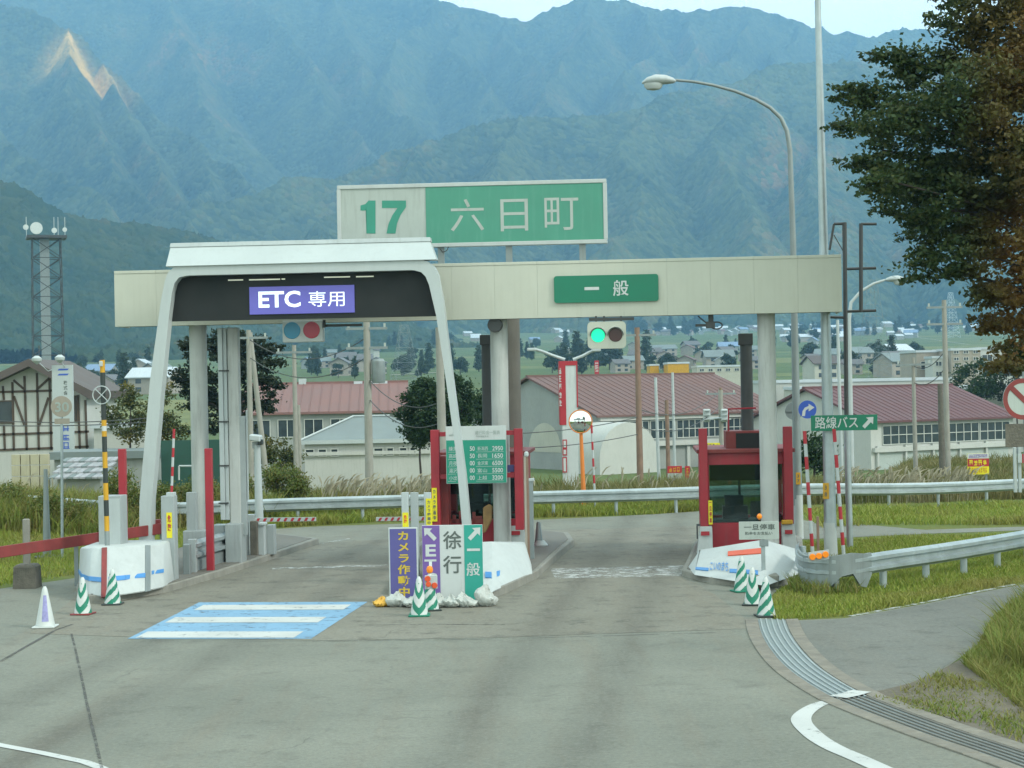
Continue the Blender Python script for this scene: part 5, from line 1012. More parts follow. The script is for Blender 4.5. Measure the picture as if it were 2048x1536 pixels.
striped('snow_pole', 'red and white striped pole left of the tall tapered pole', (1609, 862), (1626, 1118), 41.8, 0.042, 10, 0.0, 'striped snow poles on the verge'); striped('snow_pole', 'red and white striped pole right of the tall tapered pole', (1668, 858), (1688, 1116), 41.9, 0.042, 10, 0.0, 'striped snow poles on the verge')
tp = post_thing('verge_post', 'thin rusty stake in the grass between the striped poles', 'post', on_ground(1637, 41.0), [('stake', 'brown_steel', 1634, 1033, 1639, 1130, 0, 0.05)], rz=0)
# guard rail at the bus lane with a wrapped nose
def guardrail(name, label, path, z0, z1, posts, group=None, psize=0.11, mat='galvanised', face=1):
    o = Vector(path[0]); o.z = 0; t = T(name, label, 'guard rail', o, 0, group)
    loc = [Vector(p) - o for p in path]; t.add('beam', wbeam(MB(), loc if face > 0 else loc[::-1], z0, z1), mat, smooth=True)
    d = 0.0; nxt = posts * 0.4
    for a, b in zip(loc[:-1], loc[1:]):
        L_ = (b - a).length
        while nxt < d + L_:
            q = a.lerp(b, (nxt - d) / L_); dr = (b - a).normalized(); nn = Vector((-dr.y, dr.x, 0)) * face; q = q + nn * 0.07
            t.add('post', MB().tube([(q.x, q.y, q.z - 0.3), (q.x, q.y, q.z + z1 - 0.04)], psize / 2, 12), mat, smooth=True); nxt += posts
        d += L_
    return t
nose = [Vector((x, y, 0)) for x, y in ((6.05, 39.3), (5.86, 38.2), (5.74, 37.2), (5.72, 36.5), (5.86, 36.05), (6.15, 35.85), (6.5, 35.95), (6.9, 36.3), (7.5, 36.95), (8.7, 38.15), (10.1, 39.7), (11.6, 41.5), (13.2, 43.6), (15.5, 46.6))]
nose = [Vector(p) for p in smooth(nose, 4)]
gr = guardrail('guard_rail', 'galvanised guard rail with a wrapped nose along the bus lane', nose, 0.34, 0.74, 1.55, psize=0.15)
tb = MB(); rings = []
for (x, y, za, zb_) in ((5.69, 37.3, 0.34, 0.76), (5.65, 36.8, 0.22, 0.75), (5.66, 36.35, 0.10, 0.73), (5.84, 35.95, 0.06, 0.72), (6.08, 35.78, 0.16, 0.75), (6.30, 35.76, 0.36, 0.78), (6.55, 35.88, 0.40, 0.80), (6.72, 36.02, 0.14, 0.78), (6.86, 36.16, 0.10, 0.76), (7.0, 36.33, 0.34, 0.76)):
    p = Vector((x, y, 0)) - gr.loc; c_ = Vector((6.2, 36.6, 0)) - gr.loc; inn = (c_ - p).normalized() * 0.05
    rings.append([(p.x, p.y, za), (p.x + inn.x, p.y + inn.y, za), (p.x + inn.x, p.y + inn.y, zb_), (p.x, p.y, zb_)])
gr.add('nose_plate', tb.loft(rings), 'steel_grey', smooth=True)
for i, (px, py) in enumerate(((1625, 1114), (1638, 1112), (1651, 1109))):
    p = at(px, py, 35.66) - gr.loc; gr.add('reflector', MB().disc(p.x, p.z, 0.062, p.y - 0.02, p.y + 0.02, 20), 'amber', 0.006)
p0, p1 = at(1617, 1120, 35.70) - gr.loc, at(1658, 1101, 35.70) - gr.loc; gr.add('reflector_plate', MB().loft([[(p0.x, p0.y, p0.z - 0.04), (p1.x, p0.y, p0.z + 0.01), (p1.x, p0.y + 0.02, p0.z + 0.01), (p0.x, p0.y + 0.02, p0.z - 0.04)], [(p0.x, p0.y, p1.z - 0.03), (p1.x, p0.y, p1.z + 0.02), (p1.x, p0.y + 0.02, p1.z + 0.02), (p0.x, p0.y + 0.02, p1.z - 0.03)]]), 'grey_light')
far_p = [Vector((x, y, gzf(x, y))) for x, y in ((-15, 54.2), (-11, 55.4), (-6.7, 56.9), (0, 58.0), (4.3, 58.6), (9, 60.3), (14, 62.5), (20, 65), (30, 69))]
far_p = [Vector(p) for p in smooth(far_p, 4)]
guardrail('guard_rail', 'long galvanised guard rail along the far side of the road behind the booths', far_p, 0.42, 0.82, 2.0)

# left verge posts
t = T('concrete_post', 'weathered concrete post in a dark stone block on the left lawn edge', 'post', gp(54, 1176)); t.boxpx('post', 'concrete', 45, 1038, 58, 1140, 0, 0.13, 0.02)
a, b, c, e = t.rect(30, 1128, 77, 1176); t.add('stone_block', MB().loft([[(a, -0.22, 0), (b, -0.22, 0), (b, 0.3, 0), (a, 0.3, 0)], [(a + 0.02, -0.2, e - 0.05), (b - 0.02, -0.2, e - 0.05), (b - 0.02, 0.28, e - 0.05), (a + 0.02, 0.28, e - 0.05)], [(a + 0.07, -0.16, e), (b - 0.07, -0.16, e), (b - 0.07, 0.24, e), (a + 0.07, 0.24, e)]]), 'stone_dark', 0.01)
t = T('speed_sign', 'faded grey round speed sign marked 30 on a thin pole', 'sign', on_ground(120, 46.5)); u, zz = t.uv(123, 813); t.add('disc', MB().disc(u, zz, 0.265, -0.02, 0.0, 36), 'plaster_tan'); t.text('30', 'ink_light', 110, 804, 138, 824, -0.026, 0.02)
k = t.uv(118, 840); t.add('pole', MB().tube([(u, 0.03, zz + 0.2), (u - 0.06, 0.03, 0)], 0.035, 10), 'galvanised', smooth=True); t.boxpx('lower_plate', 'plaster_tan', 109, 837, 139, 848, -0.02, 0.015, 0)
t = T('tapered_post', 'grey tapered post on a small round plate in the left lawn', 'post', on_ground(88, 46.8)); zz = t.uv(88, 938)[1]; t.add('post', MB().lathe([(0.11, 0.02), (0.05, zz)], 14), 'steel_grey', smooth=True); t.add('base_plate', MB().lathe([(0.36, 0.0), (0.36, 0.05), (0.2, 0.08)], 18), 'dark_steel')

# convex mirror
t = T('traffic_mirror', 'round convex traffic mirror on an orange pole beyond the far guard rail', 'mirror', on_ground(1167, 60.5)); u, zz = t.uv(1161, 843); mb = MB(); n = 30; R0 = 0.375
mb.loft([[(u + rr * math.cos(2 * math.pi * k / n), v_, zz + rr * math.sin(2 * math.pi * k / n)) for k in range(n)] for rr, v_ in ((0.01, -0.10), (0.12, -0.09), (0.22, -0.065), (0.31, -0.03), (R0, 0.0))])
t.add('mirror', mb, 'mirror_glass', smooth=True); t.add('rim', MB().tube([(u + R0 * math.cos(a_), 0.0, zz + R0 * math.sin(a_)) for a_ in np.linspace(0, 2 * math.pi, 33)], 0.022, 6, caps=False), 'orange_paint')
t.add('pole', MB().tube([(u, 0.1, zz + 0.2), (t.uv(1168, 975)[0], 0.1, 0)], [0.05, 0.085], 12), 'orange_paint', smooth=True)
striped('snow_pole', 'red and white striped pole beside the convex mirror', (1183, 850), (1190, 1000), 60.0, 0.035, 9, gzf(3.5, 60))
# two grey gate posts at the far right
t = post_thing('gate_posts', 'pair of pale grey posts with a red and white plate at the far right', 'post', on_ground(2035, 58.0), [('post', 'grey_light', 2028, 895, 2034, 985, 0, 0.1), ('post', 'grey_light', 2037, 893, 2043, 985, 0.05, 0.1), ('plate', 'white_clean', 2036, 908, 2044, 926, -0.03, 0.02), ('plate', 'red_sign', 2044.5, 908, 2052, 926, -0.03, 0.02)], rz=0)

# ================================================================== VALLEY BUILDINGS
def gable_building(t, L_, D_, hw, hr, wall, roof, ov=0.5, zb=-1.0):      # local: x along ridge 0..L, y depth 0..D, front is y = 0
    t.add('wall', MB().box(0, L_, 0, D_, zb, hw).add([(0, 0, hw), (0, D_, hw), (0, D_ / 2, hw + hr), (L_, 0, hw), (L_, D_, hw), (L_, D_ / 2, hw + hr)], [(0, 1, 2), (3, 5, 4), (0, 3, 4, 1)]), wall)
    k = hr / (D_ / 2); th = 0.22; rf = None
    for s_, nm in ((0, 'roof'), (1, 'roof')):
        y0, y1 = (-ov, D_ / 2) if s_ == 0 else (D_ + ov, D_ / 2); zA = hw - ov * k
        q = [(-ov, y0, zA), (L_ + ov, y0, zA), (L_ + ov, y1, hw + hr), (-ov, y1, hw + hr)]
        o = t.add(nm, MB().loft([[(x, y, z + 0.03) for x, y, z in q], [(x, y, z + 0.03 + th) for x, y, z in q]]), roof); rf = rf or o
    t.add('ridge', MB().box(-ov, L_ + ov, D_ / 2 - 0.2, D_ / 2 + 0.2, hw + hr + th * 0.8, hw + hr + th + 0.16), roof, parent=rf)
    n_ = int((L_ + 2 * ov) / 0.9)
    sm = mesh_of(MB().loft([[(x, -ov, hw - ov * k + 0.03 + th) for x in (-0.03, 0.03)] + [(x, D_ / 2 - 0.2, hw + hr - 0.2 * k + 0.03 + th) for x in (0.03, -0.03)], [(x, -ov, hw - ov * k + 0.08 + th) for x in (-0.03, 0.03)] + [(x, D_ / 2 - 0.2, hw + hr - 0.2 * k + 0.08 + th) for x in (0.03, -0.03)]]), roof)
    for q in range(1, n_): link('roof_seam', sm, rf, (-ov + q * (L_ + 2 * ov) / n_, 0, 0))
    return rf
def win(t, x0, x1, z0, z1, y=0.0, nx=1, nz=1, side='f', frame='window_frame', D_=0.0, parent=None):
    mb = MB().box(x0, x1, y - 0.04, y + 0.06, z0, z1)
    w_ = t.add('window', mb, 'window_dark', parent=parent); fr_ = MB(); tq = 0.07
    for k in range(nx + 1): xx = x0 + (x1 - x0) * k / nx; fr_.box(xx - tq / 2, xx + tq / 2, y - 0.10, y - 0.041, z0, z1)
    for k in range(nz + 1): zq = z0 + (z1 - z0) * k / nz; fr_.box(x0 - tq / 2, x1 + tq / 2, y - 0.115, y - 0.043, zq - tq / 2, zq + tq / 2)
    t.add('window_frame', fr_, frame, parent=w_); return w_
# gym hall (red roof) right of the middle pillar
GR = R_(33)
def hall(label, apexpx, ridge_end_px, eave_left_px, Y, roof, wall, hwz):
    A = at(*apexpx, Y); ex = Vector((math.cos(GR), math.sin(GR), 0)); ey = Vector((-math.sin(GR), math.cos(GR), 0))
    def ray_line(px, py, d):       # parameter along A + d*s seen at this photo column
        x, _ = un(px, py); k = x / F; return (k * A.y - A.x) / (d.x - k * d.y)
    L_ = ray_line(*ridge_end_px, ex); h_ = -ray_line(*eave_left_px, ey)
    E_ = A - ey * h_; ze = CAMH - un(*eave_left_px)[1] * E_.y / F; hr = A.z - ze; base = A - ey * h_; hw = ze - hwz
    t = T('hall', label, 'building', (base.x, base.y, hwz), GR, 'red-roofed halls in the valley'); rf = gable_building(t, L_, 2 * h_, hw, hr, wall, roof, 0.6); return t, L_, 2 * h_, hw, hr
h1, L_, D_, hw, hr = hall('large hall with a red roof and a white barrel porch', (1062, 757), (1420, 746), (1197, 832), 205, 'roof_red', 'plaster_grey', -6.0)
for k in range(6): win(h1, 3.2 + k * (L_ - 4) / 6, 3.2 + (k + 0.93) * (L_ - 4) / 6, hw - 2.6, hw - 0.7, nx=4, nz=2)
h1.add('band', MB().box(0.5, L_, -0.5, -0.01, hw - 3.4, hw - 2.9), 'plaster_white'); h1.add('band', MB().box(0.0, L_, -0.35, -0.011, hw - 0.55, hw - 0.12), 'plaster_white')
for k in range(5): h1.add('pilaster', MB().box(3 + k * (L_ - 4) / 5, 3.4 + k * (L_ - 4) / 5, -0.25, -0.012, -0.5, hw - 3.41), 'plaster_white')
vp = MB(); n = 14; rr = 4.6; cx = -0.2
vp.loft([[(cx + 0.0 + rr * math.cos(math.pi * k / n) * 0.8, y_, hw - 4.2 + rr * 0.78 * math.sin(math.pi * k / n)) for k in range(n + 1)] + [(cx - rr * 0.8, y_, -1), (cx + rr * 0.8, y_, -1)][::1] for y_ in (-5.5, -0.02)])
h1.add('barrel_porch', vp, 'plaster_white', smooth=True)
av = MB(); av.add([(-0.03, D_ * 0.40 + 3.2 * math.cos(math.pi * k / 16), hw - 4.0 + 3.2 * math.sin(math.pi * k / 16)) for k in range(17)], [tuple(range(17))]); h1.add('arched_window', av, 'plaster')
h2, L_, D_, hw, hr = hall('long hall with a maroon roof and a row of windows', (1615, 780), (1896, 771), (1741, 843), 195, 'roof_maroon', 'plaster_white', -6.0)
for k in range(4): win(h2, 1.6 + k * (L_ - 2) / 4, 1.6 + (k + 0.95) * (L_ - 2) / 4, hw - 2.4, hw - 0.5, nx=4, nz=2)
for k in range(5):
    h2.add('garage_door', MB().box(0.9 + k * (L_ - 1.2) / 5, 0.9 + (k + 0.86) * (L_ - 1.2) / 5, -0.02, 0.05, -0.5, hw - 3.3), 'white_faded'); h2.add('pilaster', MB().box(0.62 + k * (L_ - 1.2) / 5, 0.86 + k * (L_ - 1.2) / 5, -0.3, -0.021, -0.5, hw - 2.5), 'plaster_white')
h2.add('band', MB().box(0.2, L_, -0.4, -0.01, hw - 3.15, hw - 2.7), 'plaster_white')
# red-roofed house on the left and the grey hipped house before it
h3 = T('hall', 'long low hall with a faded red roof behind the grey hipped house', 'building', (at(490, 850, 170).x, 170, -6), R_(3), 'red-roofed halls in the valley')
zE = h3.uv(600, 826)[1]; zR = h3.uv(600, 772, 8)[1]; L_ = h3.uv(806, 800, 4)[0]; gable_building(h3, L_, 16, zE, zR - zE, 'plaster_grey', 'roof_red_pale', 0.5)
for k in range(6): win(h3, 0.6 + k * L_ / 6, 0.6 + (k + 0.7) * L_ / 6, zE - 2.2, zE - 0.6, nx=2)
h3.add('vent', MB().box(h3.uv(604, 765, 8)[0] - 0.3, h3.uv(604, 765, 8)[0] + 0.4, 7.7, 8.4, zR, zR + 0.7), 'white_clean')
for q0, q1 in ((708, 725), (738, 775)): h3.add('skylight', MB().box(h3.uv(q0, 768, 8)[0], h3.uv(q1, 768, 8)[0], 7.5, 8.6, zR - 0.1, zR + 0.35), 'roof_light')
hh = T('house', 'low white house with a grey hipped roof and small windows', 'house', (at(600, 900, 128).x, 128, -5.3), R_(2), 'houses near the road')
zE = hh.uv(700, 880)[1]; zR = hh.uv(740, 833, 5)[1]; L_ = hh.uv(868, 870)[0]; D_ = 10
hh.add('wall', MB().box(0.3, L_ - 0.3, 0.3, D_ - 0.3, -1, zE), 'plaster_white')
r0, r1 = hh.uv(706, 834, 5)[0], L_ - 3.2
hh.add('roof', MB().add([(0, 0, zE), (L_, 0, zE), (L_, D_, zE), (0, D_, zE), (r0, 5, zR), (r1, 5, zR)], [(0, 1, 5, 4), (1, 2, 5), (2, 3, 4, 5), (3, 0, 4), (3, 2, 1, 0)]), 'roof_grey')
hh.add('hip_trim', MB().tube([(0, -0.02, zE + 0.05), (r0, 4.95, zR + 0.05), (r1, 4.95, zR + 0.05)], 0.07, 6), 'white_clean'); hh.add('fascia', MB().box(-0.05, L_ + 0.05, -0.06, -0.005, zE - 0.25, zE + 0.02), 'white_clean'); hh.add('ledge', MB().box(0.2, L_, 0.1, 0.29, zE - 1.05, zE - 0.8), 'plaster_white')
for x0, x1 in ((611, 628), (637, 653), (662, 676), (748, 766), (774, 787), (799, 814), (820, 831)): win(hh, hh.uv(x0, 905, 0.3)[0], hh.uv(x1, 905, 0.3)[0], hh.uv(700, 912, 0.3)[1], hh.uv(700, 897, 0.3)[1], 0.28)
# timber-framed house on the left
th = T('timber_house', 'half-timbered cream house with a dark gable roof and brown beams', 'house', (at(65, 900, 116).x, 116, -5.3), 0, 'houses near the road')
q = lambda px, py, v=0.0: th.uv(px, py, v)
wl = [q(-70, 960), q(170, 960), q(172, 795), q(120, 752), q(66, 728), q(-70, 795)]; wl[0] = (wl[0][0], -1.0); wl[1] = (wl[1][0], -1.0)
th.add('wall', MB().plate(wl, 0.0, 9.0), 'plaster_white')
for pts_ in ([(66, 718), (66, 733), (-90, 806), (-90, 790)], [(66, 718), (66, 733), (188, 798), (192, 782)]):
    th.add('roof', MB().plate([q(*p_) for p_ in pts_], -1.1, 9.6), 'roof_brown')
def beam_px(x0, y0, x1, y1, w_=0.14):
    a, b = Vector((q(x0, y0)[0], 0, q(x0, y0)[1])), Vector((q(x1, y1)[0], 0, q(x1, y1)[1])); d = (b - a).normalized(); nn = Vector((-d.z, 0, d.x)) * w_ / 2
    th.add('beam', MB().loft([[a + nn + Vector((0, o_, 0)), a - nn + Vector((0, o_, 0)), b - nn + Vector((0, o_, 0)), b + nn + Vector((0, o_, 0))] for o_ in (-0.06, -0.005)]), 'timber')
beams = [(6, 772, 8, 800), (25, 764, 28, 900), (49, 752, 54, 900), (74, 746, 78, 900), (99, 752, 103, 900), (156, 790, 160, 898), (171, 800, 174, 898), (8, 850, 10, 900), (0, 784, 105, 781), (0, 869, 178, 863), (0, 900, 178, 893), (27, 760, 48, 778), (98, 757, 76, 777), (28, 792, 49, 850), (97, 795, 79, 850)]
for b_ in beams: beam_px(*b_)
for x0, y0, x1, y1 in ((-30, 802, 26, 846), (147, 792, 155, 842)):
    a, b, c, e = th.rect(x0, y0, x1, y1); win(th, a, b, c, e, -0.01, 2, 1, frame='timber')
th.add('antenna', MB().tube([(q(70, 720)[0], 1, q(70, 720)[1]), (q(70, 690)[0], 1, q(70, 690)[1])], 0.03, 6), 'wire')
bn = T('vertical_banner', 'tall white vertical shop banner with blue marks beside the timbered house', 'sign', (at(126, 900, 108).x, 108, -5.3), 0)
a, b, c, e = bn.rect(105, 730, 146, 906); bd = bn.add('board', MB().box(a, b, 0, 0.25, c, e), 'white_clean')
for x in (a + 0.2, b - 0.3): bn.add('post', MB().box(x, x + 0.1, 0.05, 0.2, -0.3, c), 'steel_grey')
for y0 in (737, 747): bn.add('emblem_bar', MB().plate([bn.uv(115, y0 + 4), bn.uv(135, y0 + 3.5), bn.uv(138, y0), bn.uv(118, y0 + 0.5)], -0.012, -0.002), 'blue_sign', parent=bd)
bn.text('\u682a\n\u5f0f\n\u4f1a', 'ink_grey', 127, 761, 135, 790, -0.006, 0.02, parent=bd)
a2, b2_, c2, e2 = bn.rect(125, 850, 139, 901); scribble(bn, 'blue_sign', a2, b2_, c2, e2, -0.01, 3, 8, bd)
for i_, px in enumerate((78, 124)):
    u, zz = bn.uv(px, 722 - i_ * 2); t = bn.add('floodlight', MB().lathe([(0.05, zz - 0.2), (0.28, zz), (0.3, zz + 0.15), (0.1, zz + 0.3)], 14, 0, u, -0.5), 'white_clean', smooth=True); bn.add('lamp_arm', MB().tube([(u, -0.5, zz), (u + (0.5 if i_ == 0 else 0.2), 0.1, zz - 0.5 if i_ else zz - 0.6), ((a + b) / 2, 0.1, e - 0.05)], 0.03, 6), 'white_clean', parent=t)
# low sheds below the timbered house
t = T('shed', 'pale metal shed with a flat grey-green roof edge at the left', 'shed', (at(180, 930, 98).x, 98, -5.0), 0, 'sheds below the timbered house'); a, b, c, e = t.rect(98, 903, 300, 918); t.add('roof', MB().box(a, b, 0, 5, c, e), 'roof_grey'); t.add('wall', MB().box(a + 0.2, b - 0.2, 0.3, 4.8, -0.5, c), 'plaster_grey')
t = T('shed', 'white flat-topped storehouse right of the timbered house', 'shed', (at(240, 900, 112).x, 112, -5.0), 0, 'sheds below the timbered house'); a, b, c, e = t.rect(188, 856, 292, 905); t.add('wall', MB().box(a, b, 0, 6, -0.5, e), 'plaster_white'); t.add('roof', MB().box(a - 0.2, b + 0.2, -0.2, 6.2, e, e + 0.25), 'roof_light')
t = T('tiled_shed', 'small shed with a striped grey tiled roof below the banner', 'shed', (at(155, 950, 86).x, 86, -3.5), 0, 'sheds below the timbered house'); a, b, c, e = t.rect(96, 922, 208, 960); t.add('wall', MB().box(a + 0.3, b - 0.3, 0.5, 4, -0.5, c + 0.1), 'plaster_grey')
for k in range(9):
    x0, x1 = a + (b - a) * k / 9, a + (b - a) * (k + 0.9) / 9
    for j in range(4): f0, f1 = j / 4, (j + 0.97) / 4; t.add('tile', MB().loft([[(x0, f * 3.2, c + (e - c) * f + dz + (0.05 if f == f0 else 0)) for f, dz in ((f0, 0),)] + [(x1, f0 * 3.2, c + (e - c) * f0 + 0.05), (x1 + 0.12, f1 * 3.2, c + (e - c) * f1), (x0 + 0.12, f1 * 3.2, c + (e - c) * f1)], [(x0, f0 * 3.2, c + (e - c) * f0 + 0.13), (x1, f0 * 3.2, c + (e - c) * f0 + 0.13), (x1 + 0.12, f1 * 3.2, c + (e - c) * f1 + 0.06), (x0 + 0.12, f1 * 3.2, c + (e - c) * f1 + 0.06)]]), 'roof_tile_grey' if (k + j) % 3 else 'roof_grey')
t = T('block_wall', 'pale yellow block wall at the left edge below the house', 'wall', (at(60, 950, 88).x, 88, -3.8), 0); a, b, c, e = t.rect(22, 908, 98, 975)
for j in range(3):
    for k in range(4): x0 = a + (b - a) * k / 4; z_0 = c + (e - c) * j / 3; t.add('panel', MB().box(x0 + 0.02, x0 + (b - a) / 4 - 0.02, 0, 0.3, (z_0 + 0.02) if j else -0.5, z_0 + (e - c) / 3 - 0.02), 'block_wall', 0.01)

# white shop tower with lamp arms
tw = T('shop_tower', 'tall white shop tower sign with red trim and two lamp arms', 'sign', (at(1142, 970, 92).x, 92, gzf(3, 92)), 0)
a, b, c, e = tw.rect(1121, 722, 1157, 990); zs = tw.uv(1130, 850)[1]; tw.add('tower', MB().box(a + 0.1, b - 0.03, 0.03, 1.4, 0, e - 0.05), 'white_sign')
u1 = tw.uv(1132, 800)[0]; u2 = tw.uv(1153.5, 800)[0]; tw.add('red_trim', MB().box(a, u1, 0.0, 0.029, zs, e), 'red_sign'); tw.add('red_trim', MB().box(u1, b, 0.0, 0.029, e - 0.22, e), 'red_sign'); tw.add('red_trim', MB().box(u2, b, 0.0, 0.029, tw.uv(1150, 815)[1], e - 0.221), 'red_sign'); tw.add('red_side', MB().box(a - 0.03, a + 0.1, 0.03, 1.4, zs, e), 'red_sign')
for y0, y1 in ((879, 897), (897, 911), (914, 945)):
    q0, q1, w0, w1 = tw.rect(1125, y0, 1134, y1); o_ = tw.add('small_plate', MB().box(q0, q1, -0.03, 0.0, w0, w1), 'red_sign'); tw.add('small_plate_face', MB().box(q0 + 0.05, q1 - 0.05, -0.036, -0.031, w0 + 0.06, w1 - 0.06), 'white_sign', parent=o_)
a2, b2_, c2, e2 = tw.rect(1118, 735, 1123, 815); scribble(tw, 'white_sign', a2, b2_, c2, e2, -0.05, 5, 15)
for sgn, pts_ in ((-1, ((1130, 719), (1108, 712), (1085, 703), (1068, 698))), (1, ((1146, 719), (1165, 712), (1180, 704), (1197, 699)))):
    P_ = [tw.uv(*p_, 0.6) for p_ in pts_]; am_ = tw.add('lamp_arm', MB().tube([(u, 0.6, z_) for u, z_ in P_], 0.075, 8), 'grey_light', smooth=True); u, zz = P_[-1]; tw.add('lamp', MB().box(u - 0.35, u + 0.1, 0.3, 0.9, zz - 0.1, zz + 0.05), 'white_clean', 0.03, parent=am_)

# advertising boards beyond the guard rail
def advert(label, x0, y0, x1, y1, Y, bands, rz=0):
    t = T('advert_board', label, 'sign', (at((x0 + x1) / 2, y1, Y).x, Y, gzf(at((x0 + x1) / 2, y1, Y).x, Y)), rz, 'small advert boards in the fields'); a, b, c, e = t.rect(x0, y0, x1, y1); bd = t.add('board', MB().box(a, b, 0, 0.05, c, e), bands[0][2])
    for f0, f1, mt, ink, n_ in bands:
        f_ = t.add('field', MB().box(a + 0.003, b - 0.003, -0.012, -0.001, c + (e - c) * f0 + 0.003, c + (e - c) * f1 - 0.003), mt, parent=bd)
        if ink: scribble(t, ink, a + 0.06, b - 0.06, c + (e - c) * (f0 + (f1 - f0) * 0.14), c + (e - c) * (f1 - (f1 - f0) * 0.14), -0.016, n_, int(x0 + f0 * 10), bd)
    for u in (a + 0.05, b - 0.13): t.add('post', MB().box(u, u + 0.08, 0.051, 0.12, 0, e - 0.05), 'steel_grey')
    return t
advert('red and yellow roadside advert with a white top strip', 1935, 907, 1978, 949, 66.5, [(0.0, 0.38, 'yellow_sign', 'yellow_deep', 8), (0.38, 0.76, 'red_sign', 'yellow_sign', 4), (0.76, 1.0, 'white_sign', 'purple_sign', 9)])
advert('small red advert with yellow writing beside a utility pole', 1335, 932, 1364, 958, 80, [(0.45, 1.0, 'red_sign', 'yellow_deep', 3), (0.0, 0.45, 'white_faded', 'ink_light', 3)])
advert('narrow red advert board right of a utility pole', 1370, 932, 1380, 958, 80.5, [(0.0, 1.0, 'red_sign', 'yellow_deep', 1)])
advert('yellow two-line shop board partly hidden by a red booth post', 1410, 886, 1440, 905, 95, [(0.0, 0.42, 'yellow_sign', 'ink_grey', 3), (0.42, 1.0, 'yellow_sign', 'ink_grey', 4)]); 
advert('distant tall red shop sign with white characters above the hall roof', 1189, 721, 1198, 748, 300, [(0.0, 1.0, 'red_sign', 'white_sign', 4)])
ts = T('road_signal', 'pair of white traffic signal heads on a pole beyond the hall', 'traffic signal', (at(1432, 830, 100).x, 100, -5), 0)
for px in (1414, 1449):
    a, b, c, e = ts.rect(px - 7, 818, px + 7, 844); h_ = ts.add('signal_head', MB().box(a, b, 0, 0.3, c, e), 'white_clean', 0.05)
    for k in range(3): ts.add('visor', MB().box(a + 0.02, b + (0.15 if k == 0 else 0.0), -0.2, -0.01, c + (e - c) * (k + 0.55) / 3, c + (e - c) * (k + 0.75) / 3), 'white_clean', parent=h_)
bar(ts, 'mast_arm', 'galvanised', 1414, 838, 1449, 836, 0.06, 0.15); k = ts.uv(1441, 780, 0.3); ts.add('pole', MB().tube([(k[0], 0.3, 0), (k[0], 0.3, k[1])], 0.13, 10), 'pole_concrete', smooth=True)

# bigger blocks on the right
def block(label, x0, y0, x1, y1, Y, dep, wall, wins, cat='building', roofm='roof_light', rz=0):
    xm = at(x0, y1, Y).x; z = min(gzf(xm, Y), at(x0, y1, Y).z - 1) - 1; t = T('block_building', label, cat, (xm, Y, z), rz, 'pale blocks beyond the halls'); a, b, c, e = t.rect(x0, y0, x1, y1)
    t.add('wall', MB().box(0, b - a, 0, dep, -1, e - 0.4), wall); t.add('parapet', MB().box(-0.15, b - a + 0.15, -0.15, dep + 0.1, e - 0.4, e), roofm)
    nx_, nz_, f0, f1 = wins
    for j in range(nz_):
        for k in range(nx_): W_ = (b - a) / max(nx_, 1); H_ = (e - c) * (f1 - f0) / nz_; zz = c + (e - c) * f0 + H_ * j; win(t, W_ * k + W_ * 0.25, W_ * (k + 1) - W_ * 0.25, zz + H_ * 0.3, zz + H_ * 0.75, 0.0, 2, 1)
    return t
block('long white school wing with flat ledges behind the maroon hall', 1535, 757, 1905, 800, 240, 14, 'plaster_white', (0, 0, 0, 1)); 
block('white school wing with small paired windows behind the round sign', 1880, 770, 2120, 850, 225, 12, 'plaster_white', (4, 2, 0.25, 0.9))
block('lower white ledge building before the pale blocks', 1590, 772, 1770, 810, 228, 9, 'plaster', (0, 0, 0, 1))
block('pale tan apartment block with a tall recess', 1834, 700, 1902, 770, 330, 14, 'plaster_tan', (2, 1, 0.3, 0.8)); block('pale tan apartment block with rows of small windows', 1904, 696, 1962, 775, 320, 14, 'plaster_tan', (3, 4, 0.3, 0.98)); block('wide white flat-roofed block at the right behind the trees', 1955, 693, 2120, 775, 345, 16, 'plaster_white', (4, 2, 0.2, 0.9)); block('narrow white stair block between the two tan blocks', 1866, 712, 1890, 770, 322, 6, 'plaster_white', (1, 2, 0.2, 0.9))
block('yellow-fronted roadside shop above the hall roof', 1336, 724, 1378, 742, 420, 12, 'yellow_deep', (0, 0, 0, 1), 'shop'); block('small yellow shop gable behind the hall roof', 1300, 728, 1318, 745, 430, 10, 'yellow_deep', (0, 0, 0, 1), 'shop'); block('cream shop row behind the end of the hall roof', 1395, 730, 1500, 748, 400, 12, 'plaster', (6, 1, 0.1, 0.8), 'shop')

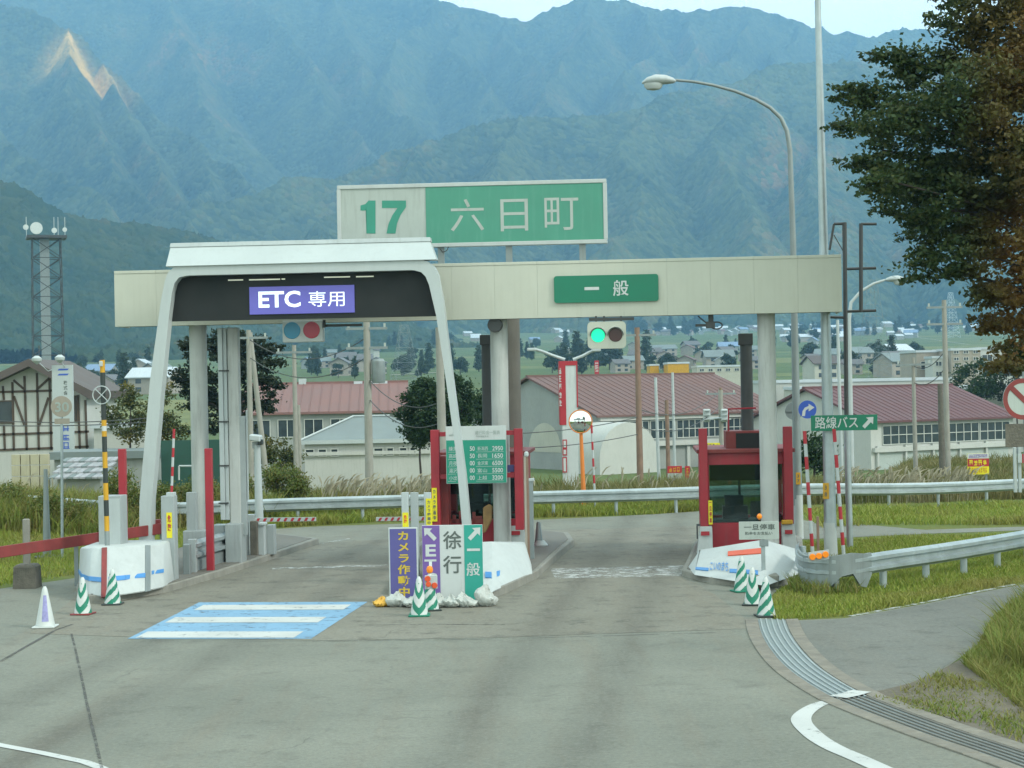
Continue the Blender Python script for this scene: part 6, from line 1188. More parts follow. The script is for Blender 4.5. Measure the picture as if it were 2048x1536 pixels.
# ------------------------------------------------------------------ far town
def hit(px, py):
    x, y = un(px, py); Y = np.concatenate([np.arange(95, 600, 3.0), np.arange(600, 3200, 8.0)]); z = CAMH - y / F * Y; g_ = gz(x / F * Y, Y); k = np.argmax(z <= g_) if (z <= g_).any() else len(Y) - 60; return Vector((x / F * Y[k], Y[k], float(g_[k])))
HV = []
for i, (rf, wl_) in enumerate((('roof_dark', 'plaster_tan'), ('roof_light', 'plaster_grey'), ('roof_blue', 'plaster_grey'), ('roof_red', 'plaster_tan'), ('roof_grey', 'plaster_tan'), ('roof_light', 'plaster_tan'), ('roof_brown', 'plaster'))):
    L_, D_, hw, hr = 9 + i % 3 * 2, 7.5 + i % 2 * 1.5, 5.0, 2.1 + 0.2 * (i % 3); k = hr / (D_ / 2); x0, x1 = -L_ / 2, L_ / 2; y0, y1 = -D_ / 2, D_ / 2
    wm = mesh_of(MB().box(x0, x1, y0, y1, -3, hw).add([(x0, y0, hw), (x0, y1, hw), (x0, 0, hw + hr), (x1, y0, hw), (x1, y1, hw), (x1, 0, hw + hr)], [(0, 1, 2), (3, 5, 4), (0, 3, 4, 1)]), wl_)
    o_ = 0.7; rb_ = MB()
    for s_ in (-1, 1):
        q_ = [(x0 - o_, s_ * (D_ / 2 + o_), hw - o_ * k), (x1 + o_, s_ * (D_ / 2 + o_), hw - o_ * k), (x1 + o_, 0, hw + hr), (x0 - o_, 0, hw + hr)]; rb_.loft([[(a, b, c + 0.05) for a, b, c in q_], [(a, b, c + 0.35) for a, b, c in q_]])
    rm = mesh_of(rb_, rf)
    wn = MB()
    w2 = mesh_of(MB().box(-0.9, 0.9, -0.06, 0.04, 0, 1.3), 'window_dark')
    HV.append((wm, rm, w2, L_, D_, hw, rf))
words = {'roof_dark': 'dark', 'roof_light': 'shiny pale', 'roof_blue': 'blue', 'roof_red': 'reddish', 'roof_grey': 'grey', 'roof_brown': 'brown'}
def far_house(px, py, v, rz, s_, where):
    p = hit(px, py); wm, rm, w2, L_, D_, hw, rf = HV[v]
    t = T('far_house', 'far house with %s roof %s' % (words[rf], where), 'house', p, rz, 'far houses %s with %s roofs' % (where, words[rf])); t.o.scale = (s_, s_, s_)
    link('wall', wm, t); link('roof', rm, t)
    if p.y < 1200:
        for k in (-1, 1):
            for z_ in (0.7, 3.1): link('window', w2, t, (k * L_ * 0.24, -D_ / 2 - 0.02, z_))
rh = random.Random(21)
for (x0, x1, y0, y1, n, pale, where) in ((1130, 1300, 700, 748, 11, 0, 'above the hall ridge near the tower sign'), (1300, 1510, 705, 742, 20, 0, 'above the hall ridge by the yellow shop'), (1290, 1520, 648, 672, 60, 1, 'at the mountain foot under the overhead camera'), (1550, 1700, 652, 692, 26, 1, 'at the mountain foot behind the tapered pole'), (1590, 1840, 715, 760, 14, 0, 'above the maroon hall'), (1690, 1830, 630, 680, 40, 1, 'at the mountain foot below the bare sign frame'), (1840, 2040, 632, 664, 28, 1, 'at the mountain foot below the big tree'),
                               (590, 900, 652, 690, 34, 1, 'on the plain under the arch display'), (600, 780, 715, 755, 8, 0, 'just behind the faded red roof'), (1040, 1180, 652, 690, 9, 1, 'at the mountain foot beside the green signal'), (0, 300, 692, 715, 10, 1, 'far beyond the timbered house'), (190, 330, 735, 790, 9, 0, 'behind the yellow and black pole'), (930, 985, 650, 690, 5, 1, 'between the arch leg and the middle pillar')):
    for k in range(n): far_house(rh.uniform(x0, x1), rh.uniform(y0, y1), rh.choice((0, 1, 1, 2, 1, 4, 5, 5, 1, 5, 6, 3) if pale else (0, 0, 0, 1, 2, 3, 4, 4, 4, 5, 6, 6)), rh.choice((0, 0.3, -0.35, 1.57, 1.2, 0.6)) + rh.uniform(-0.1, 0.1), rh.uniform(0.65, 1.05), where)
# farm tracks
for i_, (pts_, w_) in enumerate((([(1810, 672), (1870, 680), (1940, 690)], 4), ([(780, 752), (900, 745)], 3), ([(700, 705), (790, 695), (880, 700)], 3), ([(1060, 660), (1160, 668)], 4))):
    c_ = [hit(*p_) for p_ in pts_]; L2 = [p_ + Vector((0, w_, 0)) for p_ in c_]; me = bpy.data.meshes.new('farm_track'); v_ = []
    pa = []
    for a_, b_ in zip(c_[:-1], c_[1:]):
        for k in range(24): pa.append(a_.lerp(b_, k / 24))
    pa.append(c_[-1])
    for p_ in pa: v_ += [(p_.x, p_.y - w_ / 2, gzf(p_.x, p_.y - w_ / 2) + 0.25), (p_.x, p_.y + w_ * 2, gzf(p_.x, p_.y + w_ * 2) + 0.25)]
    me.from_pydata(v_, [], [(2 * k, 2 * k + 2, 2 * k + 3, 2 * k + 1) for k in range(len(pa) - 1)]); me.materials.append(M['plaster_tan']); tag(link('path', me), 'pale farm track across the fields', kind='structure')

# ------------------------------------------------------------------ utility poles, wires, towers
def upole(label, top, base_px, Y, r_=0.17, arms=2, mat='pole_concrete', cans=0, zb=None, lean=0.0):
    p = at(base_px, 800, Y); z = gzf(p.x, Y) if zb is None else zb; t = T('utility_pole', label, 'utility pole', (p.x, Y, z), 0, 'utility poles'); u, zz = t.uv(*top)
    t.add('pole', MB().tube([(0, 0, -0.2), (u, 0, zz)], [r_, r_ * 0.7], 12), mat, smooth=True)
    for k in range(arms): q_ = zz - 0.35 - k * 0.8; t.add('crossarm', MB().box(u - 0.85, u + 0.85, -0.1, -0.02, q_ - 0.05, q_ + 0.05), 'steel_grey'); t.add('insulator', MB().box(u - 0.78, u - 0.70, -0.1, -0.02, q_ + 0.051, q_ + 0.2).box(u + 0.70, u + 0.78, -0.1, -0.02, q_ + 0.051, q_ + 0.2), 'white_faded')
    for k in range(cans): t.add('transformer', MB().lathe([(0.25, zz - 2.6), (0.28, zz - 2.5), (0.28, zz - 1.7), (0.2, zz - 1.6)], 14, 0, u + 0.45 * (1 if k == 0 else -1), 0), 'steel_grey', smooth=True)
    t.top = t.loc + Vector((u, 0, zz)); return t
U1 = upole('thick utility pole in front of the grey hipped house', (733, 640), 736, 76, 0.19, 2, cans=1)
U2 = upole('utility pole behind the slanted right leg of the arch', (878, 655), 884, 72, 0.2, 0)
U3 = upole('dark banded utility pole in front of the large red hall roof', (1274, 655), 1278, 84, 0.17, 1, 'brown_steel')
U4 = upole('short mossy utility pole between the hall windows', (1333, 800), 1336, 96, 0.14, 0, 'brown_steel'); U5 = upole('pale slim pole before the hall windows', (1311, 755), 1318, 90, 0.1, 0, 'grey_light'); U6 = upole('slim steel pole left of the booth exhaust', (1345, 745), 1348, 92, 0.09, 0, 'grey_light'); U7 = upole('brown pole carrying wires near the signal heads', (1441, 775), 1444, 104, 0.13, 1, 'brown_steel')
U8 = upole('tall pale utility pole above the maroon roof', (1888, 600), 1893, 88, 0.16, 2); U9 = upole('dark short pole standing against the tall pale pole', (1880, 768), 1883, 86.5, 0.17, 0, 'stone_dark'); U10 = upole('slim pole in front of the middle of the maroon roof', (1826, 715), 1829, 90, 0.12, 1)
U11 = upole('leaning utility pole against the dark pine', (500, 665), 545, 84, 0.15, 0); U12 = upole('upright utility pole at the edge of the dark pine', (497, 660), 500, 82, 0.15, 1); U13 = upole('utility pole left of the faded red roof', (588, 690), 590, 88, 0.14, 1); U14 = upole('short grey pole before the faded red roof', (597, 810), 598, 90, 0.12, 0); U15 = upole('slim pole at the right of the bus sign', (1675, 640), 1682, 95, 0.11, 0, 'grey_light')
def wire(label, a, b, sag, r_=0.02, group='overhead wires across the valley'):
    o = a; pts_ = [a.lerp(b, k / 16) - Vector((0, 0, sag * 4 * (k / 16) * (1 - k / 16))) - o for k in range(17)]; ob = link('overhead_wire', mesh_of(MB().tube(pts_, r_, 5), 'wire'), None, o); tag(ob, label, 'wire', group)
for dz in (0.4, 1.2): wire('overhead wire crossing the grey hipped house', U12.top - Vector((0, 0, dz)), U1.top - Vector((0, 0, dz + 0.3)), 0.9); wire('overhead wire between the thick pole and the arch leg', U1.top - Vector((0, 0, dz + 2)), U2.top - Vector((0, 0, dz + 2.5)), 0.6); wire('overhead wire passing in front of the large red hall', U3.top - Vector((0, 0, dz + 3.3)), U7.top - Vector((0, 0, dz - 0.2)), 0.7); wire('overhead wire above the maroon roof', U10.top - Vector((0, 0, dz)), U8.top - Vector((0, 0, dz + 2.0)), 0.4)
for y0, y1 in ((840, 834), (867, 868)): wire('overhead wire low across the hall gable', at(900, y0 + 25, 73), U3.top * 1 - Vector((0, 0, U3.top.z - at(1276, y1, 84).z)), 0.3)
wire('overhead wire in front of the timbered house', at(-60, 838, 70), at(300, 836, 70), 0.15); wire('overhead wire below the speed sign before the timbered house', at(-60, 850, 70), at(330, 842, 70), 0.1)
def lattice(name, label, px, ytop, ybase, Y, w0, w1, cat, mat, z=None):
    p = at(px, ybase, Y); z = gzf(p.x, Y) if z is None else z; t = T(name, label, cat, (p.x, Y, z), 0.3); zz = t.uv(px, ytop)[1]; mb = MB(); n = 9; th_ = 0.0007 * Y * (0.28 if name == 'radio_tower' else 0.085)
    c = lambda f, i: Vector(((w0 + (w1 - w0) * f) / 2 * (1 if i in (0, 3) else -1), (w0 + (w1 - w0) * f) / 2 * (1 if i in (0, 1) else -1), zz * f))
    for i in range(4): t.add('leg', MB().tube([c(0, i), c(1, i)], th_ * 1.3, 6), mat)
    for k in range(n):
        for i in range(4): j = (i + 1) % 4; t.add('brace', MB().tube([c(k / n, i), c((k + 1) / n, j)], th_, 4).tube([c(k / n, j), c((k + 1) / n, i)], th_, 4).tube([c((k + 1) / n, i), c((k + 1) / n, j)], th_, 4), mat)
    return t, zz
rt, zz = lattice('radio_tower', 'dark lattice radio tower with a dish platform at the far left', 97, 478, 740, 420, 7.0, 6.2, 'tower', 'dark_steel')
rt.add('platform', MB().box(-4.4, 4.4, -4, 4, zz, zz + 0.6), 'dark_steel'); rt.add('core', MB().box(-1.4, 0.6, -1, 1, 0, zz), 'steel_grey')
for (dx, dz, r_) in ((-2.3, 2.1, 1.35), (-4.6, 2.3, 0.6), (1.6, 1.6, 0.6), (3.9, 1.8, 0.5)): rt.add('dish', MB().loft([[(dx + rr * math.cos(2 * math.pi * k / 20), v_, zz + dz + rr * math.sin(2 * math.pi * k / 20)) for k in range(20)] for rr, v_ in ((r_, -4.3), (r_ * 1.02, -4.0), (r_ * 0.4, -3.6))]), 'white_sign', smooth=True)
for dx in (-4.3, 1.8, 2.7, 4.2): rt.add('aerial', MB().tube([(dx, 0, zz + 0.6), (dx, 0, zz + 5)], 0.09, 5), 'grey_light')
lattice('power_pylon', 'faint lattice power pylon in the fields beyond the left lane', 810, 650, 750, 520, 8, 2.0, 'pylon', 'steel_grey'); lattice('power_pylon', 'faint lattice power pylon behind the bare sign frame', 1748, 560, 740, 480, 8, 1.6, 'pylon', 'steel_grey'); lattice('power_pylon', 'tiny lattice power pylon on the slope at the far right', 1902, 585, 635, 1700, 12, 3, 'pylon', 'roof_light')
l2 = T('street_lamp', 'far street lamp with a pale arm right of the bare sign frame', 'street lamp', on_ground(1705, 74.0)); pts_ = [l2.uv(*p_) for p_ in ((1704, 1000), (1698, 640), (1702, 605), (1722, 582), (1748, 567), (1770, 560))]; pts_[0] = (pts_[0][0], 0)
l2.add('pole', MB().tube([(u, 0, z_) for u, z_ in pts_], [0.12, 0.08, 0.065, 0.06, 0.055, 0.05], 10), 'grey_light', smooth=True); u, zz = pts_[-1]; lamp_head(l2, u, 0, zz, 1.1, 1)
nt_ = T('sports_net', 'dark green ball net with a white goal frame behind the left bushes', 'net', (at(390, 950, 100).x, 100, -4), 0); a, b, c, e = nt_.rect(322, 880, 450, 945); nt_.add('net', MB().box(a, b, 0, 0.05, 0, e), 'netting')
bar(nt_, 'goal_post', 'white_clean', 358, 932, 358, 960, 0.05, -2); bar(nt_, 'goal_bar', 'white_clean', 358, 932, 400, 932, 0.05, -2)

# ================================================================== VEGETATION
def leaf_quads(C, size, flat=0.0, rng_=RNG, aspect=0.55):
    n = len(C); a = rng_.normal(size=(n, 3)); a[:, 2] *= (1 - flat); a /= np.linalg.norm(a, axis=1, keepdims=True) + 1e-9
    b = np.cross(a, rng_.normal(size=(n, 3))); b /= np.linalg.norm(b, axis=1, keepdims=True) + 1e-9
    s = (size * rng_.uniform(0.6, 1.3, n))[:, None]; a = a * s; b = b * s * aspect
    V = np.stack([C - a, C + b, C + a, C - b], 1).reshape(-1, 3); Fq = np.arange(n * 4).reshape(n, 4); return V, Fq
def cluster_pts(blobs, sub, per, flat, subr, rng_=RNG):
    out = []
    for (x, y, z, rx, ry, rz) in blobs:
        k = max(3, int(sub * (rx * rz) ** 0.9)); d = rng_.normal(size=(k, 3)); d /= np.linalg.norm(d, axis=1, keepdims=True); rr = rng_.uniform(0.25, 1.0, k) ** 0.5
        c = np.array([x, y, z]) + d * rr[:, None] * np.array([rx, ry, rz])
        m = max(4, per); q = rng_.normal(size=(k, m, 3)) * np.array([1, 1, flat]) * subr * rng_.uniform(0.6, 1.2, (k, 1, 1)); out.append((c[:, None, :] + q).reshape(-1, 3))
    return np.concatenate(out)
def spray_pts(blobs, sub, per, org, rng_=RNG):          # layered sprays reaching outwards from the stem
    out = []
    for (x, y, z, rx, ry, rz) in blobs:
        k = max(4, int(sub * (rx * rz) ** 0.85)); d = rng_.normal(size=(k, 3)); d /= np.linalg.norm(d, axis=1, keepdims=True); rr = rng_.uniform(0.15, 1.0, k) ** 0.5
        c = np.array([x, y, z]) + d * rr[:, None] * np.array([rx, ry, rz]); rad = c - np.array(org); rad[:, 2] *= 0.15; rad += rng_.normal(size=(k, 3)) * np.array([1.2, 1.2, 0.2]); rad /= np.linalg.norm(rad, axis=1, keepdims=True)
        lat = np.cross(rad, np.array([0, 0, 1.0])); u = rng_.uniform(-1, 1, (k, per)); v = rng_.normal(size=(k, per)) * (1 - 0.75 * (u * 0.5 + 0.5)) * 0.20; ln = rng_.uniform(0.32, 0.62, k)
        p_ = c[:, None, :] + rad[:, None, :] * (u * ln[:, None])[..., None] + lat[:, None, :] * v[..., None]; p_[..., 2] += -0.10 * u ** 2 + rng_.normal(size=(k, per)) * 0.035; out.append(p_.reshape(-1, 3))
    return np.concatenate(out)
def tree(name, label, base, blobs, sub, per, flat, subr, leaf, mat, limbs=True, trunk_r=0.25, group=None, tip=None):
    t = T(name, label, 'tree', base, 0, group); o = t.loc; loc = [(x - o.x, y - o.y, z - o.z, a, b, c) for x, y, z, a, b, c in blobs]
    V, Fq = leaf_quads(cluster_pts(loc, sub, per, flat, subr) if subr else np.concatenate([spray_pts(loc, sub * 0.6, per, (0, 0, 5)), cluster_pts(loc, sub * 0.55, per, 0.6, 0.2)]), leaf, 0.3); link('crown', np_mesh('crown', V, Fq, mat, 4), t)
    zt = max(b[2] for b in loc) if tip is None else tip; tr = MB().tube([(0, 0, -0.3), (0.1, 0, zt * 0.3), (-0.05, 0.05, zt * 0.6), (0.05, 0, zt * 0.92)], [trunk_r, trunk_r * 0.8, trunk_r * 0.55, trunk_r * 0.2], 10)
    t.add('trunk', tr, 'bark', smooth=True)
    if limbs:
        for x, y, z, a, b, c in loc:
            z0 = max(0.3, z - 0.45 * math.hypot(x, y)); s_ = Vector((0, 0, z0)); e_ = Vector((x, y, z)); m_ = s_.lerp(e_, 0.5) + Vector((0, 0, 0.1 * (e_ - s_).length))
            t.add('limb', MB().tube([s_, m_, e_], [trunk_r * 0.36, trunk_r * 0.22, 0.02], 7), 'bark', smooth=True)
    return t
# the big tree at the right edge
bl = []
for px, py, r in ((1925, 35, 70), (2010, 60, 105), (1795, 118, 42), (1865, 165, 80), (1960, 190, 100), (2060, 200, 120), (1745, 192, 36), (1712, 188, 20), (1790, 235, 62), (1880, 290, 95), (1990, 330, 115), (1735, 330, 26), (1765, 300, 40), (1755, 355, 38), (1812, 395, 68), (1900, 420, 90), (2020, 450, 110), (1858, 478, 46), (1843, 530, 38), (1955, 505, 50), (2060, 560, 55), (2010, 600, 34), (1990, 640, 30), (2030, 650, 46), (1975, 585, 24), (2015, 730, 30), (2050, 710, 45), (1925, 545, 22), (2110, 330, 120), (2130, 120, 120), (1700, 252, 16), (2140, 500, 110)):
    Y = 39 + random.uniform(-1.6, 1.6) + (1.0 if r < 50 else 0); p = at(px, py, Y); rm = r * Y / F; bl.append((p.x, p.y, p.z, rm, rm * 1.0, rm * 0.85))
bt = at(2190, 768, 40); bt.z = gzf(bt.x, bt.y)
tree('broadleaf_tree', 'big dark broadleaf tree turning orange, overhanging from the right edge', bt, bl, 46, 95, 0.40, 0, 0.06, 'leaf_big', True, 0.13)
# pine behind the left pillar
bl = []
for px, py, r in ((400, 695, 40), (450, 680, 35), (500, 690, 42), (545, 715, 32), (385, 750, 38), (440, 740, 45), (500, 745, 48), (540, 765, 26), (400, 800, 40), (460, 810, 46), (505, 800, 32), (548, 795, 16), (530, 812, 18), (420, 850, 30), (480, 850, 32)):
    Y = 92 + random.uniform(-1.5, 1.5); p = at(px, py, Y); rm = r * Y / F; bl.append((p.x, p.y, p.z, rm, rm, rm * 0.75))
pb_ = at(455, 900, 92); pb_.z = gzf(pb_.x, 92)
tree('pine_tree', 'dark irregular pine behind the left round pillar', pb_, bl, 26, 60, 0.4, 0.22, 0.11, 'leaf_pine', True, 0.2, 'trees near the road')
# clipped egg-shaped conifer
def egg(px0, px1, py0, py1, Y, n):
    cx, cy = (px0 + px1) / 2, (py0 + py1) / 2; c = at(cx, cy, Y); rx = (px1 - px0) / 2 * Y / F; rz = (py1 - py0) / 2 * Y / F; out = []
    for k in range(n):
        a_ = 2 * math.pi * random.random(); f = random.uniform(-1, 1); w_ = math.sqrt(max(0, 1 - f * f)) * (1 - 0.18 * f); out.append((c.x + rx * 0.8 * w_ * math.cos(a_), c.y + rx * 0.8 * w_ * math.sin(a_), c.z + rz * 0.88 * f, rx * 0.27, rx * 0.27, rz * 0.2))
    return out + [(c.x, c.y, c.z, rx * 0.7, rx * 0.7, rz * 0.75)]
eb = at(842, 950, 96); eb.z = gzf(eb.x, 96); tree('clipped_conifer', 'dense egg-shaped green conifer beside the price board', eb, egg(797, 905, 762, 892, 96, 60), 50, 34, 0.9, 0.16, 0.085, 'leaf_conifer', False, 0.1, 'trees near the road')
eb = at(925, 950, 99); eb.z = gzf(eb.x, 99); tree('clipped_conifer', 'smaller conifer half hidden by the right arch leg', eb, egg(880, 948, 745, 880, 99, 40), 50, 30, 0.9, 0.16, 0.085, 'leaf_conifer', False, 0.1, 'trees near the road')
for lb, x0, x1, y0, y1, Y, mt in (('round shrub turning yellow behind the arch leg', 222, 300, 782, 880, 104, 'leaf_olive'), ('olive bushy tree between the arch leg and the left pillar', 300, 372, 780, 900, 106, 'leaf_olive'), ('low dark bush right of the leaning pole', 505, 590, 880, 945, 100, 'leaf_olive'), ('dark leafy tree under the big overhanging tree at the right', 1905, 1990, 722, 800, 219, 'leaf_conifer'), ('dark green tree behind the round red sign', 1965, 2100, 722, 805, 221, 'leaf_pine'),
                                ('dark shrub behind the right booth and striped pole', 1600, 1660, 868, 935, 84, 'leaf_conifer'), ('small conifer between pillar and price board', 945, 985, 778, 850, 120, 'leaf_conifer')):
    b_ = at((x0 + x1) / 2, y1, Y); b_.z = gzf(b_.x, Y); bb = egg(x0, x1, y0, y1, Y, 14); bb = [(x + random.uniform(-.3, .3), y, z + random.uniform(-.3, .3), a * 1.4, b * 1.4, c * 1.4) for x, y, z, a, b, c in bb]
    k_ = max(1.0, Y / 105); tree('broadleaf_tree', lb, b_, bb, 18 / k_ ** 1.8, 40, 0.7, 0.22 * k_, 0.10 * k_, mt, False, 0.12, 'trees near the road')
# far trees, several shapes shared
TV = []
for i in range(5):
    con = i in (1, 3); blo = []
    if con:
        for k in range(10): z = 2 + k * 1.05; r = (1 - k / 11) * 2.2 + 0.3; blo.append((random.uniform(-.3, .3), random.uniform(-.3, .3), z, r, r, 0.9))
    else:
        for k in range(9): blo.append((random.uniform(-2.2, 2.2), random.uniform(-2.2, 2.2), 4.5 + random.uniform(-2, 2.6), 1.7, 1.7, 1.4))
    V, Fq = leaf_quads(cluster_pts(blo, 9, 16, 0.7, 0.42), 0.42, 0.2); cm_ = np_mesh('crown', V, Fq, 'leaf_far', 4); tm = mesh_of(MB().tube([(0, 0, -1), (0, 0, 7)], [0.28, 0.08], 6), 'bark'); TV.append((cm_, tm, con))
rt_ = random.Random(5)
for (x0, x1, y0, y1, n, sc, where) in ((1130, 1300, 700, 752, 18, 1.1, 'above the hall ridge near the tower sign'), (1290, 1520, 690, 745, 16, 0.8, 'above the hall ridge by the yellow shop'), (1210, 1400, 655, 674, 44, 1.8, 'in the belt beyond the green signal'), (1540, 1700, 650, 700, 16, 1.4, 'at the mountain foot behind the tapered pole'), (1700, 2040, 632, 680, 46, 1.5, 'at the mountain foot below the big tree'), (1590, 1840, 705, 760, 12, 0.9, 'above the maroon hall'), (590, 900, 655, 700, 44, 1.3, 'on the plain under the arch display'), (620, 960, 715, 760, 24, 0.9, 'just behind the faded red roof'), (150, 330, 700, 790, 18, 0.9, 'behind the yellow and black pole'), (0, 160, 692, 715, 10, 1.1, 'far beyond the timbered house'), (1040, 1180, 690, 752, 12, 0.9, 'beside the middle pillar above the hall gable')):
    for k in range(n):
        p = hit(rt_.uniform(x0, x1), rt_.uniform(y0, y1)); cm_, tm, con = TV[rt_.randrange(5)]; kind = 'pointed dark conifer' if con else 'rounded dark green tree'
        t = T('far_tree', '%s %s' % (kind, where), 'tree', p, rt_.uniform(0, 6), 'far %ss %s' % (kind, where)); s_ = sc * rt_.uniform(0.7, 1.2); t.o.scale = (s_, s_, s_); link('crown', cm_, t); link('trunk', tm, t)

# roadside bushes behind the left lawn
for lb, x0, x1, y0, y1, Y in (('low olive bush at the far left below the block wall', -30, 90, 965, 1040, 53.5), ('leafy bush behind the tapered grey post', 60, 190, 975, 1035, 52.8), ('bush with tawny tips between the cabinet and the arch leg', 215, 285, 935, 1030, 54.5), ('bushy shrub between the arch leg and the grey box post', 296, 350, 960, 1030, 55.0), ('olive bush in front of the sports net', 350, 440, 955, 1020, 57.2), ('dense green bush beyond the roadside camera', 525, 625, 925, 1000, 60.2), ('wide green bush left of the roadside camera pole', 440, 520, 940, 1000, 59.8)):
    b_ = at((x0 + x1) / 2, y1, Y); b_.z = gzf(b_.x, Y); c_ = at((x0 + x1) / 2, (y0 + y1) / 2, Y); rx = (x1 - x0) / 2 * Y / F; rz = (y1 - y0) / 2 * Y / F; bb = []
    for k in range(12): bb.append((c_.x + random.uniform(-0.75, 0.75) * rx, c_.y + random.uniform(-0.5, 0.5), c_.z + random.uniform(-0.8, 0.45) * rz, rx * 0.32, 0.4, rz * 0.42))
    t = T('roadside_bush', lb, 'bush', b_, 0, 'bushes along the left verge'); loc = [(x - b_.x, y - b_.y, z - b_.z, a, b, c) for x, y, z, a, b, c in bb]
    V, Fq = leaf_quads(cluster_pts(loc, 150, 34, 0.9, 0.13), 0.055, 0.0, aspect=0.4); link('crown', np_mesh('crown', V, Fq, 'leaf_bush', 4), t)
    mb = MB()
    for x, y, z, a, b, c in loc: mb.tube([(x * 0.3, y * 0.3, 0), (x, y, max(z, 0.15))], [0.02, 0.006], 5)
    t.add('stems', mb, 'bark')
# ------------------------------------------------------------------ grass
def in_poly(P, poly):
    x, y = P[:, 0], P[:, 1]; r = np.zeros(len(P), bool); j = len(poly) - 1
    for i in range(len(poly)):
        xi, yi = poly[i]; xj, yj = poly[j]; c = ((yi > y) != (yj > y)) & (x < (xj - xi) * (y - yi) / (yj - yi + 1e-12) + xi); r ^= c; j = i
    return r
def sample(poly, n):
    poly = [(p[0], p[1]) for p in poly]; lo = np.min(poly, 0); hi = np.max(poly, 0); out = np.zeros((0, 2))
    while len(out) < n: P = RNG.uniform(lo, hi, (n * 2, 2)); out = np.concatenate([out, P[in_poly(P, poly)]])
    return out[:n]
def blades(poly, n, h0, h1, w_, lean, clump=0.0, top=0.0):
    P = sample(poly, n)
    if clump: P = P[vn(P[:, 0] * clump, P[:, 1] * clump, 9) > RNG.random(len(P)) * 0.9]
    z = gz(P[:, 0], P[:, 1]); n = len(P); hs = RNG.uniform(h0, h1, n) * (0.55 + 0.9 * vn(P[:, 0] * 0.5, P[:, 1] * 0.5, 17)); a = RNG.uniform(0, 2 * np.pi, n); ln = RNG.normal(0, lean, (n, 2)) * hs[:, None]
    b = np.stack([P[:, 0], P[:, 1], z - 0.01], 1); d = np.stack([np.cos(a), np.sin(a), 0 * a], 1) * (w_ * RNG.uniform(0.6, 1.3, n))[:, None]
    mid = b + np.stack([ln[:, 0] * 0.35, ln[:, 1] * 0.35, hs * 0.55], 1); tip = b + np.stack([ln[:, 0], ln[:, 1], hs], 1)
    V = np.stack([b - d, b + d, mid + d * 0.8, tip, mid - d * 0.8], 1).reshape(-1, 3); k = np.arange(n)[:, None] * 5
    return V, np.concatenate([k + np.array([[0, 1, 2]]), k + np.array([[0, 2, 4]]), k + np.array([[4, 2, 3]])])
def grass(name, label, mat, lots):
    Vs, Fs, o = [], [], 0
    for l in lots: V, Fq = blades(*l); Vs.append(V); Fs.append(Fq + o); o += len(V)
    return tag(link(name, np_mesh(name, np.concatenate(Vs), np.concatenate(Fs), mat, 3)), label, kind='stuff')
A_ = gpl([(1605, 1085), (1900, 1073), (2100, 1066), (2300, 1058), (2300, 1130), (2030, 1168), (1850, 1204), (1690, 1233), (1556, 1242), (1530, 1222), (1562, 1180), (1615, 1158)])
B_ = [(8.6, 51.8), (10.5, 52.6), (14, 51.6), (32, 51.0), (32, 69), (20, 64.6), (14, 62.1), (9, 59.8)]
C_ = gpl([(-300, 1200), (0, 1172), (140, 1152), (300, 1118), (400, 1083), (500, 1058), (430, 1050), (300, 1045), (0, 1040), (-300, 1045)])
D_ = [(-8, 55.2), (-4.5, 57.2), (0, 57.8), (4.3, 58.3), (6.5, 60.0), (9.5, 61.0), (9.5, 63), (4, 61.5), (-7, 60), (-12, 58)]
grass('lawn_grass', 'short mown verge grass around the toll gate', 'blade_lawn', [(A_, 52000, 0.05, 0.15, 0.012, 0.5), (B_, 42000, 0.08, 0.24, 0.018, 0.5), (C_, 42000, 0.06, 0.2, 0.015, 0.5), (D_, 22000, 0.12, 0.4, 0.018, 0.5)])
E_ = [(-22, 50.5), (-16, 50.5), (-13.5, 51.5), (-11.2, 52.2), (-10.2, 54.8), (-7.5, 56.8), (-6.9, 58.5), (-8, 62), (-22, 62)]
K_ = [(6.75, 26.3), (7.15, 27.8), (8.0, 30.2), (9.2, 33.5), (10.3, 35.6), (13, 36.5), (12, 24.5), (7.6, 25.2)]
E2 = [(-12, 57.5), (-5.2, 58.6), (-4.3, 62), (-12, 62)]
grass('tall_grass', 'tall yellowing roadside grass and weeds', 'blade_tall', [(E_, 52000, 0.3, 0.95, 0.02, 0.4, 0.55), (E2, 9000, 0.4, 0.9, 0.022, 0.4), (K_, 40000, 0.2, 0.75, 0.011, 0.5, 0.9), (gpl([(1925, 1330), (1962, 1290), (1990, 1236), (2060, 1192), (2250, 1190), (2250, 1500), (2048, 1425), (1985, 1375)]), 36000, 0.04, 0.24, 0.009, 0.6), (gpl([(1780, 1392), (1880, 1350), (1990, 1375), (2200, 1480), (2048, 1494), (1900, 1437)]), 5200, 0.02, 0.12, 0.009, 0.7, 2.2), (gpl([(1740, 1396), (1790, 1394), (1870, 1412), (1960, 1452), (1890, 1438), (1800, 1415)]), 900, 0.02, 0.07, 0.01, 0.6, 2.0), ([(5.7, 35.4), (6.6, 35.6), (6.6, 36.7), (5.6, 37.6), (5.4, 36.3)], 1500, 0.15, 0.45, 0.012, 0.4)])
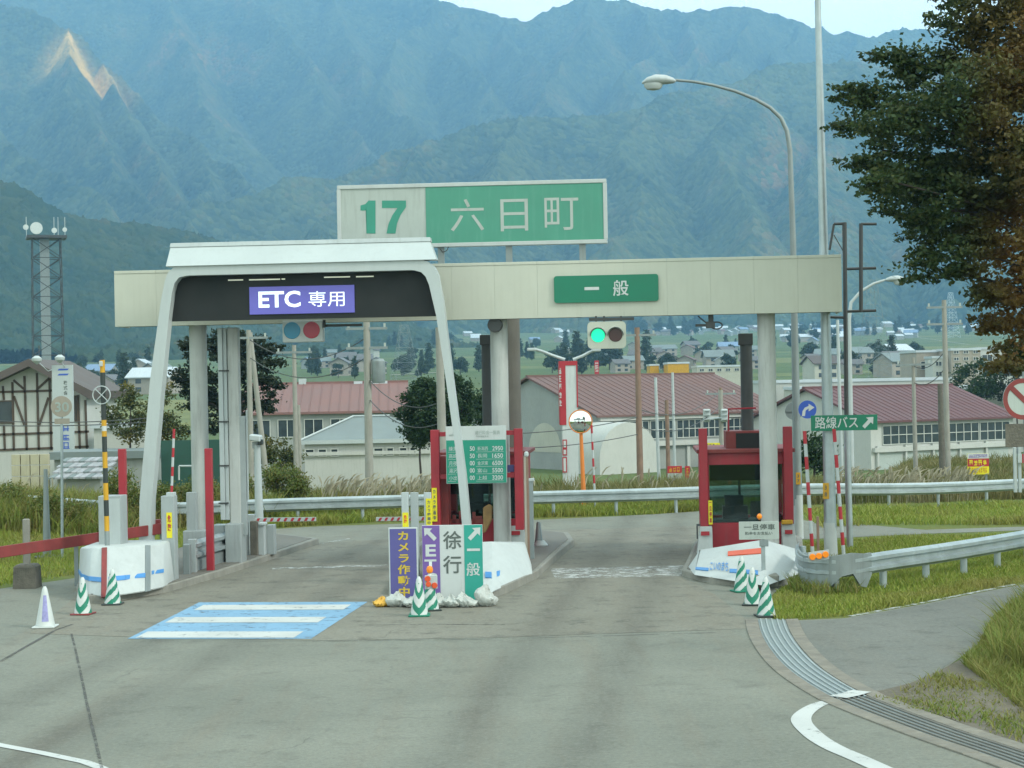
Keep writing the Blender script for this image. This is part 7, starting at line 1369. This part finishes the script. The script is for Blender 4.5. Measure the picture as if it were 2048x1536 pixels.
F1 = [(-5, 59.6), (4, 60.4), (9, 62), (14, 64.5), (22, 67.5), (30, 71), (30, 76), (14, 70), (-5, 66)]
G_ = [(13, 66), (24, 70), (40, 74), (44, 104), (20, 104), (15, 82)]
grass('dry_grass', 'dry straw-coloured grass beyond the far guard rail', 'blade_dry', [(F1, 30000, 0.3, 0.8, 0.02, 0.35, 0.6), (G_, 40000, 0.22, 0.55, 0.028, 0.4), ([(-8, 64), (12, 67), (14, 92), (-10, 90)], 26000, 0.25, 0.7, 0.028, 0.4)])
# pampas plumes
P = np.concatenate([sample([(-6.5, 59.5), (-1.5, 60), (-1.5, 64), (-6.5, 63.5)], 260), sample([(11, 63.2), (16.5, 65.5), (16.5, 67.5), (11, 65)], 260), sample([(-1.5, 61), (9, 63), (9, 66), (-1.5, 65)], 45), sample([(-22, 52), (-12, 54), (-12, 60), (-22, 60)], 40)])
Vs, Fs = [], []; o = 0
for x, y in P:
    z = gzf(x, y); h = random.uniform(0.45, 0.95); lx, ly = random.gauss(0.09, 0.09), random.gauss(0, 0.08); b0_ = Vector((x, y, z)); s1_ = b0_ + Vector((lx * 0.4, ly * 0.4, h)); ps = [s1_, s1_ + Vector((lx * 0.4, ly * 0.4, 0.13)), s1_ + Vector((lx * 1.0, ly, 0.27)), s1_ + Vector((lx * 1.9, ly * 1.6, 0.34))]; ws = (0.007, 0.028, 0.024, 0.003)
    for ax in (Vector((1, 0, 0)), Vector((0.3, 1, 0)), Vector((0, 0.2, 1))):
        for k in range(4): Vs += [tuple(ps[k] - ax * ws[k]), tuple(ps[k] + ax * ws[k])]
        for k in range(3): q = o + k * 2; Fs += [(q, q + 1, q + 3), (q, q + 3, q + 2)]
        o += 8
    Vs += [tuple(b0_ - Vector((0.006, 0, 0))), tuple(b0_ + Vector((0.006, 0, 0))), tuple(s1_)]; Fs.append((o, o + 1, o + 2)); o += 3
tag(link('pampas_grass', np_mesh('pampas_grass', np.array(Vs), np.array(Fs), 'plume', 3)), 'pale pampas plumes behind the guard rail', kind='stuff')
